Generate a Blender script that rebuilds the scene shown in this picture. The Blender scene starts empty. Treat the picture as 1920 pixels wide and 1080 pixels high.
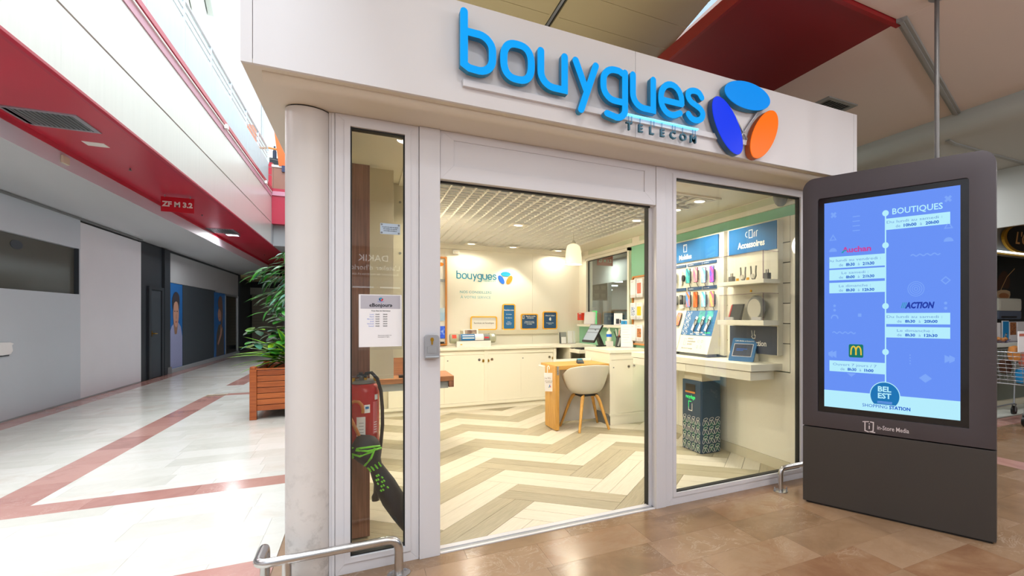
import bpy, bmesh, math, random
from mathutils import Vector, Matrix
random.seed(7)
SC = bpy.context.scene
COL = SC.collection
PI = math.pi

# ------------------------------------------------------------------ camera, sky, lights, exposure
cam_d = bpy.data.cameras.new('camera')
cam_d.sensor_width = 36.0
cam_d.lens = 948.0 / 1920.0 * 36.0
cam_d.shift_x = (960 - 1199) / 1920.0
cam_d.shift_y = (595 - 540) / 1920.0
cam_d.clip_start = 0.05
cam_d.clip_end = 300
cam = bpy.data.objects.new('camera', cam_d)
COL.objects.link(cam)
cam.location = (0, 0, 1.332)
cam.rotation_euler = (PI / 2, 0, -math.radians(28.7))
SC.camera = cam

SC.view_settings.view_transform = 'Standard'
SC.view_settings.look = 'None'
SC.view_settings.gamma = 1
SC.view_settings.use_curve_mapping = False
SC.view_settings.exposure = 0.0
try:
    SC.cycles.use_denoising = True
    SC.cycles.max_bounces = 8
    SC.cycles.transparent_max_bounces = 12
    SC.cycles.caustics_reflective = False
    SC.cycles.caustics_refractive = False
    SC.cycles.sample_clamp_indirect = 6
except Exception:
    pass

world = bpy.data.worlds.new('sky')
SC.world = world
world.use_nodes = True
bg = world.node_tree.nodes['Background']
bg.inputs[0].default_value = (0.80, 0.90, 1.0, 1)
bg.inputs[1].default_value = 2.0

def area_light(name, loc, size, size_y, power, color, rot=(0, 0, 0), shape='RECTANGLE'):
    l = bpy.data.lights.new(name, 'AREA')
    l.shape = shape
    l.size = size
    if shape in ('RECTANGLE', 'ELLIPSE'):
        l.size_y = size_y
    l.energy = power
    l.color = color
    o = bpy.data.objects.new(name, l)
    COL.objects.link(o)
    o.location = loc
    o.rotation_euler = rot
    return o

# daylight falling through the glazed roof over the corridor void
area_light('skylight', (-1.1, 6.0, 9.5), 2.2, 20, 1350, (0.86, 0.94, 1.0))
area_light('skylight_front', (-1.0, -3.0, 9.5), 2.4, 6, 330, (0.82, 0.92, 1.0))
# round lamps set in the mall ceilings in front of the shop and under the right-hand cove
for lx, ly, lz, lp_ in ((0.6, 0.6, 3.97, 16), (0.6, -2.2, 3.97, 26), (2.2, -1.4, 3.36, 26), (2.6, 1.2, 3.36, 14), (4.3, 0.4, 3.36, 22), (4.3, -2.4, 3.36, 26), (4.3, 5.0, 3.36, 22), (6.2, 1.4, 3.14, 30), (6.2, 4.2, 3.14, 34)):
    area_light('mall_lamp', (lx, ly, lz), 0.3, 0.3, lp_, (0.97, 0.98, 1.0), shape='DISK')
# added point lights behind the viewer, without fixtures, that brighten the ceilings
for lx, ly, lz, lp_ in ((1.4, -1.6, 2.7, 56), (4.2, -0.9, 2.6, 62), (3.0, -4.5, 2.7, 70), (6.3, 0.2, 2.5, 36)):
    l = bpy.data.lights.new('aisle_fill', 'POINT'); l.energy = lp_; l.color = (0.96, 0.97, 1.0); l.shadow_soft_size = 0.2
    o = bpy.data.objects.new('aisle_fill', l); COL.objects.link(o); o.location = (lx, ly, lz)
# daylight slot between the ceiling panels and the maroon soffit
area_light('counter_fill', (8.6, 3.0, 3.12), 1.6, .3, 30, (1.0, 0.98, 0.92))  # added fill light that brightens the dim coffee counter
area_light('slot_skylight', (2.8, 7.0, 6.3), 0.25, 10, 30, (0.85, 0.93, 1.0))
# added fill light above the shop roof that brightens the ceiling panels from below
area_light('ceiling_fill', (1.3, 4.4, 2.96), 2.6, 2.2, 8, (1.0, 0.92, 0.74), rot=(PI, 0, 0))
# added fill lights under the left-hand soffit, out of view, that brighten the corridor
for ly in (3.2, 6.2):
    area_light('soffit_fill', (-2.75, ly, 3.385), 0.5, 0.5, 26, (0.96, 0.98, 1.0), shape='DISK')

# ------------------------------------------------------------------ materials
def hexc(h):
    h = h.lstrip('#')
    out = []
    for i in (0, 2, 4):
        c = int(h[i:i + 2], 16) / 255.0
        out.append(c / 12.92 if c <= 0.04045 else ((c + 0.055) / 1.055) ** 2.4)
    return (out[0], out[1], out[2], 1.0)

def new_mat(name):
    m = bpy.data.materials.new(name)
    m.use_nodes = True
    nt = m.node_tree
    b = nt.nodes['Principled BSDF']
    return m, nt, b

def mat(name, h, rough=0.5, metal=0.0, emit=0.0, spec=0.5, mottle=0.0, mscale=6.0, bump=0.0, bscale=60.0, alpha=1.0, stretch=None, base=None):
    if base: spec = 0.15
    m, nt, b = new_mat(name)
    c = hexc(h)
    b.inputs['Base Color'].default_value = hexc(base) if base else c
    b.inputs['Roughness'].default_value = rough
    b.inputs['Metallic'].default_value = metal
    b.inputs['Specular IOR Level'].default_value = spec
    if alpha < 1:
        b.inputs['Alpha'].default_value = alpha
    if emit > 0:
        b.inputs['Emission Color'].default_value = c
        b.inputs['Emission Strength'].default_value = emit
    if mottle > 0 or bump > 0:
        g = nt.nodes.new('ShaderNodeNewGeometry')
        mp = nt.nodes.new('ShaderNodeMapping')
        nt.links.new(g.outputs['Position'], mp.inputs['Vector'])
        if stretch:
            mp.inputs['Scale'].default_value = stretch
    if mottle > 0:
        n = nt.nodes.new('ShaderNodeTexNoise')
        n.inputs['Scale'].default_value = mscale
        n.inputs['Detail'].default_value = 5
        nt.links.new(mp.outputs[0], n.inputs['Vector'])
        mx = nt.nodes.new('ShaderNodeMix')
        mx.data_type = 'RGBA'
        mx.inputs[6].default_value = (c[0] * (1 - mottle), c[1] * (1 - mottle), c[2] * (1 - mottle), 1)
        mx.inputs[7].default_value = (min(1, c[0] * (1 + mottle)), min(1, c[1] * (1 + mottle)), min(1, c[2] * (1 + mottle)), 1)
        nt.links.new(n.outputs['Fac'], mx.inputs[0])
        nt.links.new(mx.outputs[2], b.inputs['Base Color'])
    if bump > 0:
        n2 = nt.nodes.new('ShaderNodeTexNoise')
        n2.inputs['Scale'].default_value = bscale
        n2.inputs['Detail'].default_value = 4
        nt.links.new(mp.outputs[0], n2.inputs['Vector'])
        bp = nt.nodes.new('ShaderNodeBump')
        bp.inputs['Strength'].default_value = bump
        bp.inputs['Distance'].default_value = 0.005
        nt.links.new(n2.outputs['Fac'], bp.inputs['Height'])
        nt.links.new(bp.outputs[0], b.inputs['Normal'])
    return m

def rand_value(nt):
    """a random number per object and per mesh island"""
    oi = nt.nodes.new('ShaderNodeObjectInfo')
    ge = nt.nodes.new('ShaderNodeNewGeometry')
    ad = nt.nodes.new('ShaderNodeMath'); ad.operation = 'ADD'
    nt.links.new(oi.outputs['Random'], ad.inputs[0])
    nt.links.new(ge.outputs['Random Per Island'], ad.inputs[1])
    fr = nt.nodes.new('ShaderNodeMath'); fr.operation = 'FRACT'
    nt.links.new(ad.outputs[0], fr.inputs[0])
    return fr.outputs[0], ge.outputs['Position']

def ramp(nt, cols):
    r = nt.nodes.new('ShaderNodeValToRGB')
    els = r.color_ramp.elements
    els[0].position = cols[0][0]; els[0].color = hexc(cols[0][1])
    els[1].position = cols[-1][0]; els[1].color = hexc(cols[-1][1])
    for p, h in cols[1:-1]:
        e = els.new(p); e.color = hexc(h)
    return r

def marble(name, cols, vein, rough=0.16, vein_amt=0.5):
    m, nt, b = new_mat(name)
    rv, pos = rand_value(nt)
    off = nt.nodes.new('ShaderNodeVectorMath'); off.operation = 'ADD'
    mul = nt.nodes.new('ShaderNodeMath'); mul.operation = 'MULTIPLY'; mul.inputs[1].default_value = 37.0
    nt.links.new(rv, mul.inputs[0])
    nt.links.new(pos, off.inputs[0]); nt.links.new(mul.outputs[0], off.inputs[1])
    n = nt.nodes.new('ShaderNodeTexNoise'); n.inputs['Scale'].default_value = 3.2; n.inputs['Detail'].default_value = 8; n.inputs['Roughness'].default_value = 0.65
    n.inputs['Distortion'].default_value = 0.6
    nt.links.new(off.outputs[0], n.inputs['Vector'])
    ad = nt.nodes.new('ShaderNodeMath'); ad.operation = 'MULTIPLY_ADD'; ad.inputs[1].default_value = 0.55
    nt.links.new(rv, ad.inputs[0])
    sc = nt.nodes.new('ShaderNodeMath'); sc.operation = 'MULTIPLY'; sc.inputs[1].default_value = 0.75
    nt.links.new(n.outputs['Fac'], sc.inputs[0]); nt.links.new(sc.outputs[0], ad.inputs[2])
    r = ramp(nt, cols)
    nt.links.new(ad.outputs[0], r.inputs[0])
    # fine speckle and pale veins
    v = nt.nodes.new('ShaderNodeTexNoise'); v.inputs['Scale'].default_value = 5.0; v.inputs['Detail'].default_value = 10; v.inputs['Roughness'].default_value = 0.7; v.inputs['Distortion'].default_value = 1.4
    nt.links.new(off.outputs[0], v.inputs['Vector'])
    s1 = nt.nodes.new('ShaderNodeMath'); s1.operation = 'SUBTRACT'; s1.inputs[1].default_value = 0.5
    nt.links.new(v.outputs['Fac'], s1.inputs[0])
    s2 = nt.nodes.new('ShaderNodeMath'); s2.operation = 'ABSOLUTE'; nt.links.new(s1.outputs[0], s2.inputs[0])
    s3 = nt.nodes.new('ShaderNodeMapRange'); s3.inputs[1].default_value = 0.0; s3.inputs[2].default_value = 0.018; s3.inputs[3].default_value = vein_amt; s3.inputs[4].default_value = 0.0
    nt.links.new(s2.outputs[0], s3.inputs[0])
    big = nt.nodes.new('ShaderNodeTexNoise'); big.inputs['Scale'].default_value = 1.3
    nt.links.new(off.outputs[0], big.inputs['Vector'])
    gate = nt.nodes.new('ShaderNodeMapRange'); gate.inputs[1].default_value = 0.5; gate.inputs[2].default_value = 0.65
    nt.links.new(big.outputs['Fac'], gate.inputs[0])
    mm = nt.nodes.new('ShaderNodeMath'); mm.operation = 'MULTIPLY'
    nt.links.new(s3.outputs[0], mm.inputs[0]); nt.links.new(gate.outputs[0], mm.inputs[1])
    mx = nt.nodes.new('ShaderNodeMix'); mx.data_type = 'RGBA'
    mx.inputs[7].default_value = hexc(vein)
    nt.links.new(mm.outputs[0], mx.inputs[0]); nt.links.new(r.outputs[0], mx.inputs[6])
    nt.links.new(mx.outputs[2], b.inputs['Base Color'])
    b.inputs['Roughness'].default_value = rough
    return m

def wood(name, c1, c2, axis=(8, 8, 0.6), rough=0.45, rnd=False, scale=9.0):
    m, nt, b = new_mat(name)
    rv, pos = rand_value(nt)
    tc = nt.nodes.new('ShaderNodeTexCoord')
    mp = nt.nodes.new('ShaderNodeMapping'); mp.inputs['Scale'].default_value = axis
    nt.links.new(tc.outputs['Object'], mp.inputs['Vector'])
    off = nt.nodes.new('ShaderNodeVectorMath'); off.operation = 'ADD'
    mul = nt.nodes.new('ShaderNodeMath'); mul.operation = 'MULTIPLY'; mul.inputs[1].default_value = 53.0
    nt.links.new(rv, mul.inputs[0]); nt.links.new(mp.outputs[0], off.inputs[0]); nt.links.new(mul.outputs[0], off.inputs[1])
    n = nt.nodes.new('ShaderNodeTexNoise'); n.inputs['Scale'].default_value = scale; n.inputs['Detail'].default_value = 6; n.inputs['Roughness'].default_value = 0.6
    nt.links.new(off.outputs[0], n.inputs['Vector'])
    last = n.outputs['Fac']
    if rnd:
        a = nt.nodes.new('ShaderNodeMath'); a.operation = 'MULTIPLY_ADD'; a.inputs[1].default_value = 0.35; 
        a2 = nt.nodes.new('ShaderNodeMath'); a2.operation = 'SUBTRACT'; a2.inputs[1].default_value = 0.17
        nt.links.new(n.outputs['Fac'], a2.inputs[0])
        nt.links.new(rv, a.inputs[0]); nt.links.new(a2.outputs[0], a.inputs[2])
        last = a.outputs[0]
    r = ramp(nt, [(0.3, c1), (0.7, c2)])
    nt.links.new(last, r.inputs[0])
    nt.links.new(r.outputs[0], b.inputs['Base Color'])
    b.inputs['Roughness'].default_value = rough
    return m

def glass(name, tint=(1, 1, 1), refl=1.0, extra=0.0):
    m = bpy.data.materials.new(name); m.use_nodes = True
    nt = m.node_tree; nt.nodes.clear()
    out = nt.nodes.new('ShaderNodeOutputMaterial')
    tr = nt.nodes.new('ShaderNodeBsdfTransparent'); tr.inputs[0].default_value = (tint[0], tint[1], tint[2], 1)
    gl = nt.nodes.new('ShaderNodeBsdfGlossy'); gl.inputs['Roughness'].default_value = 0.01; gl.inputs[0].default_value = (1, 1, 1, 1)
    lw = nt.nodes.new('ShaderNodeLayerWeight'); lw.inputs[0].default_value = 0.5
    pw = nt.nodes.new('ShaderNodeMath'); pw.operation = 'POWER'; pw.inputs[1].default_value = 5.0
    nt.links.new(lw.outputs['Facing'], pw.inputs[0])
    sl = nt.nodes.new('ShaderNodeMath'); sl.operation = 'MULTIPLY_ADD'; sl.inputs[1].default_value = 0.96; sl.inputs[2].default_value = 0.036
    nt.links.new(pw.outputs[0], sl.inputs[0])
    ma = nt.nodes.new('ShaderNodeMath'); ma.operation = 'MULTIPLY_ADD'; ma.inputs[1].default_value = refl; ma.inputs[2].default_value = extra
    ma.use_clamp = True
    nt.links.new(sl.outputs[0], ma.inputs[0])
    mx = nt.nodes.new('ShaderNodeMixShader')
    nt.links.new(ma.outputs[0], mx.inputs[0]); nt.links.new(tr.outputs[0], mx.inputs[1]); nt.links.new(gl.outputs[0], mx.inputs[2])
    nt.links.new(mx.outputs[0], out.inputs[0])
    return m

def picture(name, cols, scale=4.0, emit=0.0, rough=0.3, dist=1.0):
    """soft coloured artwork for screens and printed photos"""
    m, nt, b = new_mat(name)
    tc = nt.nodes.new('ShaderNodeTexCoord')
    n = nt.nodes.new('ShaderNodeTexNoise'); n.inputs['Scale'].default_value = scale; n.inputs['Detail'].default_value = 1.0; n.inputs['Distortion'].default_value = dist
    nt.links.new(tc.outputs['Object'], n.inputs['Vector'])
    r = ramp(nt, cols)
    nt.links.new(n.outputs['Fac'], r.inputs[0])
    nt.links.new(r.outputs[0], b.inputs['Base Color'])
    b.inputs['Roughness'].default_value = rough
    if emit:
        nt.links.new(r.outputs[0], b.inputs['Emission Color'])
        b.inputs['Emission Strength'].default_value = emit
    return m

M = {}
def mk(k, *a, **kw):
    M[k] = mat(k, *a, **kw)
mk('frame_white', 'd9d8dc', rough=0.32)
mk('fascia_white', 'dad7d8', rough=0.42, mottle=0.02, mscale=1.5)
mk('soffit_cream', 'd9d1c2', rough=0.5)
mk('column_white', 'd8d3cf', rough=0.4, mottle=0.05, mscale=4)
mk('gasket', '141414', rough=0.6)
mk('dark_gap', '2a2a2c', rough=0.7)
mk('steel', 'c4c2c0', rough=0.27, metal=1.0)
mk('alu', 'b4b9be', rough=0.35, metal=0.8)
mk('zinc', 'a9abb0', rough=0.4, metal=0.5)
mk('brass', 'c79a35', rough=0.3, metal=1.0)
mk('cream', 'f7f2e3', rough=0.5)
mk('cream_panel', 'f5f0df', rough=0.42)
mk('cream_dark', 'd8d0b8', rough=0.5)
mk('white', 'f4f2ec', rough=0.45)
mk('paper', 'f1eff0', rough=0.6)
mk('paper_grey', 'b9b6bf', rough=0.6)
mk('green_wall', '8ec8aa', rough=0.5)
mk('green_glass', 'dfe6cc', rough=0.15)
mk('grid_cream', 'faf5e6', rough=0.5)
mk('plenum', '747b80', rough=0.9)
mk('navy', '1f4a75', rough=0.4)
mk('navy_dark', '2c3850', rough=0.4)
mk('sky_blue', '1c6aa6', rough=0.4)
mk('bin_blue', '1d3f58', rough=0.45)
mk('bin_green', '1e5f56', rough=0.45)
mk('yellow_frame', 'ffbc28', rough=0.4)
mk('orange_wood', 'c98440', rough=0.45)
mk('red_paint', 'c62640', rough=0.3, mottle=0.08, mscale=1.0)
mk('red_beam', 'b82440', rough=0.3, mottle=0.06, mscale=1.5)
mk('maroon', '7c1119', rough=0.5, mottle=0.05, mscale=1.0)
mk('maroon_lip', '8c0912', rough=0.4)
mk('pink_band', 'cf93a6', rough=0.4)
mk('alu_beam', 'ecebe6', rough=0.30, metal=0.35, mottle=0.05, mscale=3.0, stretch=(1.2, 6, 0.25))
mk('concrete_pale', 'bccace', rough=0.5, mottle=0.08, mscale=4.0, stretch=(1, 3, 0.35))
mk('concrete_blue', 'a9bdd0', rough=0.7, mottle=0.12, mscale=6)
mk('cove_grey', 'bfc3c8', rough=0.45)
mk('lavender', 'd9d0da', rough=0.45)
mk('hoard_blue', 'c6ccd5', rough=0.5, mottle=0.04, mscale=1.2, bump=0.05, bscale=8)
mk('hoard_pale', 'e4e1e7', rough=0.5, mottle=0.04, mscale=1.6)
mk('charcoal', '323b43', rough=0.6, mottle=0.06, mscale=3)
mk('charcoal_dark', '252c33', rough=0.5)
mk('grey_board', 'a3a4a6', rough=0.5, mottle=0.05, mscale=2)
mk('base_grey', '9aa0a3', rough=0.6)
mk('shutter', 'a39d8c', rough=0.55)
mk('black', '101112', rough=0.4)
mk('black_gloss', '0c0d0f', rough=0.1)
mk('pane_reflection', '5c5b55', rough=0.12, mottle=0.1, mscale=1.5)  # mottled grey paints the ceiling's reflection into the pane
mk('rubber', '17181a', rough=0.6)
mk('grey', '77797a', rough=0.5)
mk('mid_grey', '8f9290', rough=0.5)
mk('beige_ceiling', 'd2c294', rough=0.6, mottle=0.03, mscale=2)
mk('mauve_ceiling', 'd6c9c2', rough=0.6)
mk('bulk_grey', 'aeb1ad', rough=0.5)
mk('shell', 'd9d4c6', rough=0.4)
mk('kiosk_body', '4c464a', rough=0.42, metal=0.25)
mk('kiosk_base', '45413e', rough=0.45, metal=0.25)
mk('pole_grey', '6a6866', rough=0.45, metal=0.4)
mk('kiosk_edge', '77746f', rough=0.35, metal=0.5)
mk('screen_blue', '6690f4', rough=0.35, emit=1.0, base='08090c')
mk('screen_pale', 'b4ecfc', rough=0.35, emit=1.0, base='08090c')
mk('screen_soft', '7ca6f8', rough=0.35, emit=1.0, base='08090c')
mk('screen_ink', '1456c8', rough=0.35, emit=1.0, base='08090c')
mk('screen_grey', '6f9ad8', rough=0.35, emit=1.0, base='08090c')
mk('screen_navy', '1b3aa6', rough=0.35, emit=1.0, base='08090c')
mk('screen_pink', 'c2459e', rough=0.35, emit=1.0, base='08090c')
mk('screen_teal', '1f9ab0', rough=0.35, emit=1.0, base='08090c')
mk('screen_green', '0b7468', rough=0.35, emit=1.0, base='08090c')
mk('screen_yellow', 'e6c43c', rough=0.35, emit=1.0, base='08090c')
mk('screen_seal', '1573b4', rough=0.35, emit=1.0, base='08090c')
mk('logo_white', 'd8d0d4', rough=0.4)
mk('letter_face', '00a8ff', rough=0.6, emit=0.96, base='001a2e')
mk('letter_side', '0a7ea8', rough=0.4)
mk('petal_sky', '0890f2', rough=0.3, emit=0.9, base='02365c')
mk('petal_blue', '0838f0', rough=0.3, emit=0.95, base='010d4a')
mk('petal_orange', 'ff7408', rough=0.3, emit=0.92, base='5a2000')
mk('orange_side', 'b04c08', rough=0.4)
mk('telecom_ink', '12607a', rough=0.4)
mk('led_blue', '6fd0ff', rough=0.3, emit=1.3)
mk('lamp_white', 'fff3d8', rough=0.3, emit=5.0)
mk('tube_white', 'e8f6ff', rough=0.3, emit=2.2)
mk('cold_lamp', 'f2f6ff', rough=0.3, emit=4.0)
mk('shade', 'fff2cf', rough=0.4, emit=0.75)
mk('sign_red', 'd4142c', rough=0.35)
mk('alarm_red', 'e23a22', rough=0.35)
mk('ext_red', 'b0161e', rough=0.25)
mk('logo_cyan', '0d8fb0', rough=0.4)
mk('logo_blue', '1466d8', rough=0.4)
mk('logo_orange', 'ee8a1e', rough=0.4)
mk('text_cyan', '49a8b2', rough=0.5)
mk('text_pale', '80bfc2', rough=0.5)
mk('ink', '23262e', rough=0.5)
mk('ink_grey', '8a8a84', rough=0.5)
mk('lime', '6fc42a', rough=0.5)
mk('green_led', '35e07a', rough=0.4, emit=0.6)
mk('umbrella', '0d131e', rough=0.7, mottle=0.15, mscale=9)
mk('cane', 'b06a2c', rough=0.35)
mk('soil', '33261c', rough=0.9)
mk('leaf_dark', '1f5a2a', rough=0.35, mottle=0.2, mscale=10)
mk('leaf_mid', '3f8f2c', rough=0.38, mottle=0.15, mscale=10)
mk('leaf_lime', '9bd02a', rough=0.4)
mk('leaf_tree', '3c7a34', rough=0.32, mottle=0.2, mscale=12)
mk('leaf_blue', '5f9a82', rough=0.3)
mk('stem', '5a4a30', rough=0.7)
mk('step_white', 'd9dcd2', rough=0.35)
mk('counter_grey', '6f7468', rough=0.5)
mk('gold', 'c9972a', rough=0.35, metal=0.4)
mk('gold_letter', 'e0b070', rough=0.35)
mk('coffee', 'b4703a', rough=0.4)
mk('coffee_dark', '4a2a16', rough=0.5)
mk('cup_glass', 'd9b48a', rough=0.2)
mk('dispenser_white', 'd4d3c4', rough=0.35)
mk('dispenser_blue', '5a6478', rough=0.4)
mk('leaflet_blue', '1b8fd0', rough=0.5)
mk('orange_banner', 'e8641a', rough=0.5)
mk('navy_flag', '2a3358', rough=0.5)
mk('brown_panel', '9a6a58', rough=0.4, mottle=0.1, mscale=4)
mk('red_flag', 'c32a3e', rough=0.5)
mk('wall_cream', 'f0eee6', rough=0.6, mottle=0.03, mscale=1.5)
mk('grey_drum', 'a6a890', rough=0.35)
mk('chrome', 'd2d2d2', rough=0.15, metal=1.0)
mk('poster_blue', '2f6fb4', rough=0.25)
mk('skin', 'b98a76', rough=0.5)
mk('hair', '2f2a30', rough=0.6)
mk('hair_long', '6a5044', rough=0.6)
mk('shirt', '8b90b4', rough=0.7, mottle=0.1, mscale=20)
mk('dress', '4a4440', rough=0.6, mottle=0.3, mscale=30)
mk('shadow_skin', '8d6a55', rough=0.5)
mk('salmon', 'c06a58', rough=0.5)
mk('tag_text', '8a8078', rough=0.5)
M['mall_marble_daylit'] = marble('mall_marble_daylit', [(0.2, 'cac6ba'), (0.55, 'dad6cb'), (0.8, 'e2ded5'), (1.0, 'd6cdc0')], 'efece6', rough=0.17, vein_amt=0.35)  # paler copy of the mall marble, with the corridor daylight put into its colour
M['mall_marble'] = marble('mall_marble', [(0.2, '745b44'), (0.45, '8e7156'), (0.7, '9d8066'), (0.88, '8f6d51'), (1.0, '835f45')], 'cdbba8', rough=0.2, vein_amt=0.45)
M['rose_marble'] = marble('rose_marble', [(0.2, '9a6a62'), (0.5, 'b58479'), (0.8, 'c29488'), (1.0, 'a6746a')], 'dcc0b4', rough=0.16, vein_amt=0.6)
M['plank_light'] = wood('plank_light', 'd8cebb', 'e3dccb', axis=(2.0, 26, 26), rough=0.4, scale=3.0)
M['plank_grey'] = wood('plank_grey', 'a1977f', 'bab096', axis=(2.0, 30, 30), rough=0.42, rnd=True, scale=3.0)
# column paint with grey scuffs that gather low down
cm_, cnt, cb_n = new_mat('column_scuffed')
cg = cnt.nodes.new('ShaderNodeNewGeometry'); csx = cnt.nodes.new('ShaderNodeSeparateXYZ'); cnt.links.new(cg.outputs['Position'], csx.inputs[0])
cmr = cnt.nodes.new('ShaderNodeMapRange'); cmr.inputs[1].default_value = 0.75; cmr.inputs[2].default_value = 0.05; cmr.inputs[3].default_value = 0.0; cmr.inputs[4].default_value = 1.0
cnt.links.new(csx.outputs['Z'], cmr.inputs[0])
cno = cnt.nodes.new('ShaderNodeTexNoise'); cno.inputs['Scale'].default_value = 14; cno.inputs['Detail'].default_value = 8; cno.inputs['Roughness'].default_value = 0.7
cnt.links.new(cg.outputs['Position'], cno.inputs['Vector'])
cth = cnt.nodes.new('ShaderNodeMapRange'); cth.inputs[1].default_value = 0.50; cth.inputs[2].default_value = 0.78; cth.inputs[3].default_value = 0.0; cth.inputs[4].default_value = 0.75
cnt.links.new(cno.outputs['Fac'], cth.inputs[0])
cmu = cnt.nodes.new('ShaderNodeMath'); cmu.operation = 'MULTIPLY'; cnt.links.new(cmr.outputs[0], cmu.inputs[0]); cnt.links.new(cth.outputs[0], cmu.inputs[1])
cmx = cnt.nodes.new('ShaderNodeMix'); cmx.data_type = 'RGBA'; cmx.inputs[6].default_value = hexc('d8d3cf'); cmx.inputs[7].default_value = hexc('6e675f')
cnt.links.new(cmu.outputs[0], cmx.inputs[0]); cnt.links.new(cmx.outputs[2], cb_n.inputs['Base Color']); cb_n.inputs['Roughness'].default_value = 0.4
M['column_scuffed'] = cm_
M['oak'] = wood('oak', 'c08a3a', 'dcab5c', axis=(14, 14, 1.2), scale=4)
M['oak_h'] = wood('oak_h', 'c48f40', 'deae60', axis=(1.2, 14, 14), scale=4)
M['walnut'] = wood('walnut', '6b4634', '936450', axis=(30, 30, 1.0), scale=3)
M['walnut_h'] = wood('walnut_h', '8a5a3c', 'ad7a56', axis=(1.2, 16, 16), scale=4)
M['teak'] = wood('teak', '8a3f14', 'b5602a', axis=(1.2, 14, 14), scale=4, rough=0.35, rnd=True)
M['glass'] = glass('glass', (0.97, 0.985, 0.97), 1.0, 0.0)
M['glass_window'] = glass('glass_window', (0.93, 0.97, 0.94), 1.0, 0.02)
M['acrylic'] = glass('acrylic', (0.97, 0.97, 0.97), 0.9, 0.015)
M['acrylic_edge'] = glass('acrylic_edge', (0.78, 0.70, 0.78), 0.9, 0.03)
M['balustrade_glass'] = glass('balustrade_glass', (0.80, 0.87, 0.88), 1.0, 0.06)

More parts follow.
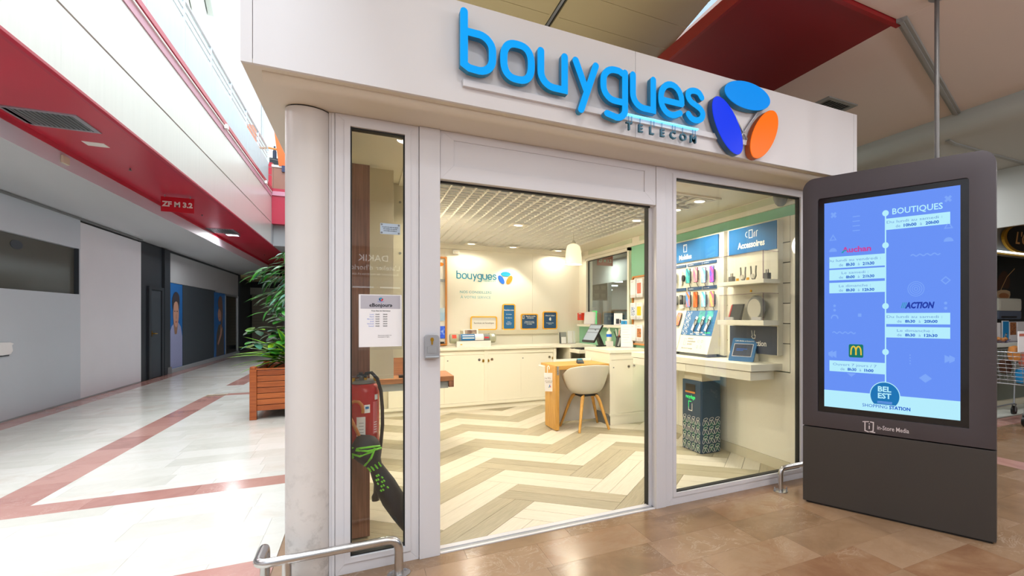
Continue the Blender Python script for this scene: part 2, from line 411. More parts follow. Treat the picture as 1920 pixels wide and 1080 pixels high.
# ------------------------------------------------------------------ mesh building
class MB:
    def __init__(s):
        s.v = []; s.f = []; s.m = []
    def add(s, vs, fs, mi=0):
        o = len(s.v)
        s.v += [tuple(p) for p in vs]
        s.f += [tuple(i + o for i in f) for f in fs]
        s.m += [mi] * len(fs)
        return s
    def box(s, x0, y0, z0, x1, y1, z1, mi=0):
        x0, x1 = min(x0, x1), max(x0, x1); y0, y1 = min(y0, y1), max(y0, y1); z0, z1 = min(z0, z1), max(z0, z1)
        return s.add([(x0, y0, z0), (x1, y0, z0), (x1, y1, z0), (x0, y1, z0), (x0, y0, z1), (x1, y0, z1), (x1, y1, z1), (x0, y1, z1)],
                     [(0, 3, 2, 1), (4, 5, 6, 7), (0, 1, 5, 4), (1, 2, 6, 5), (2, 3, 7, 6), (3, 0, 4, 7)], mi)
    def hexa(s, b, t, mi=0):
        """a block from 4 base and 4 top corners"""
        return s.add(list(b) + list(t), [(0, 3, 2, 1), (4, 5, 6, 7), (0, 1, 5, 4), (1, 2, 6, 5), (2, 3, 7, 6), (3, 0, 4, 7)], mi)
    def tube(s, path, r, n=10, mi=0, caps=True, rs=None):
        P = [Vector(p) for p in path]
        k = len(P); rings = []
        up = None
        for i in range(k):
            t = (P[min(i + 1, k - 1)] - P[max(i - 1, 0)])
            if t.length < 1e-9: t = Vector((0, 0, 1))
            t.normalize()
            if up is None:
                a = Vector((0, 0, 1)) if abs(t.z) < 0.9 else Vector((1, 0, 0))
                up = (a - t * a.dot(t)).normalized()
            else:
                up = up - t * up.dot(t)
                up = up.normalized() if up.length > 1e-6 else Vector((1, 0, 0))
            si = t.cross(up)
            rr = rs[i] if rs else r
            rings.append([P[i] + (up * math.cos(2 * PI * j / n) + si * math.sin(2 * PI * j / n)) * rr for j in range(n)])
        vs = [p for R_ in rings for p in R_]
        fs = []
        for i in range(k - 1):
            for j in range(n):
                a = i * n + j; b = i * n + (j + 1) % n
                fs.append((a, b, b + n, a + n))
        if caps:
            fs.append(tuple(reversed(range(n)))); fs.append(tuple(range((k - 1) * n, k * n)))
        return s.add(vs, fs, mi)
    def cyl(s, p0, p1, r, n=16, mi=0, r1=None):
        return s.tube([p0, p1], r, n, mi, True, [r, r if r1 is None else r1])
    def lathe(s, prof, c=(0, 0, 0), n=24, mi=0, axis='z'):
        vs = []; fs = []
        k = len(prof)
        for r, z in prof:
            for j in range(n):
                a = 2 * PI * j / n
                if axis == 'z': vs.append((c[0] + r * math.cos(a), c[1] + r * math.sin(a), c[2] + z))
                elif axis == 'y': vs.append((c[0] + r * math.cos(a), c[1] + z, c[2] + r * math.sin(a)))
                else: vs.append((c[0] + z, c[1] + r * math.cos(a), c[2] + r * math.sin(a)))
        for i in range(k - 1):
            for j in range(n):
                a = i * n + j; b = i * n + (j + 1) % n
                fs.append((a, b, b + n, a + n))
        if prof[0][0] > 1e-6: fs.append(tuple(reversed(range(n))))
        if prof[-1][0] > 1e-6: fs.append(tuple(range((k - 1) * n, k * n)))
        return s.add(vs, fs, mi)
    def extrude(s, pts3, d, mi=0):
        n = len(pts3); d = Vector(d)
        A = [Vector(p) for p in pts3]; B = [p + d for p in A]
        fs = [tuple(reversed(range(n))), tuple(range(n, 2 * n))]
        for i in range(n):
            j = (i + 1) % n
            fs.append((i, j, j + n, i + n))
        return s.add(A + B, fs, mi)
    def build(s, name, mats, parent=None, local=False, bevel=0.0, smooth=False, autos=None):
        if not isinstance(mats, (list, tuple)): mats = [mats]
        me = bpy.data.meshes.new(name)
        vs = s.v
        if parent is not None and not local:
            inv = parent['_inv'] if False else WORLD[parent.name].inverted()
            vs = [tuple(inv @ Vector(p)) for p in vs]
        me.from_pydata(vs, [], s.f)
        for mm in mats: me.materials.append(M[mm] if isinstance(mm, str) else mm)
        if len(mats) > 1:
            for p, i in zip(me.polygons, s.m): p.material_index = i
        bm = bmesh.new(); bm.from_mesh(me)
        bmesh.ops.recalc_face_normals(bm, faces=bm.faces)
        if bevel > 0:
            es = [e for e in bm.edges if len(e.link_faces) == 2 and e.calc_face_angle(0) > 0.6]
            if es:
                bmesh.ops.bevel(bm, geom=es, offset=bevel, segments=2, affect='EDGES', profile=0.7, clamp_overlap=True)
        bm.to_mesh(me); bm.free()
        if smooth:
            try:
                me.shade_smooth()
                me.set_sharp_from_angle(angle=math.radians(autos or 40))
            except Exception:
                for p in me.polygons: p.use_smooth = True
        o = bpy.data.objects.new(name, me)
        COL.objects.link(o)
        if parent is not None:
            o.parent = parent
            WORLD[o.name] = WORLD[parent.name].copy()
        else:
            WORLD[o.name] = Matrix.Identity(4)
        return o

WORLD = {}
def thing(name, label, cat, loc=(0, 0, 0), rz=0.0, group=None):
    o = bpy.data.objects.new(name, None)
    COL.objects.link(o)
    o.location = loc; o.rotation_euler = (0, 0, rz); o.empty_display_size = 0.1
    o['label'] = label; o['category'] = cat
    if group: o['group'] = group
    WORLD[o.name] = Matrix.Translation(Vector(loc)) @ Matrix.Rotation(rz, 4, 'Z')
    return o
def tag(o, label, cat, group=None):
    o['label'] = label; o['category'] = cat
    if group: o['group'] = group
    return o
def struct(o):
    o['kind'] = 'structure'; return o
def root_struct(name, loc=(0, 0, 0)):
    o = bpy.data.objects.new(name, None); COL.objects.link(o); o.location = loc
    o['kind'] = 'structure'; o.empty_display_size = 0.1
    WORLD[o.name] = Matrix.Translation(Vector(loc))
    return o
def dup(root, loc, rz=None, label=None, group=None):
    r = root.copy(); COL.objects.link(r)
    r.location = loc
    if rz is not None: r.rotation_euler = (0, 0, rz)
    WORLD[r.name] = Matrix.Translation(Vector(loc)) @ Matrix.Rotation(r.rotation_euler[2], 4, 'Z')
    if label: r['label'] = label
    if group: r['group'] = group
    for ch in list(root.children):
        c = ch.copy(); COL.objects.link(c); c.parent = r
        for g in list(ch.children):
            d = g.copy(); COL.objects.link(d); d.parent = c
    return r

class Plane:
    """a drawing plane: u to the right, v up, w out of the surface"""
    def __init__(s, o, x, y=(0, 0, 1)):
        s.o = Vector(o); s.x = Vector(x).normalized(); s.y = Vector(y).normalized(); s.n = s.x.cross(s.y).normalized()
    def p(s, u, v, w=0.0):
        return s.o + s.x * u + s.y * v + s.n * w
    def poly(s, mb, pts, w0, w1, mi=0):
        return mb.extrude([s.p(u, v, w0) for u, v in pts], s.n * (w1 - w0), mi)
    def rect(s, mb, u0, v0, u1, v1, w0, w1, mi=0):
        return s.poly(mb, [(u0, v0), (u1, v0), (u1, v1), (u0, v1)], w0, w1, mi)
    def rr(s, u0, v0, u1, v1, r, k=5):
        pts = []
        for cx, cy, a0 in ((u1 - r, v0 + r, -90), (u1 - r, v1 - r, 0), (u0 + r, v1 - r, 90), (u0 + r, v0 + r, 180)):
            for i in range(k + 1):
                a = math.radians(a0 + 90.0 * i / k)
                pts.append((cx + r * math.cos(a), cy + r * math.sin(a)))
        return pts
    def rrect(s, mb, u0, v0, u1, v1, r, w0, w1, mi=0, k=5):
        return s.poly(mb, s.rr(u0, v0, u1, v1, r, k), w0, w1, mi)
    def ring(s, mb, outer, inner, w0, w1, mi=0):
        n = len(outer)
        vs = [s.p(u, v, w0) for u, v in outer] + [s.p(u, v, w0) for u, v in inner] + [s.p(u, v, w1) for u, v in outer] + [s.p(u, v, w1) for u, v in inner]
        fs = []
        for i in range(n):
            j = (i + 1) % n
            fs += [(i, j, n + j, n + i), (2 * n + i, 3 * n + i, 3 * n + j, 2 * n + j), (i, 2 * n + i, 2 * n + j, j), (n + i, n + j, 3 * n + j, 3 * n + i)]
        return mb.add(vs, fs, mi)
    def ell(s, cu, cv, a, b, ang=0, n=32):
        ca, sa = math.cos(ang), math.sin(ang)
        return [(cu + a * math.cos(t) * ca - b * math.sin(t) * sa, cv + a * math.cos(t) * sa + b * math.sin(t) * ca) for t in [2 * PI * i / n for i in range(n)]]
    def stroke(s, mb, path, width, w0, w1, mi=0, closed=False, cap=6):
        """flat ribbon of constant width with round ends"""
        P = []
        for a, b in path:
            if not P or (Vector((a, b)) - P[-1]).length > 1e-5: P.append(Vector((a, b)))
        if closed and (P[0] - P[-1]).length < 1e-5: P.pop()
        n = len(P); h = width / 2
        L = []; R = []
        for i in range(n):
            if closed:
                d0 = (P[i] - P[i - 1]); d1 = (P[(i + 1) % n] - P[i])
            else:
                d0 = P[i] - P[i - 1] if i > 0 else P[1] - P[0]
                d1 = P[i + 1] - P[i] if i < n - 1 else P[i] - P[i - 1]
            d0 = d0.normalized(); d1 = d1.normalized()
            n0 = Vector((-d0.y, d0.x)); n1 = Vector((-d1.y, d1.x))
            m_ = (n0 + n1); 
            m_ = m_.normalized() if m_.length > 1e-6 else n0
            c = max(0.45, m_.dot(n0))
            L.append(P[i] + m_ * (h / c)); R.append(P[i] - m_ * (h / c))
        if closed:
            return s.ring(mb, [tuple(p) for p in R], [tuple(p) for p in L], w0, w1, mi)
        pts_l = [tuple(p) for p in L]; pts_r = [tuple(p) for p in R]
        # quads with side walls
        vs = []
        for w in (w0, w1):
            vs += [s.p(u, v, w) for u, v in pts_l] + [s.p(u, v, w) for u, v in pts_r]
        fs = []
        for i in range(n - 1):
            fs += [(i, i + 1, n + i + 1, n + i), (2 * n + i, 3 * n + i, 3 * n + i + 1, 2 * n + i + 1),
                   (i, 2 * n + i, 2 * n + i + 1, i + 1), (n + i, n + i + 1, 3 * n + i + 1, 3 * n + i)]
        mb.add(vs, fs, mi)
        if cap:
            for c, d in ((P[0], P[0] - P[1]), (P[-1], P[-1] - P[-2])):
                a0 = math.atan2(d.y, d.x) - PI / 2
                arc = [(c.x + h * math.cos(a0 + PI * i / cap), c.y + h * math.sin(a0 + PI * i / cap)) for i in range(cap + 1)]
                s.poly(mb, arc, w0, w1, mi)
        return mb
    def text(s, txt, u, v, size, m, parent, name='lettering', align='CENTER', bold=0.0, w=0.001, depth=0.0012, xs=1.0, shear=0.0):
        cu = bpy.data.curves.new('txt', 'FONT')
        cu.body = txt; cu.size = size; cu.align_x = align; cu.align_y = 'BOTTOM_BASELINE'
        cu.resolution_u = 2; cu.offset = bold * size; cu.shear = shear; cu.extrude = depth / 2
        to = bpy.data.objects.new('txt', cu)
        me = bpy.data.meshes.new_from_object(to)
        bpy.data.objects.remove(to); bpy.data.curves.remove(cu)
        me.name = name
        inv = WORLD[parent.name].inverted()
        for vt in me.vertices:
            c = vt.co
            vt.co = inv @ s.p(u + c.x * xs, v + c.y, w + c.z + depth / 2)
        me.materials.clear(); me.materials.append(M[m])
        o = bpy.data.objects.new(name, me); COL.objects.link(o)
        o.parent = parent
        WORLD[o.name] = WORLD[parent.name].copy()
        return o

def arc(cx, cy, r, a0, a1, n=8, ry=None):
    ry = r if ry is None else ry
    return [(cx + r * math.cos(math.radians(a0 + (a1 - a0) * i / n)), cy + ry * math.sin(math.radians(a0 + (a1 - a0) * i / n))) for i in range(n + 1)]
def seg(name, mats, parent=None, **kw):
    pass
# ================================================================== FLOORS
floor = MB().box(-4.3, -7, -0.06, 12.5, 34, -0.008).build('floor', 'mall_marble')
struct(floor)
CAMX = Vector((math.cos(math.radians(28.7)), -math.sin(math.radians(28.7)), 0)); CAMF = Vector((math.sin(math.radians(28.7)), math.cos(math.radians(28.7)), 0))
tile_list = []
def tile_field(x0, x1, y0, y1, m, L=0.61, pitch=0.305, y_anchor=1.68, single=False):
    k = math.floor((y0 - y_anchor) / pitch)
    y = y_anchor + k * pitch
    while y < y1 - 0.02:
        a, b = max(y, y0), min(y + pitch, y1)
        y += pitch
        if b - a < 0.02: continue
        x = x0 - random.uniform(0, L)
        while x < x1 - 0.02:
            w = L
            c, d = max(x, x0), min(x + w, x1)
            x += w
            if d - c > 0.02: tile_list.append((c, d, a, b, m))
def strip_x(x0, x1, y0, y1, m='rose_marble', L=0.61):
    x = x0
    while x < x1 - 0.02:
        tile_list.append((x, min(x + L, x1), y0, y1, m)); x += L
def strip_y(x0, x1, y0, y1, m='rose_marble', L=0.61):
    y = y0
    while y < y1 - 0.02:
        tile_list.append((x0, x1, y, min(y + L, y1), m)); y += L
cm = 'mall_marble_daylit'
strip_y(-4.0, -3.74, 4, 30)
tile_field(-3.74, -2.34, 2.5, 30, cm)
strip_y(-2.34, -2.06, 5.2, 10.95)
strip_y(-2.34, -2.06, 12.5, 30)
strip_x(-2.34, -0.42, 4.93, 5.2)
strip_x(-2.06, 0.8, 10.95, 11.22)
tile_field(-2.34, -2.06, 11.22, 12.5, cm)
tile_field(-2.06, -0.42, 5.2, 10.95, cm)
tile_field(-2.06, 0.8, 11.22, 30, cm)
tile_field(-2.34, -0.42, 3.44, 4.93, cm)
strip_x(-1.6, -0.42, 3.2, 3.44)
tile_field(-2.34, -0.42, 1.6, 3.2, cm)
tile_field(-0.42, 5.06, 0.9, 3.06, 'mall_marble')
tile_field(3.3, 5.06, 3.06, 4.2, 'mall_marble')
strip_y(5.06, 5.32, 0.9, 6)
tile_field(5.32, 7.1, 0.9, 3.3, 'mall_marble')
strip_x(6.3, 9.3, 3.3, 3.56)
seen = []
for t in tile_list:
    c = Vector(((t[0] + t[1]) / 2, (t[2] + t[3]) / 2, 0))
    d = c.dot(CAMF)
    if d < 0.5: continue
    px = 1199 + 948 * c.dot(CAMX) / d; py = 595 + 948 * 1.332 / d
    if -160 < px < 2050 and py < 1240:
        area = (t[1] - t[0]) * (t[3] - t[2])
        seen.append((area / d ** 3, t))
seen.sort(key=lambda q: -q[0])
unit = {}
G = 0.0006
def place_piece(name, parent, rect, m, z0=-0.008, z1=0.0):
    x0, x1, y0, y1 = rect
    if m not in unit:
        mb = MB().box(-0.5, -0.5, -1.0, 0.5, 0.5, 0.0)
        o = mb.build(name, m); unit[m] = o.data
    else:
        o = bpy.data.objects.new(name, unit[m]); COL.objects.link(o)
    o.location = ((x0 + x1) / 2, (y0 + y1) / 2, z1 + random.uniform(-0.0001, 0))
    o.scale = (x1 - x0 - 2 * G, y1 - y0 - 2 * G, z1 - z0)
    o.parent = parent
    return o
rest = {}
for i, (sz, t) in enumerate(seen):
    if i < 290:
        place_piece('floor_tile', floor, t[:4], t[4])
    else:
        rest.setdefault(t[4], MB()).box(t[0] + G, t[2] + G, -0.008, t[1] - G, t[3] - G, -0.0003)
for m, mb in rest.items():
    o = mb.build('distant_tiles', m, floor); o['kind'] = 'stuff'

# shop floor: double herringbone of vinyl planks
shop_floor = MB().box(-0.08, 3.14, -0.05, 3.3, 8.1, -0.006).build('floor_shop', 'dark_gap')
struct(shop_floor)
A2 = Vector((math.sqrt(.5), -math.sqrt(.5))); B2 = Vector((math.sqrt(.5), math.sqrt(.5)))
O2 = Vector((0.8755, 3.7935)); W2 = 0.3048
def clip(poly, xa, xb, ya, yb):
    for ax, lim, sg in ((0, xa, 1), (0, xb, -1), (1, ya, 1), (1, yb, -1)):
        out = []
        for i in range(len(poly)):
            p, q = poly[i], poly[(i + 1) % len(poly)]
            ip = sg * (p[ax] - lim) >= 0; iq = sg * (q[ax] - lim) >= 0
            if ip: out.append(p)
            if ip != iq:
                t = (lim - p[ax]) / (q[ax] - p[ax])
                out.append((p[0] + t * (q[0] - p[0]), p[1] + t * (q[1] - p[1])))
        poly = out
        if len(poly) < 3: return []
    return poly
plank_mesh = {}
def plank(p0, q0, horizontal, light):
    g = 0.0016 / W2
    if horizontal: cs = [(p0 + g, q0 + g), (p0 + 3 - g, q0 + g), (p0 + 3 - g, q0 + .5 - g), (p0 + g, q0 + .5 - g)]
    else: cs = [(p0 + g, q0 + g), (p0 + .5 - g, q0 + g), (p0 + .5 - g, q0 + 3 - g), (p0 + g, q0 + 3 - g)]
    P = [O2 + W2 * (A2 * a + B2 * b) for a, b in cs]
    Q = clip([(p.x, p.y) for p in P], -0.08, 3.24, 3.15, 8.05)
    if len(Q) < 3: return
    m = 'plank_light' if light else 'plank_grey'
    c = sum(P, Vector((0, 0))) / 4
    ang = math.atan2(A2.y, A2.x) if horizontal else math.atan2(B2.y, B2.x)
    full = len(Q) == 4 and abs(abs((Q[0][0] - Q[2][0])) - abs((P[0] - P[2]).x)) < 1e-6 and abs(abs((Q[0][1] - Q[2][1])) - abs((P[0] - P[2]).y)) < 1e-6
    R_ = Matrix.Rotation(-ang, 2)
    if full and m in plank_mesh:
        o = bpy.data.objects.new('floor_plank', plank_mesh[m]); COL.objects.link(o)
    else:
        loc = [R_ @ (Vector(q) - c) for q in Q]
        o = MB().extrude([(v.x, v.y, -0.006) for v in loc], (0, 0, 0.006)).build('floor_plank', m)
        if full: plank_mesh[m] = o.data
    o.location = (c.x, c.y, 0); o.rotation_euler = (0, 0, ang); o.parent = shop_floor
for q in range(-14, 22):
    for m_ in range(-6, 7):
        p0 = -q + 6 * m_
        light = ((q - 3 * m_) % 2) != 0
        for h in (0, .5): plank(p0, q + h, True, light)
for p in range(-16, 20):
    for m_ in range(-6, 7):
        q0 = 3 - p + 6 * m_
        qh = q0 + 3                      # the row whose left end sits on this column
        mm = (p + qh) // 6
        light = ((qh - 3 * mm) % 2) != 0
        for h in (0, .5): plank(p + h, q0, False, light)
thr = MB()
thr.box(0.385, 3.03, 0, 1.785, 3.05, 0.006); thr.box(0.385, 3.085, 0, 1.785, 3.13, 0.008)
o = thr.build('trim_2', 'frame_white'); struct(o)
MB().box(0.385, 3.05, 0.0, 1.785, 3.085, 0.003).build('track', 'zinc', o)

# ================================================================== SHOP SHELL
wb = MB().box(-0.12, 8.05, 0, 3.32, 8.15, 2.9).build('wall_back', 'cream'); struct(wb)
MB().box(1.08, 8.043, 0.9, 2.417, 8.05, 2.4).build('wall_panel', 'cream', wb); MB().box(2.421, 8.043, 0.9, 3.14, 8.05, 2.4).build('wall_panel', 'cream', wb)
MB().box(-0.05, 7.99, 2.36, 3.2, 8.043, 2.43).build('cornice', 'cream', wb)
wr = root_struct('wall_right', (3.24, 5.6, 0))
def wrb(name, m, y0, y1, z0, z1, x0=3.24, x1=3.32, **kw): return MB().box(x0, y0, z0, x1, y1, z1).build(name, m, wr, **kw)
wrb('lower_wall', 'green_wall', 6.17, 8.05, 0, 1.2)
wrb('upper_wall', 'cream', 6.17, 8.05, 2.28, 2.31)
wrb('transom_wall', 'cream', 3.1, 8.05, 2.31, 2.9, x0=3.26)
wrb('corner_wall', 'cream', 7.68, 8.05, 1.2, 2.28)
wrb('green_section', 'green_wall', 3.1, 6.17, 0, 2.31)
wrb('end_strip', 'cream', 3.11, 3.163, 0, 2.2, x0=3.2)
wrb('rail_moulding', 'cream', 3.12, 8.04, 2.30, 2.345, x0=3.215, x1=3.24)
for y0, y1 in ((3.3, 5.95), (6.17, 7.7)):
    wrb('transom_pane', 'green_glass', y0, y1, 2.352, 2.42, x0=3.255, x1=3.259)
wn = root_struct('window_2', (3.24, 6.93, 1.2))
f = MB(); f.box(3.20, 6.15, 1.19, 3.26, 6.20, 2.29); f.box(3.20, 7.655, 1.19, 3.26, 7.70, 2.29); f.box(3.20, 6.15, 2.25, 3.26, 7.70, 2.29)
f.build('window_frame', 'cream', wn)
g = MB(); g.box(3.235, 7.64, 1.22, 3.25, 7.655, 2.25); g.box(3.235, 6.2, 2.24, 3.25, 7.655, 2.25)
g.build('gasket', 'black', wn)
MB().box(3.242, 6.2, 1.22, 3.248, 7.655, 2.25).build('pane', 'glass_window', wn)
MB().box(3.12, 6.15, 1.185, 3.26, 7.86, 1.22).build('window_sill', 'cream', wn, bevel=0.003)
wl = MB().box(-0.16, 3.12, 0, -0.1, 8.1, 2.9).build('wall_inner_left', 'cream'); struct(wl)
cl = root_struct('ceiling_shop', (1.6, 5.6, 2.43))
c = MB(); c.box(-0.1, 3.1, 2.43, 0.28, 8.05, 2.47); c.box(2.88, 3.1, 2.43, 3.26, 8.05, 2.47); c.box(0.28, 3.1, 2.43, 2.88, 3.74, 2.47); c.box(0.28, 7.93, 2.43, 2.88, 8.05, 2.47)
c.build('ceiling_border', 'cream', cl)
e = MB(); e.box(0.28, 3.72, 2.415, 2.9, 3.75, 2.432); e.box(2.865, 3.75, 2.415, 2.9, 7.93, 2.432); e.box(0.26, 3.72, 2.415, 0.29, 7.93, 2.432); e.box(0.28, 7.9, 2.415, 2.9, 7.94, 2.432)
e.build('edge_trim', 'cream', cl)
MB().box(-0.1, 3.1, 2.78, 3.3, 8.1, 2.84).build('plenum', 'plenum', cl)
unit_y = MB().box(-0.004, -2.09, -0.02, 0.004, 2.09, 0.02)
first = None; xx = 0.35
bars = 0
while xx < 2.86:
    if first is None:
        o = MB().box(-0.005, -2.09, -0.01, 0.005, 2.09, 0.007).build('grid_bar', 'grid_cream'); first = o.data
    else:
        o = bpy.data.objects.new('grid_bar', first); COL.objects.link(o)
    o.location = (xx - 1.6, 5.83 - 5.6, 2.44 - 2.43); o.parent = cl; xx += 0.1005
first = None; yy = 3.82
while yy < 7.9:
    if first is None:
        o = MB().box(-1.29, -0.0045, -0.0097, 1.29, 0.0045, 0.0067).build('grid_bar', 'grid_cream'); first = o.data
    else:
        o = bpy.data.objects.new('grid_bar', first); COL.objects.link(o)
    o.location = (1.58 - 1.6, yy - 5.6, 2.44 - 2.43); o.parent = cl; yy += 0.1005

# ================================================================== FACADE
Y0, Y1 = 3.03, 3.09
PF = Plane((0, Y0, 0), (1, 0, 0))            # facade plane, w points to the camera
def frame_unit(name, parent, X0, X1, Z0, Z1, gx0, gx1, gz0, gz1):
    """four mitred members around a pane, with the glazing bead"""
    D = Vector((0, Y1 - Y0, 0))
    for nm, pts in (('frame_member', [(X0, Z0), (X1, Z0), (gx1, gz0), (gx0, gz0)]), ('frame_member', [(X0, Z1), (gx0, gz1), (gx1, gz1), (X1, Z1)]),
                    ('frame_member', [(X0, Z0), (gx0, gz0), (gx0, gz1), (X0, Z1)]), ('frame_member', [(X1, Z0), (X1, Z1), (gx1, gz1), (gx1, gz0)])):
        MB().extrude([(a, Y0, b) for a, b in pts], D).build(nm, 'frame_white', parent, bevel=0.0015)
    mb = MB()
    o_ = [(gx0 - .028, gz0 - .028), (gx1 + .028, gz0 - .028), (gx1 + .028, gz1 + .028), (gx0 - .028, gz1 + .028)]
    PF.ring(mb, o_, [(gx0, gz0), (gx1, gz0), (gx1, gz1), (gx0, gz1)], 0.0, 0.006)
    mb.build('glazing_bead', 'frame_white', parent, bevel=0.001)
    mb = MB(); PF.ring(mb, [(gx0 - .002, gz0 - .002), (gx1 + .002, gz0 - .002), (gx1 + .002, gz1 + .002), (gx0 - .002, gz1 + .002)],
                       [(gx0 + .006, gz0 + .006), (gx1 - .006, gz0 + .006), (gx1 - .006, gz1 - .008), (gx0 + .006, gz1 - .008)], -0.055, -0.012)
    mb.build('gasket', 'gasket', parent)
    MB().box(gx0, Y0 + 0.027, gz0, gx1, Y0 + 0.031, gz1).build('pane', 'glass', parent)
w1 = root_struct('window_1', (0.075, 3.06, 0))
frame_unit('l', w1, -0.124, 0.272, 0.0, 2.384, -0.056, 0.202, 0.083, 2.327)
w3 = root_struct('window_3', (2.56, 3.06, 0))
frame_unit('r', w3, 1.872, 3.25, 0.0, 2.384, 1.955, 3.178, 0.083, 2.325)
t1 = root_struct('trim_1', (0.33, 3.06, 0))
MB().box(0.274, Y0 - 0.012, 0, 0.381, Y1 + .01, 2.384).build('post', 'frame_white', t1, bevel=0.003)
MB().box(1.79, Y0 - 0.006, 0, 1.870, Y1 + .01, 2.384).build('post', 'frame_white', t1, bevel=0.003)
MB().box(1.764, 3.10, 0, 1.79, 3.15, 2.11).build('seal', 'gasket', t1)
MB().box(1.768, Y1, 0, 1.79, 3.10, 2.11).build('seal_strip', 'frame_white', t1)
for nm, pts in (('a', [(.383, 2.112), (1.788, 2.112), (1.70, 2.195), (.455, 2.195)]), ('b', [(.383, 2.384), (.455, 2.338), (1.70, 2.338), (1.788, 2.384)]),
                ('c', [(.383, 2.112), (.455, 2.195), (.455, 2.338), (.383, 2.384)]), ('d', [(1.788, 2.112), (1.788, 2.384), (1.70, 2.338), (1.70, 2.195)])):
    MB().extrude([(a, Y0, b) for a, b in pts], (0, Y1 - Y0, 0)).build('head_member', 'frame_white', t1, bevel=0.0015)
MB().box(.45, Y0 + .008, 2.19, 1.705, Y1 - .01, 2.342).build('head_panel', 'frame_white', t1)
MB().box(.383, Y1 - .012, 2.101, 1.77, Y1 + .012, 2.112).build('head_track', 'gasket', t1)
MB().box(-0.152, Y0 + .01, 0, -0.140, Y1, 2.384).build('cover_strip', 'frame_white', t1, bevel=0.002)
MB().box(-0.140, Y0 + .004, 0, -0.126, Y1, 2.384).build('cover_strip', 'frame_white', t1, bevel=0.002)
MB().box(-0.155, Y1 - .02, 0, 3.3, Y1, 0.002).build('sill_line', 'dark_gap', t1)
# round column
colm = root_struct('column', (-0.243, 3.085, 0))
mb = MB(); mb.lathe([(0.099, 0), (0.099, 2.378)], (-0.243, 3.085, 0), 48); mb.build('shaft', 'column_scuffed', colm, smooth=True)
mb = MB(); mb.lathe([(0.094, 2.378), (0.094, 2.39)], (-0.243, 3.085, 0), 48); mb.build('shadow_gap', 'dark_gap', colm)
# fascia box with coved soffit
FX0, FX1, FY, FZ0, FZ1 = -0.455, 3.44, 2.69, 2.42, 2.938
fa = root_struct('wall_fascia', (1.5, FY, FZ0))
for x0, x1 in ((FX0, -0.414), (-0.412, 1.444), (1.446, 3.40), (3.402, FX1)):
    MB().box(x0, FY, FZ0, x1, FY + 0.02, FZ1).build('fascia_panel', 'fascia_white', fa, bevel=0.001)
MB().box(FX0, FY + 0.022, FZ0 + 0.001, FX0 + 0.02, 6.5, FZ1).build('fascia_return', 'fascia_white', fa)
MB().box(FX1 - 0.02, FY + 0.022, FZ0 + 0.001, FX1, 6.1, FZ1).build('fascia_return', 'fascia_white', fa)
MB().box(FX0 + .02, FY + .02, FZ1 - 0.03, FX1 - .02, 6.1, FZ1 - 0.005).build('fascia_top', 'fascia_white', fa)
prof = [(FY + .005, 2.4205), (2.752, 2.4205)] + [(2.752 + 0.055 * (1 - math.cos(math.radians(a))), 2.43 - 0.045 * math.sin(math.radians(a))) for a in (0, 20, 40, 60, 75, 90)] + [(3.10, 2.385), (3.10, 2.46), (FY + .005, 2.46)]
mb = MB(); mb.extrude([(-0.39, y, z) for y, z in prof], (FX1 - .03 + .39, 0, 0)); mb.build('coved_soffit', 'soffit_cream', fa, smooth=True, autos=30)
MB().box(FX0 + .002, FY + .004, 2.4205, -0.39, 6.5, 2.44).build('soffit_edge', 'soffit_cream', fa)
MB().box(-0.388, 3.10, 2.388, -0.16, 6.4, 2.42).build('soffit_return', 'soffit_cream', fa)
MB().box(-0.18, 3.12, 0, -0.16, 6.5, 2.42).build('side_wall', 'frame_white', fa)
MB().box(-0.16, 3.12, 2.84, 3.4, 8.15, 2.9).build('shop_roof', 'fascia_white', fa)

# ================================================================== CORRIDOR, LEFT SIDE
XW = -4.0
PL = Plane((XW, 0, 0), (0, 1, 0))           # u = Y, v = Z
left = MB().box(-4.25, 2, 0, -4.06, 23.6, 3.5).build('wall_left', 'charcoal'); struct(left)
def lp(name, m, y0, y1, z0, z1, x0=-4.06, x1=XW, **kw): return MB().box(x0, y0, z0, x1, y1, z1).build(name, m, left, **kw)
lp('hoarding_panel', 'hoard_blue', 2, 11.50, 0.02, 1.70)
lp('hoarding_panel', 'hoard_blue', 2, 11.50, 2.435, 2.9)
lp('hoarding_panel', 'hoard_blue', 11.465, 11.50, 1.70, 2.435)
lp('hoarding_panel', 'hoard_pale', 11.503, 14.05, 0.02, 2.87)
lp('skirting', 'base_grey', 2, 14.05, 0.0, 0.02)
lp('head_rail', 'grey', 2, 14.05, 2.9, 2.93, x1=-3.97)
lp('dark_panel', 'charcoal_dark', 14.05, 15.5, 1.97, 2.9, x1=-4.03)
lp('dark_panel', 'charcoal_dark', 14.05, 14.47, 0, 1.97, x1=-4.03)
lp('dark_post', 'charcoal_dark', 15.40, 15.78, 0, 2.9, x1=-3.98)
lp('post_foot', 'grey', 15.58, 15.85, 0, 0.16, x1=-3.97)
lp('fascia_board', 'grey_board', 15.79, 20.3, 2.16, 2.86, bevel=0.003)
lp('fascia_board', 'grey_board', 20.31, 23.3, 2.12, 2.86, bevel=0.003)
lp('dark_panel', 'charcoal', 16.84, 19.93, 0.1, 2.15, x1=-4.01)
lp('plinth', 'base_grey', 15.86, 23.4, 0, 0.1, x1=-3.98)
lp('dark_post', 'charcoal_dark', 23.38, 23.6, 0, 2.9, x1=-3.98)
wn = root_struct('window_4', (XW, 9.5, 1.70))
MB().box(-4.055, 7.0, 1.705, -4.05, 11.465, 2.43).build('pane', 'pane_reflection', wn)
f = MB(); f.box(-4.05, 11.44, 1.705, -4.0, 11.465, 2.43); f.build('reveal', 'charcoal', wn)
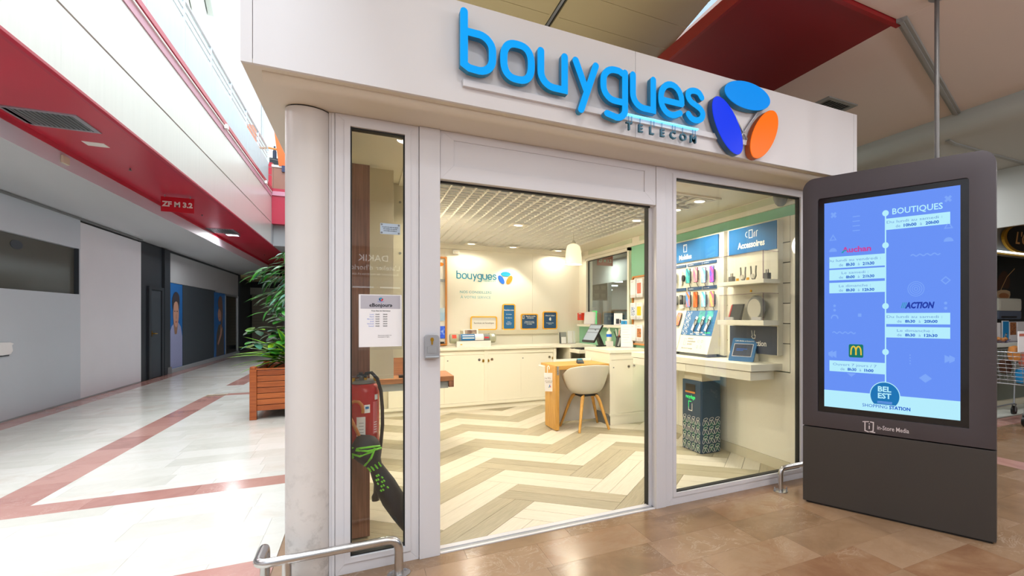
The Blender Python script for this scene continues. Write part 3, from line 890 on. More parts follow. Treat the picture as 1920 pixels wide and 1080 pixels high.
f = MB(); PL.poly(f, PL.ell(9.9, 2.30, .14, .06), -0.049, -0.045); f.build('sticker', 'charcoal', wn)
wn = root_struct('window_5', (XW, 22.3, 0.1))
MB().box(-4.03, 21.42, 0.1, -4.02, 23.28, 2.1).build('pane', 'black_gloss', wn)
f = MB(); f.box(-4.03, 23.24, .1, -3.99, 23.30, 2.1); f.box(-4.03, 21.40, .1, -4.0, 21.44, 2.1); f.box(-4.03, 21.4, 2.05, -4.0, 23.3, 2.12)
f.build('window_frame', 'alu', wn)
dr = root_struct('door_1', (XW, 14.9, 0))
MB().box(-4.04, 14.60, 0.01, -4.012, 15.26, 1.93).build('door_leaf', 'charcoal', dr)
f = MB(); f.box(-4.05, 14.47, 0, -3.99, 14.60, 2.0); f.box(-4.05, 15.27, 0, -3.99, 15.40, 2.0); f.box(-4.05, 14.6, 1.935, -3.99, 15.27, 2.0)
f.build('door_frame', 'charcoal_dark', dr)
f = MB(); f.tube([(-4.012, 14.70, 0.98), (-3.96, 14.70, 0.98), (-3.955, 14.73, .98), (-3.955, 14.82, 0.975)], 0.012, 8); f.box(-4.012, 14.68, .92, -4.005, 14.72, 1.04)
f.build('door_handle', 'brass', dr)
# coved ceiling above the shop fronts and the red soffit
cv = root_struct('ceiling_left', (-3.5, 12, 3.0))
def along_y(name, m, prof, y0, y1, parent, **kw):
    mb = MB(); mb.extrude([(x, y0, z) for x, z in prof], (0, y1 - y0, 0)); return mb.build(name, m, parent, **kw)
cove = [(-4.1, 2.935), (-3.85, 2.935), (-3.68, 2.945), (-3.55, 2.965), (-3.45, 3.0), (-3.36, 3.05), (-3.28, 3.10), (-3.22, 3.135), (-3.2, 3.15), (-3.2, 3.6), (-4.1, 3.6)]
along_y('cove', 'cove_grey', cove, 2, 36, cv, smooth=True, autos=35)
along_y('cove_band', 'lavender', [(-3.199, 3.145), (-3.192, 3.145), (-3.192, 3.335), (-3.199, 3.335)], 2, 36, cv)
along_y('red_riser', 'red_paint', [(-3.199, 3.336), (-3.185, 3.336), (-3.185, 3.41), (-3.199, 3.41)], 2, 36, cv)
along_y('red_soffit', 'red_paint', [(-3.2, 3.40), (-2.33, 3.40), (-2.33, 3.55), (-3.2, 3.55)], 2, 17.6, cv)
along_y('red_soffit', 'red_paint', [(-3.2, 3.40), (-2.33, 3.40), (-2.33, 3.55), (-3.2, 3.55)], 17.61, 36, cv)
along_y('soffit_lip', 'red_beam', [(-2.33, 3.40), (-2.315, 3.375), (-2.285, 3.375), (-2.27, 3.395), (-2.27, 3.42), (-2.33, 3.42)], 2, 36, cv)
bm_ = root_struct('wall_beam', (-2.3, 10, 4.1))
yb = [2, 6.2, 10.4, 14.6, 17.6]
for a, b in zip(yb[:-1], yb[1:]):
    along_y('beam_panel', 'alu_beam', [(-2.30, 3.421), (-2.275, 3.421), (-2.275, 4.012), (-2.30, 4.012)], a + .001, b - .001, bm_)
    along_y('beam_panel', 'alu_beam', [(-2.30, 4.035), (-2.275, 4.035), (-2.275, 4.755), (-2.30, 4.755)], a + .001, b - .001, bm_)
along_y('groove', 'brown_panel', [(-2.31, 4.0), (-2.292, 4.0), (-2.292, 4.05), (-2.31, 4.05)], 2, 17.6, bm_)
along_y('beam_core', 'charcoal', [(-2.6, 3.6), (-2.31, 3.6), (-2.31, 4.9), (-2.6, 4.9)], 2, 17.6, bm_)
along_y('pink_band', 'pink_band', [(-2.32, 4.756), (-2.262, 4.756), (-2.262, 4.87), (-2.32, 4.87)], 2, 17.6, bm_)
along_y('cable_trunk', 'white', [(-2.262, 4.868), (-2.245, 4.868), (-2.245, 4.893), (-2.262, 4.893)], 2, 17.6, bm_)
along_y('red_rail', 'red_beam', [(-2.32, 4.88), (-2.262, 4.895), (-2.235, 4.91), (-2.235, 4.985), (-2.27, 5.005), (-2.32, 5.005)], 2, 17.6, bm_)
# beam that crosses the void at the far end
xb = root_struct('wall_cross_beam', (0, 17.7, 4.4))
MB().box(-2.27, 17.62, 4.0, 3, 17.9, 4.80).build('beam_panel', 'red_beam', xb)
MB().box(-2.27, 17.585, 4.80, 3, 17.9, 4.92).build('beam_cap', 'pink_band', xb)
MB().box(-2.27, 17.60, 4.92, 3, 17.9, 5.0).build('beam_rail', 'red_beam', xb)
MB().box(-2.27, 17.66, 5.0, -2.235, 17.9, 5.72).build('brown_panel', 'brown_panel', xb)
MB().box(-2.23, 17.66, 5.0, -0.8, 17.7, 5.62).build('brown_panel', 'brown_panel', xb)
MB().box(-2.27, 17.63, 5.62, 0.6, 17.75, 5.68).build('capping', 'white', xb)
MB().box(-2.27, 17.9, 3.4, 3, 30, 4.0).build('lower_ceiling', 'grey_board', xb)
along_y('lower_beam', 'cove_grey', [(-2.30, 3.421), (-2.275, 3.421), (-2.275, 4.0), (-2.30, 4.0)], 17.6, 34, xb)
# balustrade of the upper floor
bal = root_struct('balustrade', (-2.3, 10, 5.0))
yb = [2.2 + 1.55 * i for i in range(11)]
for a, b in zip(yb[:-1], yb[1:]):
    MB().box(-2.36, a + .01, 5.006, -2.34, min(b, 17.6) - .01, 5.72).build('pale_panel', 'concrete_pale', bal)
for y in yb:
    MB().box(-2.40, y - .03, 5.70, -2.345, y + .03, 6.12).build('baluster', 'alu', bal, bevel=0.004)
for z, r in ((6.13, .028), (5.98, .012), (5.86, .012), (5.745, .016)):
    MB().cyl((-2.37, 2, z), (-2.37, 17.6, z), r, 8).build('rail', 'frame_white', bal)
for y0 in yb[:-1]:
    MB().box(-2.372, y0 + .04, 5.76, -2.368, y0 + 1.51, 6.10).build('pane', 'balustrade_glass', bal)
up = MB().box(-3.8, 0, 5.0, -3.6, 25.7, 15.0).build('wall_upper', 'wall_cream'); struct(up)
MB().box(-3.6, 0, 4.9, -2.36, 17.6, 5.0).build('upper_floor', 'step_white', up)
# far end of the corridor
fe = MB().box(-4.2, 27.0, 0, 1.5, 27.1, 4).box(-4.3, 23.6, 0, -4.2, 27.1, 4).build('wall_end', 'charcoal_dark'); struct(fe)
f = MB()
sh = Plane((0, 26.95, 0), (1, 0, 0))
for k in range(17):
    sh.rect(f, -4.15, 0.16 + k * .125, -3.05, 0.16 + k * .125 + .118, 0, .03)
o = f.build('roller_shutter', 'shutter', fe)
MB().box(-3.05, 26.85, 0, -2.75, 27, 2.5).build('shutter_post', 'bulk_grey', fe); MB().box(-4.2, 26.85, 2.3, -2.75, 27, 2.6).build('shutter_head', 'bulk_grey', fe)
MB().box(-4.2, 24.0, 2.86, -0.5, 27, 2.94).build('low_ceiling', 'beige_ceiling', fe)
MB().box(-2.7, 24.6, 0, -2.25, 24.9, 2.86).build('dark_pillar', 'charcoal_dark', fe)
# things seen far away on the upper level
ue = MB().box(-5.1, 30.0, 4.0, 4, 30.2, 15).build('wall_upper_end', 'wall_cream'); struct(ue)
MB().box(-5.1, 18, 4.9, 4, 30, 5.0).build('upper_floor', 'step_white', ue)

# ================================================================== MALL CEILINGS
ZB = 4.0
bc = root_struct('ceiling_panels', (1.5, 5, ZB))
y = 4.29 - .405 * 12
n = 0
for xa, xb_ in ((-0.25, 1.44), (1.53, 2.70)):
    y = 4.29 - .405 * 14
    while y < 11:
        e0, e1 = [xb_ if xa < 1 else 2.56 + .14 * min(1, max(0, (q - 3.4) / 1.1)) for q in (y, y + .4)]
        q0 = [(xa, y + .003, ZB), (e0, y + .003, ZB), (e1, y + .402, ZB), (xa, y + .402, ZB)]
        MB().hexa(q0, [(a_, b_, ZB + .02) for a_, b_, c_ in q0]).build('ceiling_panel', 'beige_ceiling', bc, bevel=0.0015)
        y += .405
for xa, m, z in ((1.44, 'beige_ceiling', 0), (1.465, 'alu', -.01), (1.49, 'dark_gap', .015), (1.512, 'beige_ceiling', 0)):
    MB().box(xa, -1.4, ZB + z, xa + .02, 11, ZB + z + .03).build('track_rail', m, bc)
MB().hexa([(2.54, -1.4, ZB - .03), (2.565, -1.4, ZB - .03), (2.70, 4.5, ZB - .03), (2.67, 4.5, ZB - .03)], [(2.54, -1.4, ZB + .03), (2.565, -1.4, ZB + .03), (2.70, 4.5, ZB + .03), (2.67, 4.5, ZB + .03)]).build('edge_trim', 'brown_panel', bc)
MB().box(-0.3, -1.5, ZB + .03, 2.5, 11.2, ZB + .1).build('ceiling_void', 'dark_gap', bc)
MB().box(-0.32, -7, ZB - .1, -0.25, 17.6, 6.5).build('void_edge', 'wall_cream', bc)
MB().box(-0.25, -7, ZB, 3, -1.41, ZB + .1).build('ceiling_front', 'beige_ceiling', bc)
bw = MB().box(2.95, 2.25, 3.45, 3.1, 16, 6.5).build('wall_concrete', 'concrete_blue'); struct(bw)
mc = root_struct('ceiling_right', (4.3, 4, 3.4))
MB().box(2.16, 2.26, 3.40, 3.292, 16, 3.45).build('maroon_soffit', 'maroon', mc)
MB().box(2.135, 2.26, 3.385, 2.16, 16, 3.48).build('maroon_lip', 'maroon_lip', mc)
MB().box(2.135, 2.225, 3.37, 3.3, 2.26, 3.5).build('maroon_lip', 'maroon_lip', mc)
MB().box(3.293, -7, 3.40, 5.32, 22, 3.45).build('mauve_soffit', 'mauve_ceiling', mc)
MB().box(2.0, -7, 3.40, 3.292, 2.22, 3.45).build('mauve_soffit', 'mauve_ceiling', mc)
f = MB()
a, b = Vector((3.26, 2.19, 3.375)), Vector((5.24, 2.93, 3.375)); d = (b - a).normalized(); s_ = Vector((-d.y, d.x, 0)) * .035
f.hexa([a - s_, b - s_, b + s_, a + s_], [p + Vector((0, 0, .03)) for p in (a - s_, b - s_, b + s_, a + s_)])
s2 = s_ * .35
f.hexa([a - s2 - Vector((0, 0, .012)), b - s2 - Vector((0, 0, .012)), b + s2 - Vector((0, 0, .012)), a + s2 - Vector((0, 0, .012))], [p + Vector((0, 0, .01)) for p in (a - s2, b - s2, b + s2, a + s2)])
f.build('expansion_strip', 'mid_grey', mc)
bk = root_struct('wall_bulkhead', (6, 5, 3))
cove = [(5.27, 3.44), (5.27, 3.34), (5.285, 3.28), (5.32, 3.23), (5.39, 3.195), (5.5, 3.18), (7.05, 3.18), (7.05, 3.44)]
along_y('cove', 'bulk_grey', cove, -7, 34, bk, smooth=True, autos=30)
along_y('bulkhead_face', 'bulk_grey', [(7.0, 2.455), (7.05, 2.455), (7.05, 3.179), (7.0, 3.179)], -7, 34, bk)
pr_ = [(5.40, 3.20), (5.5, 3.182), (6.98, 3.182), (6.98, 3.168), (5.5, 3.166), (5.38, 3.185)]
f = MB(); f.extrude([(x, 3.08, z) for x, z in pr_], (0, .045, 0)); f.build('cover_strip', 'mid_grey', bk)
MB().box(7.05, -7, 3.0, 12.6, 34, 3.05).build('market_ceiling', 'bulk_grey', bk)
bd = MB().box(12.4, -7, 0, 12.5, 34, 4).build('wall_market', 'bulk_grey'); struct(bd)
be = MB().box(3.4, 33.5, 0, 12.4, 33.6, 4).build('wall_market_end', 'bulk_grey'); struct(be)
wo = MB().box(-5, -7.2, 0, 12.5, -7.0, 6).build('wall_opposite', 'grey_board'); struct(wo)
wo2 = MB().box(-4.3, -7, 0, -4.2, 2, 5).build('wall_opposite_left', 'hoard_pale'); struct(wo2)
# ================================================================== SHOP SIGN ON THE FASCIA
PS = Plane((0, FY, 0), (1, 0, 0))
def cat(pts, n=5, closed=False):
    out = []; k = len(pts)
    rng = range(k) if closed else range(k - 1)
    for i in rng:
        p0 = pts[(i - 1) % k] if closed or i > 0 else pts[0]
        p1 = pts[i]; p2 = pts[(i + 1) % k]
        p3 = pts[(i + 2) % k] if closed or i + 2 < k else pts[-1]
        for j in range(n):
            t = j / n
            out.append(tuple(.5 * ((2 * p1[a]) + (-p0[a] + p2[a]) * t + (2 * p0[a] - 5 * p1[a] + 4 * p2[a] - p3[a]) * t * t + (-p0[a] + 3 * p1[a] - 3 * p2[a] + p3[a]) * t ** 3) for a in (0, 1)))
    if not closed: out.append(pts[-1])
    return out
def sup(cx, cz, a, b, e=2.6, n=36):
    out = []
    for i in range(n):
        t = 2 * PI * i / n
        c, s_ = math.cos(t), math.sin(t)
        out.append((cx + a * math.copysign(abs(c) ** (2 / e), c), cz + b * math.copysign(abs(s_) ** (2 / e), s_)))
    return out
T, Bz = 2.757, 2.574
def U(x0, x1): return [(x0, T), (x0, 2.648)] + arc(x0 + .075, 2.648, .075, 180, 270, 8, .074) + [(x1, Bz), (x1, T)]
LET = [
    ('b', [([(.442, 2.853), (.442, 2.592), (.468, 2.577)] + arc(.512, 2.645, .069, -90, 0, 7, .071) + arc(.512, 2.688, .069, 0, 90, 7, .069), False), ([(.512, T), (.444, T)], False)]),
    ('o', [(sup(.7105, 2.6655, .0725, .0915), True)]),
    ('u', [(U(.835, .969), False)]),
    ('y', [([(1.033, 2.754), (1.097, 2.60)], False), ([(1.155, 2.752), (1.066, 2.488)], False)]),
    ('g', [([(1.34, T - .002), (1.34, 2.55)] + arc(1.285, 2.54, .055, 0, -90, 6, .054) + [(1.225, 2.498)], False), ([(1.335, 2.58)] + arc(1.275, 2.655, .073, 270, 180, 7, .075) + arc(1.275, 2.685, .073, 180, 90, 7, .072) + [(1.30, T), (1.338, 2.742)], False)]),
    ('u', [(U(1.392, 1.530), False)]),
    ('e', [([(1.734, 2.652)] + arc(1.659, 2.668, .075, 5, 180, 12, .089) + arc(1.661, 2.655, .077, 180, 300, 9, .083) + [(1.722, 2.594)], False), ([(1.588, 2.652), (1.732, 2.652)], False)]),
    ('s', [(cat([(1.886, 2.724), (1.864, 2.750), (1.828, 2.756), (1.790, 2.742), (1.782, 2.712), (1.802, 2.684), (1.838, 2.668), (1.876, 2.650), (1.894, 2.622), (1.880, 2.588), (1.842, 2.573), (1.806, 2.580), (1.784, 2.602)], 4), False)]),
]
sg = thing('shop_sign', 'large lit blue shop sign reading bouygues TELECOM with three oval petals on white fascia', 'sign', (1.5, FY, 2.42))
mb = MB(); PS.rect(mb, .445, 2.503, 2.33, 2.537, 0.0, .024); mb.build('mounting_rail', 'frame_white', sg, bevel=0.002)
SW = .0365
for ch, strokes in LET:
    mb = MB(); mf = MB()
    for si_, (path, closed) in enumerate(strokes):
        PS.stroke(mb, path, SW, .025, .066 - .0006 * si_, closed=closed)
        PS.stroke(mf, path, SW, .0661, .071 - .0006 * si_, closed=closed)
    side = mb.build('letter', 'letter_side', sg)
    mf.build('letter_face', 'letter_face', side)
for nm, cu, cv_, ang, face, sd in (('petal', 2.269, 2.820, 0, 'petal_sky', 'letter_side'), ('petal', 2.098, 2.587, 120, 'petal_blue', 'navy'), ('petal', 2.414, 2.587, 60, 'petal_orange', 'orange_side')):
    mb = MB(); PS.poly(mb, PS.ell(cu, cv_, .198, .092, math.radians(ang), 40), .012, .06); o = mb.build('petal', sd, sg)
    mb = MB(); PS.poly(mb, PS.ell(cu, cv_, .196, .090, math.radians(ang), 40), .0601, .066); f = mb.build('petal_face', face, o)
    o['label'] = {'petal_sky': 'sky blue oval petal', 'petal_blue': 'deep blue oval petal', 'petal_orange': 'orange oval petal'}[face]
mb = MB(); mb.tube([PS.p(2.15, 2.73, .02), PS.p(2.33, 2.5, .02)], .008, 6); mb.tube([PS.p(2.4, 2.76, .02), PS.p(2.2, 2.5, .02)], .008, 6); mb.build('bracket', 'zinc', sg)
mb = MB(); PS.rect(mb, 1.366, 2.5265, 1.878, 2.534, .024, .046); mb.build('led_strip', 'led_blue', sg)
xs = [1.383 + .0765 * i for i in range(7)]
for x in xs:
    for dx in ((0, .02) if x in (xs[0], xs[2], xs[4], xs[6]) else (0,)):
        mb = MB(); PS.rect(mb, x + dx - .0013, 2.488, x + dx + .0013, 2.527, .03, .033); mb.build('hanging_rod', 'letter_side', sg)
for x, ch in zip(xs, 'TELECOM'):
    PS.text(ch, x, 2.442, .064, 'telecom_ink', sg, 'small_letter', bold=.02, w=.024, depth=.018)

# ================================================================== ADVERTISING TOTEM
KA = Vector((2.794, 2.643, 0)); KB = Vector((3.243, 1.588, 0))
kx = (KB - KA).normalized(); kn = kx.cross(Vector((0, 0, 1)))
kc = (KA + KB) / 2 - kn * 0.07
ks = thing('advertising_totem', 'tall dark grey digital totem with lit blue screen listing opening hours', 'display', (kc.x, kc.y, 0), math.atan2(kx.y, kx.x))
K = Plane(KA, kx)
KW, KH = 1.147, 2.322
def top_round(w0, h0, w1, h1, r, k=8):
    return [(w0, h0), (w1, h0)] + arc(w1 - r, h1 - r, r, 0, 90, k) + arc(w0 + r, h1 - r, r, 90, 180, k)
mb = MB(); K.poly(mb, top_round(0.006, .02, KW - .006, KH - .008, .08), -.155, -.062); mb.build('rear_shell', 'kiosk_body', ks, bevel=0.006)
mb = MB(); K.poly(mb, top_round(0.03, .02, KW - .03, KH - .04, .08), -.062, -.048); mb.build('core', 'black', ks)
# front shell with screen opening
out = [(0, .557), (KW, .557)] + arc(KW - .085, KH - .085, .085, 0, 90, 10) + arc(.085, KH - .085, .085, 90, 180, 10)
def inner_for(outer, u0, v0, u1, v1):
    r = []
    n = len(outer)
    for i, (a, b) in enumerate(outer):
        if i == 0: r.append((u0, v0))
        elif i == 1: r.append((u1, v0))
        elif i < 2 + (n - 2) // 2: 
            t = (i - 2) / ((n - 2) // 2 - 1); ang = t * 90
            r.append((u1 - .02 + .02 * math.cos(math.radians(ang)), v1 - .02 + .02 * math.sin(math.radians(ang))))
        else:
            t = (i - 2 - (n - 2) // 2) / ((n - 2) // 2 - 1); ang = 90 + t * 90
            r.append((u0 + .02 + .02 * math.cos(math.radians(ang)), v1 - .02 + .02 * math.sin(math.radians(ang))))
    return r
mb = MB(); K.ring(mb, out, inner_for(out, .108, .664, 1.013, 2.172), -.048, 0.0); mb.build('front_shell', 'kiosk_body', ks, bevel=0.003, smooth=True, autos=30)
mb = MB(); K.rect(mb, 0, .014, KW, .549, -.048, -.002); mb.build('base_panel', 'kiosk_base', ks, bevel=0.003)
mb = MB(); K.rect(mb, .02, .0, KW - .02, .02, -.15, -.02); mb.build('plinth', 'black', ks)
mb = MB(); K.rect(mb, KW - .0005, .02, KW + .001, KH - .1, -.046, -.036); mb.build('edge_strip', 'kiosk_edge', ks)
mb = MB(); K.rect(mb, .10, .655, 1.02, 2.18, -.03, -.012); gl = mb.build('screen_glass', 'black_gloss', ks)
mb = MB(); K.rect(mb, .152, .705, .968, 2.135, -.011, -.009); scr = mb.build('screen', 'screen_blue', ks)
SWZ = -.0085
def kt(txt, u0, u1, v, cap, m, bold=0.0, lift=0.0, **kw):
    size = cap / .70
    o = K.text(txt, (u0 + u1) / 2, v, size, m, ks if False else scr, 'screen_text', bold=bold, w=SWZ + .0012 + lift, depth=.0006, **kw)
    inv = WORLD[scr.name]
    xsv = [(inv @ v_.co - KA).dot(kx) for v_ in o.data.vertices]
    if xsv:
        w = max(xsv) - min(xsv); c = (max(xsv) + min(xsv)) / 2
        f = (u1 - u0) / max(w, 1e-6); t = (u0 + u1) / 2
        iv = inv.inverted()
        for v_ in o.data.vertices:
            P_ = inv @ v_.co; u = (P_ - KA).dot(kx)
            v_.co = iv @ (P_ + kx * ((u - c) * f + t - u))
    return o
def kr(u0, v0, u1, v1, m, name='screen_box', w=0.0):
    mb = MB(); K.rect(mb, u0, v0, u1, v1, SWZ + w, SWZ + .0006 + w); return mb.build(name, m, scr)
def kp(pts, m, name='screen_shape', w=0.0):
    mb = MB(); K.poly(mb, pts, SWZ + w, SWZ + .0006 + w); return mb.build(name, m, scr)
kr(.546, .86, .554, 2.017, 'screen_pale', 'timeline')
for v in (2.017, 1.806, 1.406, 1.104): kp(K.ell(.55, v, .020, .020, 0, 20), 'screen_pale', 'timeline_dot', .0003)
kt('BOUTIQUES', .591, .876, 2.004, .038, 'screen_pale', .015)
def hours(u0, u1, v0, v1, a, parts_):
    kr(u0, v0, u1, v1, 'screen_pale')
    h = v1 - v0; uc = (u0 + u1) / 2
    kt(a, uc - .0088 * len(a), uc + .0070 * len(a), v0 + h * .56, h * .23, 'screen_grey', 0)
    n = sum(len(p[0]) for p in parts_) + len(parts_) - 1
    cw = .0155; x = uc - n * cw / 2
    for t_, b_ in parts_:
        w_ = len(t_) * cw
        kt(t_, x + .002, x + w_ - .002, v0 + h * .14, h * .25, 'screen_ink' if b_ else 'screen_grey', .03 if b_ else 0); x += w_ + cw
hours(.552, .915, 1.906, 1.980, 'Du lundi au samedi :', [('de', 0), ('10h00', 1), ('à', 0), ('20h00', 1)])
hours(.187, .548, 1.674, 1.753, 'Du lundi au vendredi :', [('de', 0), ('8h30', 1), ('à', 0), ('21h30', 1)])
hours(.187, .548, 1.590, 1.663, 'Le samedi :', [('de', 0), ('8h00', 1), ('à', 0), ('21h30', 1)])
hours(.187, .548, 1.500, 1.573, 'Le dimanche :', [('de', 0), ('8h30', 1), ('à', 0), ('12h30', 1)])
hours(.552, .915, 1.288, 1.360, 'Du lundi au samedi :', [('de', 0), ('8h30', 1), ('à', 0), ('20h00', 1)])
hours(.552, .915, 1.200, 1.270, 'Le dimanche :', [('de', 0), ('8h30', 1), ('à', 0), ('12h30', 1)])
hours(.188, .552, .956, 1.031, 'Ouvert 7 jours / 7', [('de', 0), ('8h30', 1), ('à', 0), ('1h00', 1)])
kt('Auchan', .272, .462, 1.779, .036, 'screen_pink', .035)
kp([(.268, 1.776), (.282, 1.776), (.288, 1.787), (.306, 1.790), (.306, 1.797), (.29, 1.797), (.278, 1.790)], 'screen_teal', w=.0014)
kt('ACTION', .665, .832, 1.391, .037, 'screen_navy', .05, shear=.25)
for i in range(3): kp([(.642 + .010 * i, 1.391), (.646 + .010 * i, 1.391), (.656 + .010 * i, 1.428), (.652 + .010 * i, 1.428)], 'screen_teal')
kp(K.rr(.318, 1.059, .412, 1.148, .01), 'screen_green')
for c in (.349, .381):
    mb = MB(); K.stroke(mb, [(c - .017, 1.079)] + arc(c, 1.10, .016, 175, 5, 8, .034) + [(c + .017, 1.079)], .009, SWZ + .0008, SWZ + .0014); mb.build('screen_emblem', 'screen_yellow', scr)
kr(.152, .705, .968, .822, 'screen_pale', 'screen_band')
kp(K.ell(.5455, .815, .093, .093, 0, 36), 'screen_pale', 'seal', .0008)
kp(K.ell(.5455, .815, .088, .088, 0, 36), 'screen_seal', 'seal', .0015)
kr(.44, .718, .655, .757, 'screen_pale', 'screen_band', .0022)
kt('BEL', .504, .585, .842, .034, 'screen_pale', .03, lift=.0016)
kt('EST', .504, .585, .798, .034, 'screen_pale', .03, lift=.0016)
kt('SHOPPING', .407, .562, .732, .021, 'screen_ink', 0, lift=.0022); kt('STATION', .573, .697, .732, .021, 'screen_ink', .035, lift=.0022)
for i in range(2): kr(.5, .773 - .009 * i, .59, .777 - .009 * i, 'screen_soft', 'seal_line', .0022)
# faint shapes on the wallpaper
def cross(u, v, r=.022):
    for s_ in (45, 135):
        a = math.radians(s_); d = Vector((math.cos(a), math.sin(a))); n_ = Vector((-d.y, d.x))
        kp([tuple(Vector((u, v)) + d * r * i + n_ * .007 * j) for i, j in ((-1, -1), (1, -1), (1, 1), (-1, 1))], 'screen_soft')
cross(.216, 2.046); cross(.904, 2.061)
for i in range(4): kr(.343, 2.016 - .032 * i, .39, 2.022 - .032 * i, 'screen_soft', 'screen_shape')
for u, v in ((.212, 1.888), (.906, 1.897)):
    mb = MB(); K.stroke(mb, [(u - .02, v - .016), (u + .02, v - .016), (u, v + .018)], .006, SWZ, SWZ + .0006, closed=True); mb.build('screen_shape', 'screen_soft', scr)
for u, v in ((.906, 1.808), (.212, 1.80)): kp(arc(u, v - .01, .026, 0, 180, 12), 'screen_soft')
def wave(u0, u1, v, n=4):
    mb = MB(); K.stroke(mb, [(u0 + (u1 - u0) * i / (n * 6), v + .006 * math.sin(2 * PI * i / 6)) for i in range(n * 6 + 1)], .007, SWZ, SWZ + .0006); mb.build('screen_shape', 'screen_soft', scr)
wave(.70, .86, 1.727); wave(.21, .36, 1.226)
for r in (.046, .034, .022, .010):
    mb = MB(); K.stroke(mb, K.ell(.728, 1.513, r, r, 0, 24), .004, SWZ, SWZ + .0006, closed=True); mb.build('screen_shape', 'screen_soft', scr)
mb = MB(); K.stroke(mb, [(.868, 1.56), (.891, 1.538), (.914, 1.56), (.891, 1.582)], .006, SWZ, SWZ + .0006, closed=True); mb.build('screen_shape', 'screen_soft', scr)
for u, v in ((.223, 1.412), (.223, 1.382), (.891, 1.42), (.891, 1.388)): kp(K.ell(u, v, .009, .009, 0, 12), 'screen_soft')
kr(.378, 1.336, .40, 1.358, 'screen_soft', 'screen_shape')
mb = MB(); K.stroke(mb, arc(.223, 1.325, .022, 0, 180, 10), .008, SWZ, SWZ + .0006); mb.build('screen_shape', 'screen_soft', scr)
kp([(.745, .948), (.781, .976), (.817, .948), (.781, .920)], 'screen_soft'); kp([(.305, .95), (.335, .925), (.365, .95)], 'screen_soft')
for u, s_ in ((.21, -1), (.235, -1), (.885, 1), (.91, 1)): kp([(u, 1.05), (u + s_ * .028, 1.065), (u + s_ * .03, 1.085), (u, 1.10)], 'screen_soft')
for i in range(4): kp(K.ell(.695, 1.09 - .018 * i, .004, .004, 0, 8), 'screen_soft')
# maker's mark
K.text('in-Store Media', .500, .590, .040, 'logo_white', ks, 'lettering', align='LEFT', bold=.008, w=.0002, xs=.80)
mb = MB()
K.stroke(mb, [(.425, .632), (.425, .572), (.445, .566)], .007, .0002, .0012); K.stroke(mb, [(.412, .630), (.448, .634)], .006, .0002, .0012)
K.stroke(mb, [(.460, .634), (.478, .632), (.476, .574), (.452, .568), (.486, .566)], .007, .0002, .0012); K.stroke(mb, [(.452, .606), (.452, .588)], .007, .0002, .0012); K.poly(mb, K.ell(.452, .620, .004, .004, 0, 10), .0002, .0012)
mb.build('emblem', 'logo_white', ks)
# pole from the ceiling down behind the totem
pp = K.p(.83, 0, -.112)
po = thing('suspension_pole', 'thin grey metal pole rising from behind the totem to the ceiling', 'pole', (pp.x, pp.y, 2.31))
MB().cyl((pp.x, pp.y, 2.30), (pp.x, pp.y, 3.385),   .0145, 14).build('tube', 'pole_grey', po, smooth=True)
MB().cyl((pp.x, pp.y, 3.375), (pp.x, pp.y, 3.40), .05, 18).build('ceiling_plate', 'alu', po)

# ================================================================== TUBE BUMPER RAILS
def flange(mb, x, y, r=.055):
    mb.lathe([(r, 0), (r, .005), (.024, .008)], (x, y, 0), 24)
def screws(mb, x, y):
    for a in (0.6, 2.7, 4.8):
        mb.cyl((x + .04 * math.cos(a), y + .04 * math.sin(a), .005), (x + .04 * math.cos(a), y + .04 * math.sin(a), .011), .006, 8)
def bend(p0, c, p1, n=7):
    """quarter bend through control corner c"""
    p0, c, p1 = Vector(p0), Vector(c), Vector(p1); out = []
    for i in range(n + 1):
        t = i / n; out.append(p0 * (1 - t) ** 2 + c * 2 * t * (1 - t) + p1 * t * t)
    return out
ra = thing('bumper_rail', 'low bent stainless steel bumper rail around the foot of white column', 'rail', (-.1, 2.90, 0))
zt = .186
path = [Vector((.165, 2.90, .0))] + bend((.165, 2.90, zt - .06), (.165, 2.90, zt), (.105, 2.90, zt)) + bend((-.37, 2.90, zt), (-.43, 2.90, zt), (-.43, 2.95, zt)) + bend((-.43, 3.08, zt), (-.43, 3.13, zt), (-.43, 3.13, zt - .055)) + [Vector((-.43, 3.13, 0))]
mb = MB(); mb.tube(path, .0215, 20); mb.build('tube', 'steel', ra, smooth=True, autos=60)
mb = MB(); mb.tube([(-.315, 2.90, 0), (-.315, 2.90, zt - .01)], .0195, 18); mb.build('leg', 'steel', ra, smooth=True)
for x, y in ((.165, 2.90), (-.315, 2.90), (-.43, 3.13)):
    mb = MB(); flange(mb, x, y); f = mb.build('foot_plate', 'steel', ra, smooth=True)
    mb = MB(); screws(mb, x, y); mb.build('screw', 'zinc', f)
rb = thing('bumper_rail', 'low stainless steel bumper rail running behind the dark totem', 'rail', (2.95, 2.88, 0))
path = [Vector((2.81, 2.88, 0))] + bend((2.81, 2.88, .125), (2.81, 2.88, .175), (2.86, 2.88, .175)) + bend((3.50, 2.88, .175), (3.56, 2.88, .175), (3.56, 2.88, .12)) + [Vector((3.56, 2.88, 0))]
mb = MB(); mb.tube(path, .0195, 18); mb.build('tube', 'steel', rb, smooth=True, autos=60)
for x, y in ((2.81, 2.88), (3.56, 2.88)):
    mb = MB(); flange(mb, x, y); f = mb.build('foot_plate', 'steel', rb, smooth=True)
    mb = MB()
    for a in (2.6, 5.8): mb.cyl((x + .045 * math.cos(a), y + .045 * math.sin(a), .005), (x + .045 * math.cos(a), y + .045 * math.sin(a), .03), .005, 8)
    mb.build('screw', 'zinc', f)

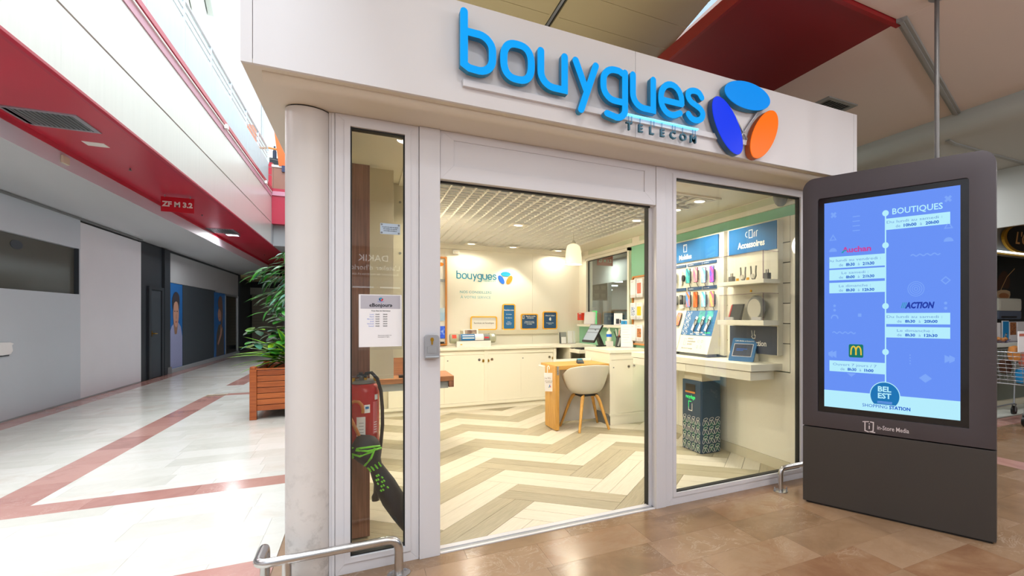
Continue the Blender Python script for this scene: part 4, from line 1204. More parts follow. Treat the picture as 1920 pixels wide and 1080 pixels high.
# ================================================================== ON THE FACADE
kb = thing('key_switch', 'grey key switch box with brass lock on the white door post', 'switch', (.335, Y0 - .012, 1.1))
PK = Plane((0, Y0 - .012, 0), (1, 0, 0))
mb = MB(); PK.poly(mb, [(.298, 1.105), (.372, 1.105)] + arc(.352, 1.218, .02, 0, 90, 5) + arc(.318, 1.218, .02, 90, 180, 5), 0, .03); mb.build('housing', 'zinc', kb, bevel=.003)
mb = MB(); PK.rrect(mb, .312, 1.135, .358, 1.172, .003, .03, .033); mb.build('flap', 'alu', kb)
mb = MB(); PK.rect(mb, .300, 1.106, .370, 1.118, .03, .042); mb.build('lower_lip', 'alu', kb, bevel=.003)
mb = MB(); PK.poly(mb, PK.ell(.335, 1.21, .009, .011), .03, .034); PK.rect(mb, .331, 1.182, .339, 1.205, .03, .035); mb.build('lock', 'brass', kb)
PG = Plane((0, Y0 + .026, 0), (1, 0, 0))
nt_ = thing('opening_notice', 'white opening hours sheet headed Bonjour in a clear sleeve on the narrow pane', 'notice', (.085, Y0 + .02, 1.17))
mb = MB(); PG.rect(mb, -.021, 1.158, .191, 1.457, .0005, .0016); mb.build('sleeve', 'acrylic', nt_)
mb = MB(); PG.rect(mb, -.018, 1.174, .188, 1.454, .0017, .0024); mb.build('sheet', 'paper', nt_)
mb = MB(); PG.rect(mb, -.010, 1.378, .180, 1.450, .0025, .0030); mb.build('header_band', 'paper_grey', nt_)
PG.text('«Bonjour»', .086, 1.389, .026, 'ink', nt_, bold=.03, w=.0031, depth=.0005)
for cu, cv_, a_, m_ in ((.086, 1.434, 0, 'logo_cyan'), (.081, 1.426, 120, 'navy'), (.092, 1.426, 60, 'sign_red')):
    mb = MB(); PG.poly(mb, PG.ell(cu, cv_, .008, .0038, math.radians(a_), 14), .0031, .0035); mb.build('logo_petal', m_, nt_)
PG.text('bouygues', .086, 1.414, .008, 'logo_blue', nt_, w=.0031, depth=.0003)
PG.text("Vous êtes les bienvenus", .086, 1.364, .0095, 'ink', nt_, bold=.02, w=.0025, depth=.0004)
for i, d in enumerate(('Lundi', 'Mardi', 'Mercredi', 'Jeudi', 'Vendredi', 'Samedi')):
    z = 1.345 - .0125 * i
    PG.text(d, .052, z, .0085, 'logo_blue', nt_, 'text_line', align='RIGHT', w=.0025, depth=.0004)
    PG.text('10h00       20h00', .058, z, .0085, 'ink', nt_, 'text_line', align='LEFT', bold=.02, w=.0025, depth=.0004)
PG.text('Retrouvez toutes nos', .072, 1.233, .0075, 'ink', nt_, 'text_line', align='LEFT', w=.0025, depth=.0004)
PG.text('boutiques en ligne', .072, 1.224, .0075, 'ink', nt_, 'text_line', align='LEFT', w=.0025, depth=.0004)
n2 = thing('window_sticker', 'small pale blue notice stuck high on the narrow pane', 'notice', (.13, Y0 + .02, 1.78))
mb = MB(); PG.rect(mb, .083, 1.782, .180, 1.840, .0005, .0012); mb.build('sheet', mat('pale_blue_sheet', 'aebfd0', rough=.4), n2)
for i, tx in enumerate(("Ce point de vente est équipé", "d'un système de contrôle", "et de vidéo surveillance")):
    PG.text(tx, .131, 1.818 - .010 * i, .0085, 'ink', n2, 'text_line', bold=.02, w=.0013, depth=.0004, xs=.78)
mb = MB()
for u, v in ((.09, 1.833), (.173, 1.833), (.09, 1.789), (.173, 1.789)): PG.poly(mb, PG.ell(u, v, .005, .005, 0, 12), .0013, .0017)
mb.build('suction_spot', 'grey', n2)

# ================================================================== BEHIND THE NARROW PANE
wpst = thing('display_wall_end', 'tall walnut end board of a display wall behind the narrow pane', 'panel', (-.012, 3.66, 0))
MB().box(-.066, 3.46, .012, .038, 3.84, 2.25).build('board', 'walnut', wpst, bevel=.002)
MB().box(-.03, 3.5, 0, .01, 3.8, .012).build('foot', 'black', wpst)
wp1 = thing('wall_cabinet', 'pale cream wall cabinet hanging beside the walnut board', 'cabinet', (.1, 4.3, .87))
MB().box(-.098, 4.2, .875, .203, 4.5, 2.43).build('door', 'cream_dark', wp1, bevel=.002)
wp2 = thing('wall_cabinet', 'narrow cream wall cabinet with two screws, right of the wider one', 'cabinet', (.25, 4.7, 1.0))
MB().box(-.098, 4.6, 1.0, .33, 4.9, 2.43).build('door', 'cream_dark', wp2, bevel=.002)
mb = MB(); P_ = Plane((0, 4.6, 0), (1, 0, 0))
for v in (2.28, 1.86): P_.poly(mb, P_.ell(.27, v, .010, .010, 0, 12), 0, .004)
mb.build('screw', 'ink_grey', wp2)
# extinguisher
ex = thing('fire_extinguisher', 'red fire extinguisher with black hose hung on the walnut board', 'fire extinguisher', (.0, 3.365, .53))
mb = MB(); mb.lathe([(.0, .53), (.05, .532), (.076, .545), (.085, .57), (.085, .90), (.081, .925), (.066, .945), (.04, .952), (0, .953)], (.002, 3.365, 0), 32); mb.build('cylinder', 'ext_red', ex, smooth=True, autos=50)
mb = MB(); mb.lathe([(.06, .945), (.066, .950), (.066, .966), (.05, .970)], (.002, 3.365, 0), 24); mb.cyl((.002, 3.365, .95), (.002, 3.365, .99), .02, 12); mb.build('collar', 'grey', ex, smooth=True)
mb = MB(); mb.cyl((.015, 3.335, .96), (.015, 3.335, .997), .009, 10); mb.cyl((-.045, 3.33, .96), (-.045, 3.33, .985), .008, 10); mb.cyl((.062, 3.34, .96), (.062, 3.34, .985), .007, 10); mb.build('valve', 'brass', ex)
mb = MB(); mb.box(-.03, 3.35, .985, .03, 3.38, 1.0); mb.box(-.02, 3.30, 1.0, .0, 3.38, 1.012); mb.build('lever', 'black', ex, bevel=.002)
mb = MB(); mb.tube([Vector(p) for p in ((.012, 3.33, .985), (.018, 3.325, 1.008), (.045, 3.32, 1.012), (.075, 3.32, .975), (.094, 3.32, .90), (.101, 3.32, .80), (.102, 3.32, .70), (.094, 3.32, .60), (.082, 3.32, .50), (.075, 3.32, .42))], .0095, 12); mb.build('hose', 'rubber', ex, smooth=True)
mb = MB(); mb.tube([(.075, 3.32, .43), (.071, 3.32, .36), (.068, 3.32, .31), (.066, 3.32, .29), (.066, 3.32, .265)], .012, 12, rs=[.012, .014, .014, .021, .019]); mb.build('nozzle', 'black', ex, smooth=True)
PE = Plane((0, 3.278, 0), (1, 0, 0))
def cyl_patch(name, m, a0, a1, z0, z1, r=.0856, n=8):
    vs = []; fs = []
    for i in range(n + 1):
        a = math.radians(a0 + (a1 - a0) * i / n)
        for z in (z0, z1): vs.append((.002 + r * math.sin(a), 3.365 - r * math.cos(a), z))
    for i in range(n): fs.append((2 * i, 2 * i + 2, 2 * i + 3, 2 * i + 1))
    mb = MB(); mb.add(vs, fs); return mb.build(name, m, ex)
cyl_patch('inspection_label', 'paper', -22, 8, .655, .765)
cyl_patch('round_badge', 'paper', 4, 24, .785, .832)
cyl_patch('white_label', 'paper', 44, 60, .855, .885)
cyl_patch('print_panel', mat('faded_red', 'c9626a', rough=.4), 36, 58, .66, .845, r=.0855)
for i in range(5): cyl_patch('print_line', 'paper', 40, 54, .668 + .014 * i, .672 + .014 * i, r=.0862)
cyl_patch('badge_mark', 'sky_blue', 8, 20, .808, .822, r=.0862)
for i in range(4): cyl_patch('handwriting', 'ink', -14, 2, .675 + .018 * i, .677 + .018 * i, r=.0862, n=4)
# umbrella leaning behind the pane
um = thing('umbrella', 'dark umbrella with lime green markings and cane handle leaning behind the pane', 'umbrella', (.28, 3.2, 0))
ax0 = Vector((-.018, 3.215, .672)); ax1 = Vector((.292, 3.17, .0)); d = (ax1 - ax0)
prof_ = [(0, .012), (.03, .045), (.06, .066), (.11, .074), (.16, .068), (.22, .045), (.26, .034), (.32, .042), (.42, .053), (.55, .056), (.68, .050), (.80, .036), (.90, .020), (.97, .009)]
mb = MB(); mb.tube([ax0 + d * t for t, r in prof_], .05, 20, rs=[r for t, r in prof_])
rnd = random.Random(3)
mb.v = [tuple(Vector(p) + Vector((rnd.uniform(-.004, .004), rnd.uniform(-.004, .004), rnd.uniform(-.003, .003)))) for p in mb.v]
mb.build('canopy', 'umbrella', um, smooth=True, autos=80)
MB().tube([ax0 + d * .95, ax1], .004, 8).build('tip', 'zinc', um)
hk = [ax0 + d * .03]
MB().tube([ax0 + d * .03, Vector((-.053, 3.222, .76)), Vector((-.068, 3.225, .80)), Vector((-.070, 3.225, .83)), Vector((-.060, 3.22, .855)), Vector((-.040, 3.21, .866)), Vector((-.018, 3.205, .862)), Vector((-.004, 3.20, .845)), Vector((.001, 3.20, .82)), Vector((.001, 3.20, .80))], .0085, 12).build('handle', 'cane', um, smooth=True)
dn = d.normalized(); sx = Vector((dn.z, 0, -dn.x)).normalized(); sx = -sx if sx.x < 0 else sx; sy = Vector((0, -1, 0))
def um_pt(t, a):
    r = 0
    for (t0, r0), (t1_, r1) in zip(prof_[:-1], prof_[1:]):
        if t0 <= t <= t1_: r = r0 + (r1 - r0) * (t - t0) / (t1_ - t0)
    return ax0 + d * t + (sx * math.sin(a) + sy * math.cos(a)) * (r + .004)
for k, pts in enumerate(([(.05, -1.0), (.07, -.2), (.10, .5), (.13, 1.1)], [(.07, -.6), (.11, .1), (.135, .7), (.15, 1.2)], [(.09, -1.1), (.12, -.5), (.13, .3), (.12, .6), (.17, .1), (.21, -.9)], [(.04, -1.4), (.09, -1.5), (.12, -1.2)])):
    MB().tube([um_pt(*p) for p in pts], .006, 6).build('lime_band', 'lime', um)
for t0 in (.235, .25):
    mb = MB()
    for k in range(4): mb.tube([um_pt(t0, -.9 + .5 * k), um_pt(t0 + .025, -.8 + .5 * k)], .004, 5)
    mb.build('lime_print', 'lime', um)
mb = MB()
for i in range(5):
    for j in range(4):
        if (i + j) % 3: mb.tube([um_pt(.31 + .028 * i, -.55 + .22 * j), um_pt(.326 + .028 * i, -.5 + .22 * j)], .0042, 5)
mb.build('lime_print', 'lime', um)

# ================================================================== CORRIDOR THINGS
PZ = Plane((0, 11.3, 0), (1, 0, 0))
zs = thing('zone_sign', 'hanging red sign reading ZF M 3.2 under the left red soffit', 'sign', (-2.75, 11.3, 3.11), group='red zone signs')
mb = MB(); PZ.rect(mb, -2.97, 3.115, -2.54, 3.365, -.006, .006); mb.build('board', 'sign_red', zs)
PZ.text('ZF M 3.2', -2.755, 3.205, .118, 'white', zs, bold=.045, w=.007, depth=.002, xs=.9)
mb = MB()
for x in (-2.92, -2.59): mb.box(x - .006, 11.29, 3.36, x + .006, 11.31, 3.40)
mb.build('hanger', 'alu', zs)
def vent(label, cx, cy, z, wx, wy, n, slats_along_y=True, group='ceiling vents', m='alu'):
    v = thing('ceiling_vent', label, 'vent', (cx, cy, z), group=group)
    mb = MB(); o_ = .045
    mb.box(cx - wx / 2, cy - wy / 2, z - .012, cx + wx / 2, cy - wy / 2 + o_, z); mb.box(cx - wx / 2, cy + wy / 2 - o_, z - .012, cx + wx / 2, cy + wy / 2, z)
    mb.box(cx - wx / 2, cy - wy / 2 + o_, z - .012, cx - wx / 2 + o_, cy + wy / 2 - o_, z); mb.box(cx + wx / 2 - o_, cy - wy / 2 + o_, z - .012, cx + wx / 2, cy + wy / 2 - o_, z)
    mb.build('frame', m, v)
    MB().box(cx - wx / 2 + o_, cy - wy / 2 + o_, z - .004, cx + wx / 2 - o_, cy + wy / 2 - o_, z).build('backing', 'black', v)
    for i in range(n):
        t = (i + .5) / n
        if slats_along_y:
            x = cx - wx / 2 + o_ + (wx - 2 * o_) * t
            MB().hexa([(x - .004, cy - wy / 2 + o_, z - .012), (x + .002, cy - wy / 2 + o_, z - .012), (x + .002, cy + wy / 2 - o_, z - .012), (x - .004, cy + wy / 2 - o_, z - .012)], [(x + .001, cy - wy / 2 + o_, z - .0045), (x + .005, cy - wy / 2 + o_, z - .0045), (x + .005, cy + wy / 2 - o_, z - .0045), (x + .001, cy + wy / 2 - o_, z - .0045)]).build('slat', m, v)
        else:
            y = cy - wy / 2 + o_ + (wy - 2 * o_) * t
            MB().box(cx - wx / 2 + o_, y - .004, z - .012, cx + wx / 2 - o_, y + .004, z - .003).build('slat', m, v)
    return v
v1 = vent('large slatted metal vent in the red soffit, nearest the viewer', -2.835, 7.58, 3.40, .54, .58, 12)
MB().box(-3.13, 7.34, 3.388, -3.07, 7.82, 3.40).build('side_plate', 'alu', v1)
vent('slatted metal vent far along the red soffit beside a lit lamp', -2.94, 15.4, 3.40, .55, .75, 10)
vent('grey square vent in the mauve ceiling behind the fascia end', 4.02, 3.47, 3.40, .40, .36, 9, True, 'ceiling vents', 'mid_grey')
pl_ = tag(MB().box(-2.89, 8.33, 3.394, -2.70, 8.50, 3.401).build('access_plate', 'white', None, bevel=.001), 'small white cover plate in the red soffit', 'cover plate')
dl = thing('corridor_lamp', 'lit square lamp in the red soffit beside the far vent', 'lamp', (-2.86, 16.0, 3.4))
MB().box(-3.0, 15.87, 3.388, -2.72, 16.15, 3.40).build('frame', 'alu', dl)
MB().box(-2.97, 15.9, 3.384, -2.75, 16.12, 3.388).build('diffuser', 'cold_lamp', dl)
area_light('corridor_lamp_light', (-2.86, 16.01, 3.37), .2, .2, 25, (.95, .98, 1))
bb = tag(MB().box(-3.19, 8.68, 3.20, -3.165, 8.84, 3.29).build('junction_box', 'cream_dark', None, bevel=.004), 'small beige box fixed on the pale cove band', 'box')
hooks = []
for y in (9.55, 13.13, 20.5):
    mb = MB(); mb.cyl((-2.83, y, 3.40), (-2.83, y, 3.372), .008, 8); mb.lathe([(.02, -.004), (.02, 0)], (-2.83, y, 3.372), 10)
    hooks.append(tag(mb.build('sprinkler', 'grey'), {9.55: 'sprinkler head in the red soffit just before the red sign', 13.13: 'sprinkler head in the red soffit just beyond the red sign', 20.5: 'sprinkler head far along the red soffit above the plants'}[y], 'sprinkler', 'soffit sprinklers'))
cb = tag(MB().box(-2.255, 11.9, 4.84, -2.20, 12.02, 4.92).build('security_camera', 'white', None, bevel=.01), 'small white box camera on the pink band, nearer one', 'camera', 'box cameras')
c2 = tag(MB().box(-2.255, 16.3, 4.84, -2.20, 16.42, 4.92).build('security_camera', 'white', None, bevel=.01), 'small white box camera on the pink band near the red corner', 'camera', 'box cameras')
tp = thing('torn_paper', 'torn white paper taped on the blue grey hoarding', 'paper', (-3.99, 9.5, .84))
mb = MB(); PL.poly(mb, [(9.2, .87), (9.45, .85), (9.62, .86), (9.66, .90), (9.64, .97), (9.68, .99), (9.6, 1.01), (9.2, 1.02)], .004, .02); mb.build('sheet', 'paper', tp)
mb = MB(); PL.rect(mb, 9.2, .835, 9.6, .85, .004, .012); mb.build('tape', 'charcoal', tp)
# portraits pasted on the shop window
PP = Plane((-4.0, 0, 0), (0, 1, 0))
p1_ = thing('portrait_poster', 'tall blue poster of a man in grey shirt beside the dark wall panel', 'poster', (-4.0, 16.35, .1))
mb = MB(); PP.rect(mb, 15.87, .1, 16.82, 2.155, -.02, -.012); mb.build('sheet', 'poster_blue', p1_)
def pp_(par, name, m, pts, w):
    mb = MB(); PP.poly(mb, pts, w, w + .0015); return mb.build(name, m, par)
pp_(p1_, 'shirt', 'shirt', [(15.89, .11), (16.80, .11), (16.80, .85), (16.68, 1.10), (16.5, 1.2), (16.2, 1.2), (16.0, 1.12), (15.89, 1.0)], -.011)
pp_(p1_, 'neck', 'shadow_skin', [(16.12, 1.18), (16.22, .92), (16.36, .92), (16.46, 1.18), (16.44, 1.35), (16.14, 1.35)], -.009)
pp_(p1_, 'face', 'skin', PP.ell(16.30, 1.42, .21, .33, 0, 24), -.007)
pp_(p1_, 'hair', 'hair', cat([(16.06, 1.52), (16.02, 1.75), (16.16, 1.92), (16.36, 1.95), (16.54, 1.86), (16.56, 1.66), (16.50, 1.52), (16.44, 1.68), (16.28, 1.72), (16.14, 1.66)], 3, True), -.005)
pp_(p1_, 'eyes', 'hair', [(16.16, 1.47), (16.24, 1.47), (16.24, 1.49), (16.16, 1.49)], -.005); pp_(p1_, 'eyes', 'hair', [(16.34, 1.47), (16.42, 1.47), (16.42, 1.49), (16.34, 1.49)], -.005)
pp_(p1_, 'mouth', mat('lip', '9a5a50'), PP.ell(16.31, 1.22, .07, .022, 0, 12), -.005); pp_(p1_, 'nose', mat('nose_shade', 'a57a68'), [(16.28, 1.30), (16.35, 1.30), (16.32, 1.42)], -.005)
p2_ = thing('portrait_poster', 'tall blue poster of a long haired person in dark dress at the far shop window', 'poster', (-4.0, 20.7, .1))
mb = MB(); PP.rect(mb, 19.95, .1, 21.39, 2.11, -.02, -.012); mb.build('sheet', 'poster_blue', p2_)
pp_(p2_, 'dress', 'dress', [(20.2, .11), (21.2, .11), (21.15, .9), (20.9, 1.12), (20.5, 1.1), (20.25, .8)], -.011)
pp_(p2_, 'arm', 'skin', [(20.75, 1.10), (20.98, 1.0), (20.85, .75), (20.45, .45), (20.35, .5), (20.68, .8)], -.009)
pp_(p2_, 'face', 'skin', PP.ell(20.62, 1.42, .22, .22, 0, 20), -.009)
pp_(p2_, 'hair', 'hair_long', cat([(20.5, 1.62), (20.40, 1.80), (20.6, 2.0), (20.9, 1.95), (21.0, 1.6), (20.98, 1.2), (20.85, .95), (20.78, 1.2), (20.78, 1.5)], 3, True), -.007)
pp_(p2_, 'mouth', mat('lip_far', '8a3a3a'), PP.ell(20.58, 1.32, .06, .02, 0, 10), -.007)
# planter
pt = thing('wooden_planter', 'square teak slatted planter box standing in the corridor', 'planter', (-.73, 8.69, 0))
for x, y in ((-1.245, 8.175), (-.215, 8.175), (-1.245, 9.205), (-.215, 9.205)):
    mb = MB(); mb.box(x - .037, y - .037, 0, x + .037, y + .037, .655); mb.lathe([(.037, .655), (.042, .67), (.036, .69), (.0, .70)], (x, y, 0), 12); mb.build('post', 'teak', pt, bevel=.004)
for i in range(7):
    z0 = .115 + .076 * i
    MB().box(-1.208, 8.155, z0, -.252, 8.180, z0 + .070).build('slat', 'teak', pt, bevel=.006)
    MB().box(-1.258, 8.212, z0, -1.236, 9.168, z0 + .070).build('slat', 'teak', pt, bevel=.006)
mb = MB(); mb.box(-1.22, 9.19, .115, -.24, 9.215, .64); mb.box(-.225, 8.2, .115, -.2, 9.18, .64); mb.build('back_boards', 'teak', pt)
mb = MB(); mb.box(-1.235, 8.15, .648, -.225, 8.20, .664); mb.box(-1.265, 8.2, .648, -1.22, 9.18, .664); mb.box(-1.235, 9.17, .648, -.225, 9.23, .664); mb.box(-.235, 8.2, .648, -.19, 9.18, .664); mb.build('rim', 'teak', pt, bevel=.003)
MB().box(-1.23, 8.18, .12, -.23, 9.2, .58).build('soil', 'soil', pt)
# plants
def leaf_mesh(L, w, droop, fold=.25, n=8, margin=None, tipw=.02, shape='lance'):
    """a bent blade along +x: returns vertices rows"""
    mb = MB(); rows = []
    for i in range(n + 1):
        t = i / n
        if shape == 'lance': ww = w * (math.sin(PI * min(1, t * 1.0 + .06) ** .75) * .95 + .05)
        elif shape == 'oval': ww = w * max(.03, math.sin(PI * (t * .97 + .015)) ** .6)
        else: ww = w * min(1, .35 + 2.2 * t) * max(.02, (1 - t ** 3))
        x = L * t * (1 - .12 * droop * t); z = -droop * L * t * t
        rows.append([(x, -ww, z + fold * ww), (x, -ww * .62, z + fold * ww * .62), (x, 0, z), (x, ww * .62, z + fold * ww * .62), (x, ww, z + fold * ww)])
    vs = [p for r in rows for p in r]; fs = []; ms = []
    for i in range(n):
        for j in range(4):
            a = i * 5 + j; mb_i = 1 if (margin and j in (0, 3)) else 0
            fs.append((a, a + 1, a + 6, a + 5)); ms.append(mb_i)
    mb.v = vs; mb.f = fs; mb.m = ms
    return mb
def put_leaf(parent, proto, loc, yaw, pitch, roll=0, s=1.0, name='leaf'):
    o = bpy.data.objects.new(name, proto); COL.objects.link(o); o.parent = parent
    Mt = Matrix.Translation(loc) @ Matrix.Rotation(yaw, 4, 'Z') @ Matrix.Rotation(-pitch, 4, 'Y') @ Matrix.Rotation(roll, 4, 'X') @ Matrix.Scale(s, 4)
    o.matrix_local = WORLD[parent.name].inverted() @ Mt
    return o
def proto(mb, mats):
    o = mb.build('leaf', mats, None, smooth=True, autos=70); me = o.data; bpy.data.objects.remove(o); return me
rp = random.Random(11)
dc = thing('striped_plant', 'striped yellow green strap leaved plant at the front of the planter', 'plant', (-.85, 8.45, .58))
st = [proto(leaf_mesh(.72, .042, .5, .35, 10, True, shape='strap'), ['leaf_dark', 'leaf_lime']), proto(leaf_mesh(.66, .045, .25, .3, 10, True, shape='strap'), ['leaf_mid', 'leaf_lime'])]
MB().tube([(-.85, 8.45, .58), (-.86, 8.44, .78)], .02, 8).build('stem', 'stem', dc)
for i in range(20):
    yaw = PI + rp.uniform(-1.3, 1.3) if i < 15 else rp.uniform(0, 6.28)
    put_leaf(dc, st[i % 2], Vector((-.86, 8.44, .66 + .012 * i)), yaw, rp.uniform(-.1, .95), rp.uniform(-.3, .3), rp.uniform(.75, 1.1))
for yw, pi_, s_ in ((3.35, .35, 1.05), (3.15, .12, .95), (3.0, .55, 1.0), (3.5, .02, .9)): put_leaf(dc, st[1], Vector((-.86, 8.43, .74)), yw, pi_, 0, s_)
sh_ = thing('leafy_shrub', 'mid green round leaved shrub behind the striped plant', 'plant', (-.86, 8.65, .58))
ov = [proto(leaf_mesh(.17, .06, .25, .12, 6, shape='oval'), 'leaf_mid'), proto(leaf_mesh(.15, .055, .3, .12, 6, shape='oval'), 'leaf_blue'), proto(leaf_mesh(.16, .06, .2, .1, 6, shape='oval'), 'leaf_lime'), proto(leaf_mesh(.15, .055, .3, .12, 6, shape='oval'), 'leaf_dark')]
mb = MB(); tips = []
for i in range(13):
    a = PI + rp.uniform(-1.5, 1.5); L = rp.uniform(.15, .46); z = rp.uniform(.85, 1.5)
    p0 = Vector((-.86, 8.65, .58)); p2_v = Vector((-.86 + L * math.cos(a), 8.65 + L * math.sin(a), z)); p1_v = Vector((-.86 + .3 * L * math.cos(a), 8.65 + .3 * L * math.sin(a), z - .12))
    mb.tube([p0, p1_v, p2_v], .007, 6, rs=[.011, .008, .004]); tips.append((p2_v, a))
mb.build('stems', 'stem', sh_)
for p, a in tips:
    for k in range(7):
        put_leaf(sh_, ov[rp.choice((0, 0, 1, 2, 3))], p + Vector((rp.uniform(-.03, .03), rp.uniform(-.03, .03), rp.uniform(-.05, .03))), a + 2 * PI * k / 7 + rp.uniform(-.3, .3), rp.uniform(-.35, .35), 0, rp.uniform(.8, 1.15))
tr = thing('indoor_tree', 'tall indoor tree with drooping narrow leaves above the planter', 'plant', (-.72, 8.85, .58))
nl = [proto(leaf_mesh(.20, .020, .3, .2, 6), 'leaf_tree'), proto(leaf_mesh(.18, .019, .35, .2, 6), 'leaf_blue'), proto(leaf_mesh(.19, .021, .25, .2, 6), 'leaf_mid')]
mb = MB(); mb.tube([(-.72, 8.85, .58), (-.70, 8.87, 1.3), (-.74, 8.83, 2.3)], .02, 8, rs=[.024, .02, .014])
sprays = []
for i in range(26):
    a = PI + rp.uniform(-1.2, 1.2); z = rp.uniform(1.5, 2.32); L = rp.uniform(.3, .62) * (1.0 if z < 2.15 else .75)
    p0 = Vector((-.72, 8.85, z - .1)); dr_ = Vector((math.cos(a), math.sin(a), 0))
    pts = [p0, p0 + dr_ * L * .4 + Vector((0, 0, .09)), p0 + dr_ * L * .75 + Vector((0, 0, .08)), p0 + dr_ * L + Vector((0, 0, .0))]
    mb.tube(pts, .004, 5, rs=[.007, .005, .004, .002]); sprays.append((pts, a))
mb.build('branches', 'stem', tr)
for pts, a in sprays:
    for k in range(9):
        t = .35 + .65 * k / 8
        i = min(2, int(t * 3)); f_ = t * 3 - i
        p = pts[i].lerp(pts[i + 1], f_)
        put_leaf(tr, nl[rp.choice((0, 0, 1, 2))], p, a + (1 if k % 2 else -1) * rp.uniform(.3, 1.0) * (0.3 if k == 8 else 1), rp.uniform(-.75, .1), rp.uniform(-.4, .4), rp.uniform(.8, 1.15))
# things on the upper floor, seen past the column
bn = thing('orange_banner', 'orange banner hanging over the far upper railing', 'banner', (-2.1, 17.55, 5.6))
mb = MB(); mb.extrude([(-2.22, 17.605, 6.72), (-1.7, 17.605, 6.72), (-1.9, 17.605, 5.66), (-2.10, 17.605, 5.66)], (0, .02, 0)); mb.build('cloth', 'orange_banner', bn)
MB().box(-2.03, 17.60, 5.5, -1.9, 17.628, 5.68).build('hem_flag', 'navy_flag', bn)
hr = thing('upper_handrail', 'wooden handrail of the far upper landing', 'rail', (-2.3, 18.6, 6.3))
MB().tube([(-2.62, 18.6, 6.42), (-2.0, 18.6, 6.36)], .03, 10).build('handrail', 'orange_wood', hr)
mb = MB()
for z in (6.1, 5.85, 5.62, 5.2): mb.tube([(-2.7, 18.6, z), (-1.9, 18.6, z - .06)], .008, 6)
mb.build('wire', 'grey', hr)
MB().tube([(-2.62, 18.6, 5.0), (-2.62, 18.6, 8.5)], .035, 8).build('post', 'alu', hr)
rk = thing('display_rack', 'dark display rack with bottles on the far upper floor', 'rack', (-2.5, 22.5, 5))
MB().box(-2.95, 22.4, 5.0, -2.2, 22.8, 7.1).build('body', 'charcoal_dark', rk)
MB().box(-3.15, 22.3, 5.0, -2.85, 22.36, 6.9).build('red_side', 'red_flag', rk)
for i in range(4):
    mb = MB(); mb.lathe([(.06, 0), (.06, .28), (.03, .38), (.028, .48), (0, .48)], (-2.82 + .17 * i, 22.6, 7.1), 10); mb.build('bottle', 'navy_dark', rk, smooth=True)
MB().box(-2.7, 22.3, 5.3, -2.3, 22.39, 6.1).build('white_card', 'white', rk)
for k, (y, z) in enumerate(((15.5, 8.55), (16.8, 9.3))):
    wl_ = thing('wall_lamp', ('curved white wall lamp high on the upper wall, lower one', 'curved white wall lamp high on the upper wall, upper one')[k], 'lamp', (-3.55, y, z), group='upper wall lamps')
    mb = MB(); mb.extrude([(-3.58, yy_, zz_) for yy_, zz_ in ((y, z + .9), (y + .5, z + .9), (y + .5, z + .15), (y + .38, z), (y, z + .3))], (.12, 0, 0)); mb.build('shade', 'step_white', wl_, bevel=.02)
    MB().box(-3.6, y + .1, z + .4, -3.55, y + .3, z + .7).build('bracket', 'alu', wl_)
# ================================================================== SHOP INTERIOR: BACK WALL
PB = Plane((0, 8.043, 0), (1, 0, 0))
lg = thing('wall_logo', 'thin cyan bouygues TELECOM wall logo with three petals and slogan beneath', 'sign', (1.6, 8.04, 1.62))
KX = .402
def mp(p): return (1.244 + (p[0] - .424) * KX, 2.044 + (p[1] - 2.872) * KX)
for ch, strokes in LET:
    mb = MB()
    for path, closed in strokes: PB.stroke(mb, [mp(p) for p in path], .0135, .0, .008, closed=closed)
    mb.build('letter', 'logo_cyan', lg)
for cu, cv_, ang, m_ in ((2.269, 2.800, 0, 'logo_cyan'), (2.098, 2.575, 120, 'logo_blue'), (2.414, 2.575, 60, 'logo_orange')):
    mb = MB(); a_, b_ = mp((cu, cv_)); PB.poly(mb, PB.ell(a_, b_, .076, .037, math.radians(ang), 28), 0, .01); mb.build('petal', m_, lg)
PB.text('TELECOM', 1.735, 1.888, .028, 'text_cyan', lg, w=.0, depth=.003, xs=1.5)
PB.text('NOS CONSEILLERS', 1.53, 1.700, .055, 'text_cyan', lg, w=.0, depth=.002, xs=1.03)
PB.text('À VOTRE SERVICE', 1.53, 1.622, .055, 'text_pale', lg, w=.0, depth=.002, xs=1.03)
lb = tag(MB().box(1.30, 7.985, 1.065, 2.84, 8.043, 1.135).build('picture_ledge', 'cream_dark', None, bevel=.004), 'narrow cream ledge on the back wall under the framed notices', 'shelf')
PR = Plane((0, 8.015, 0), (1, 0, 0))
def framed(label, u0, u1, v1, face, lines, first=None):
    f = thing('framed_notice', label, 'frame', ((u0 + u1) / 2, 8.015, 1.135), group='framed notices on the ledge')
    v0 = 1.1355
    mb = MB(); PR.ring(mb, PR.rr(u0, v0, u1, v1, .03), PR.rr(u0 + .016, v0 + .016, u1 - .016, v1 - .016, .018), -.01, .012); mb.build('frame', 'yellow_frame', f)
    mb = MB(); PR.rrect(mb, u0 + .017, v0 + .017, u1 - .017, v1 - .017, .016, -.008, .0); mb.build('panel', face, f)
    for tx, v, sz, m_, b_ in lines:
        PR.text(tx, (u0 + u1) / 2, v, sz, m_, f, 'text_line', bold=b_, w=.0008, depth=.001)
    return f
framed('wide white framed sign reading Services en boutique, leftmost on ledge', 1.445, 1.846, 1.348, 'white', [('Services en boutique', 1.233, .036, 'tag_text', .01)])
f2 = framed('tallest yellow framed blue notice on the ledge', 1.931, 2.132, 1.544, 'sky_blue', [('Rendez-vous', 1.438, .030, 'white', .03), ('En boutique', 1.375, .018, 'white', .02), ('Par téléphone', 1.318, .018, 'white', .02), ('Flashez', 1.256, .016, 'white', .02), ('pour prendre', 1.236, .016, 'white', .02), ('rendez-vous', 1.216, .016, 'white', .02)])
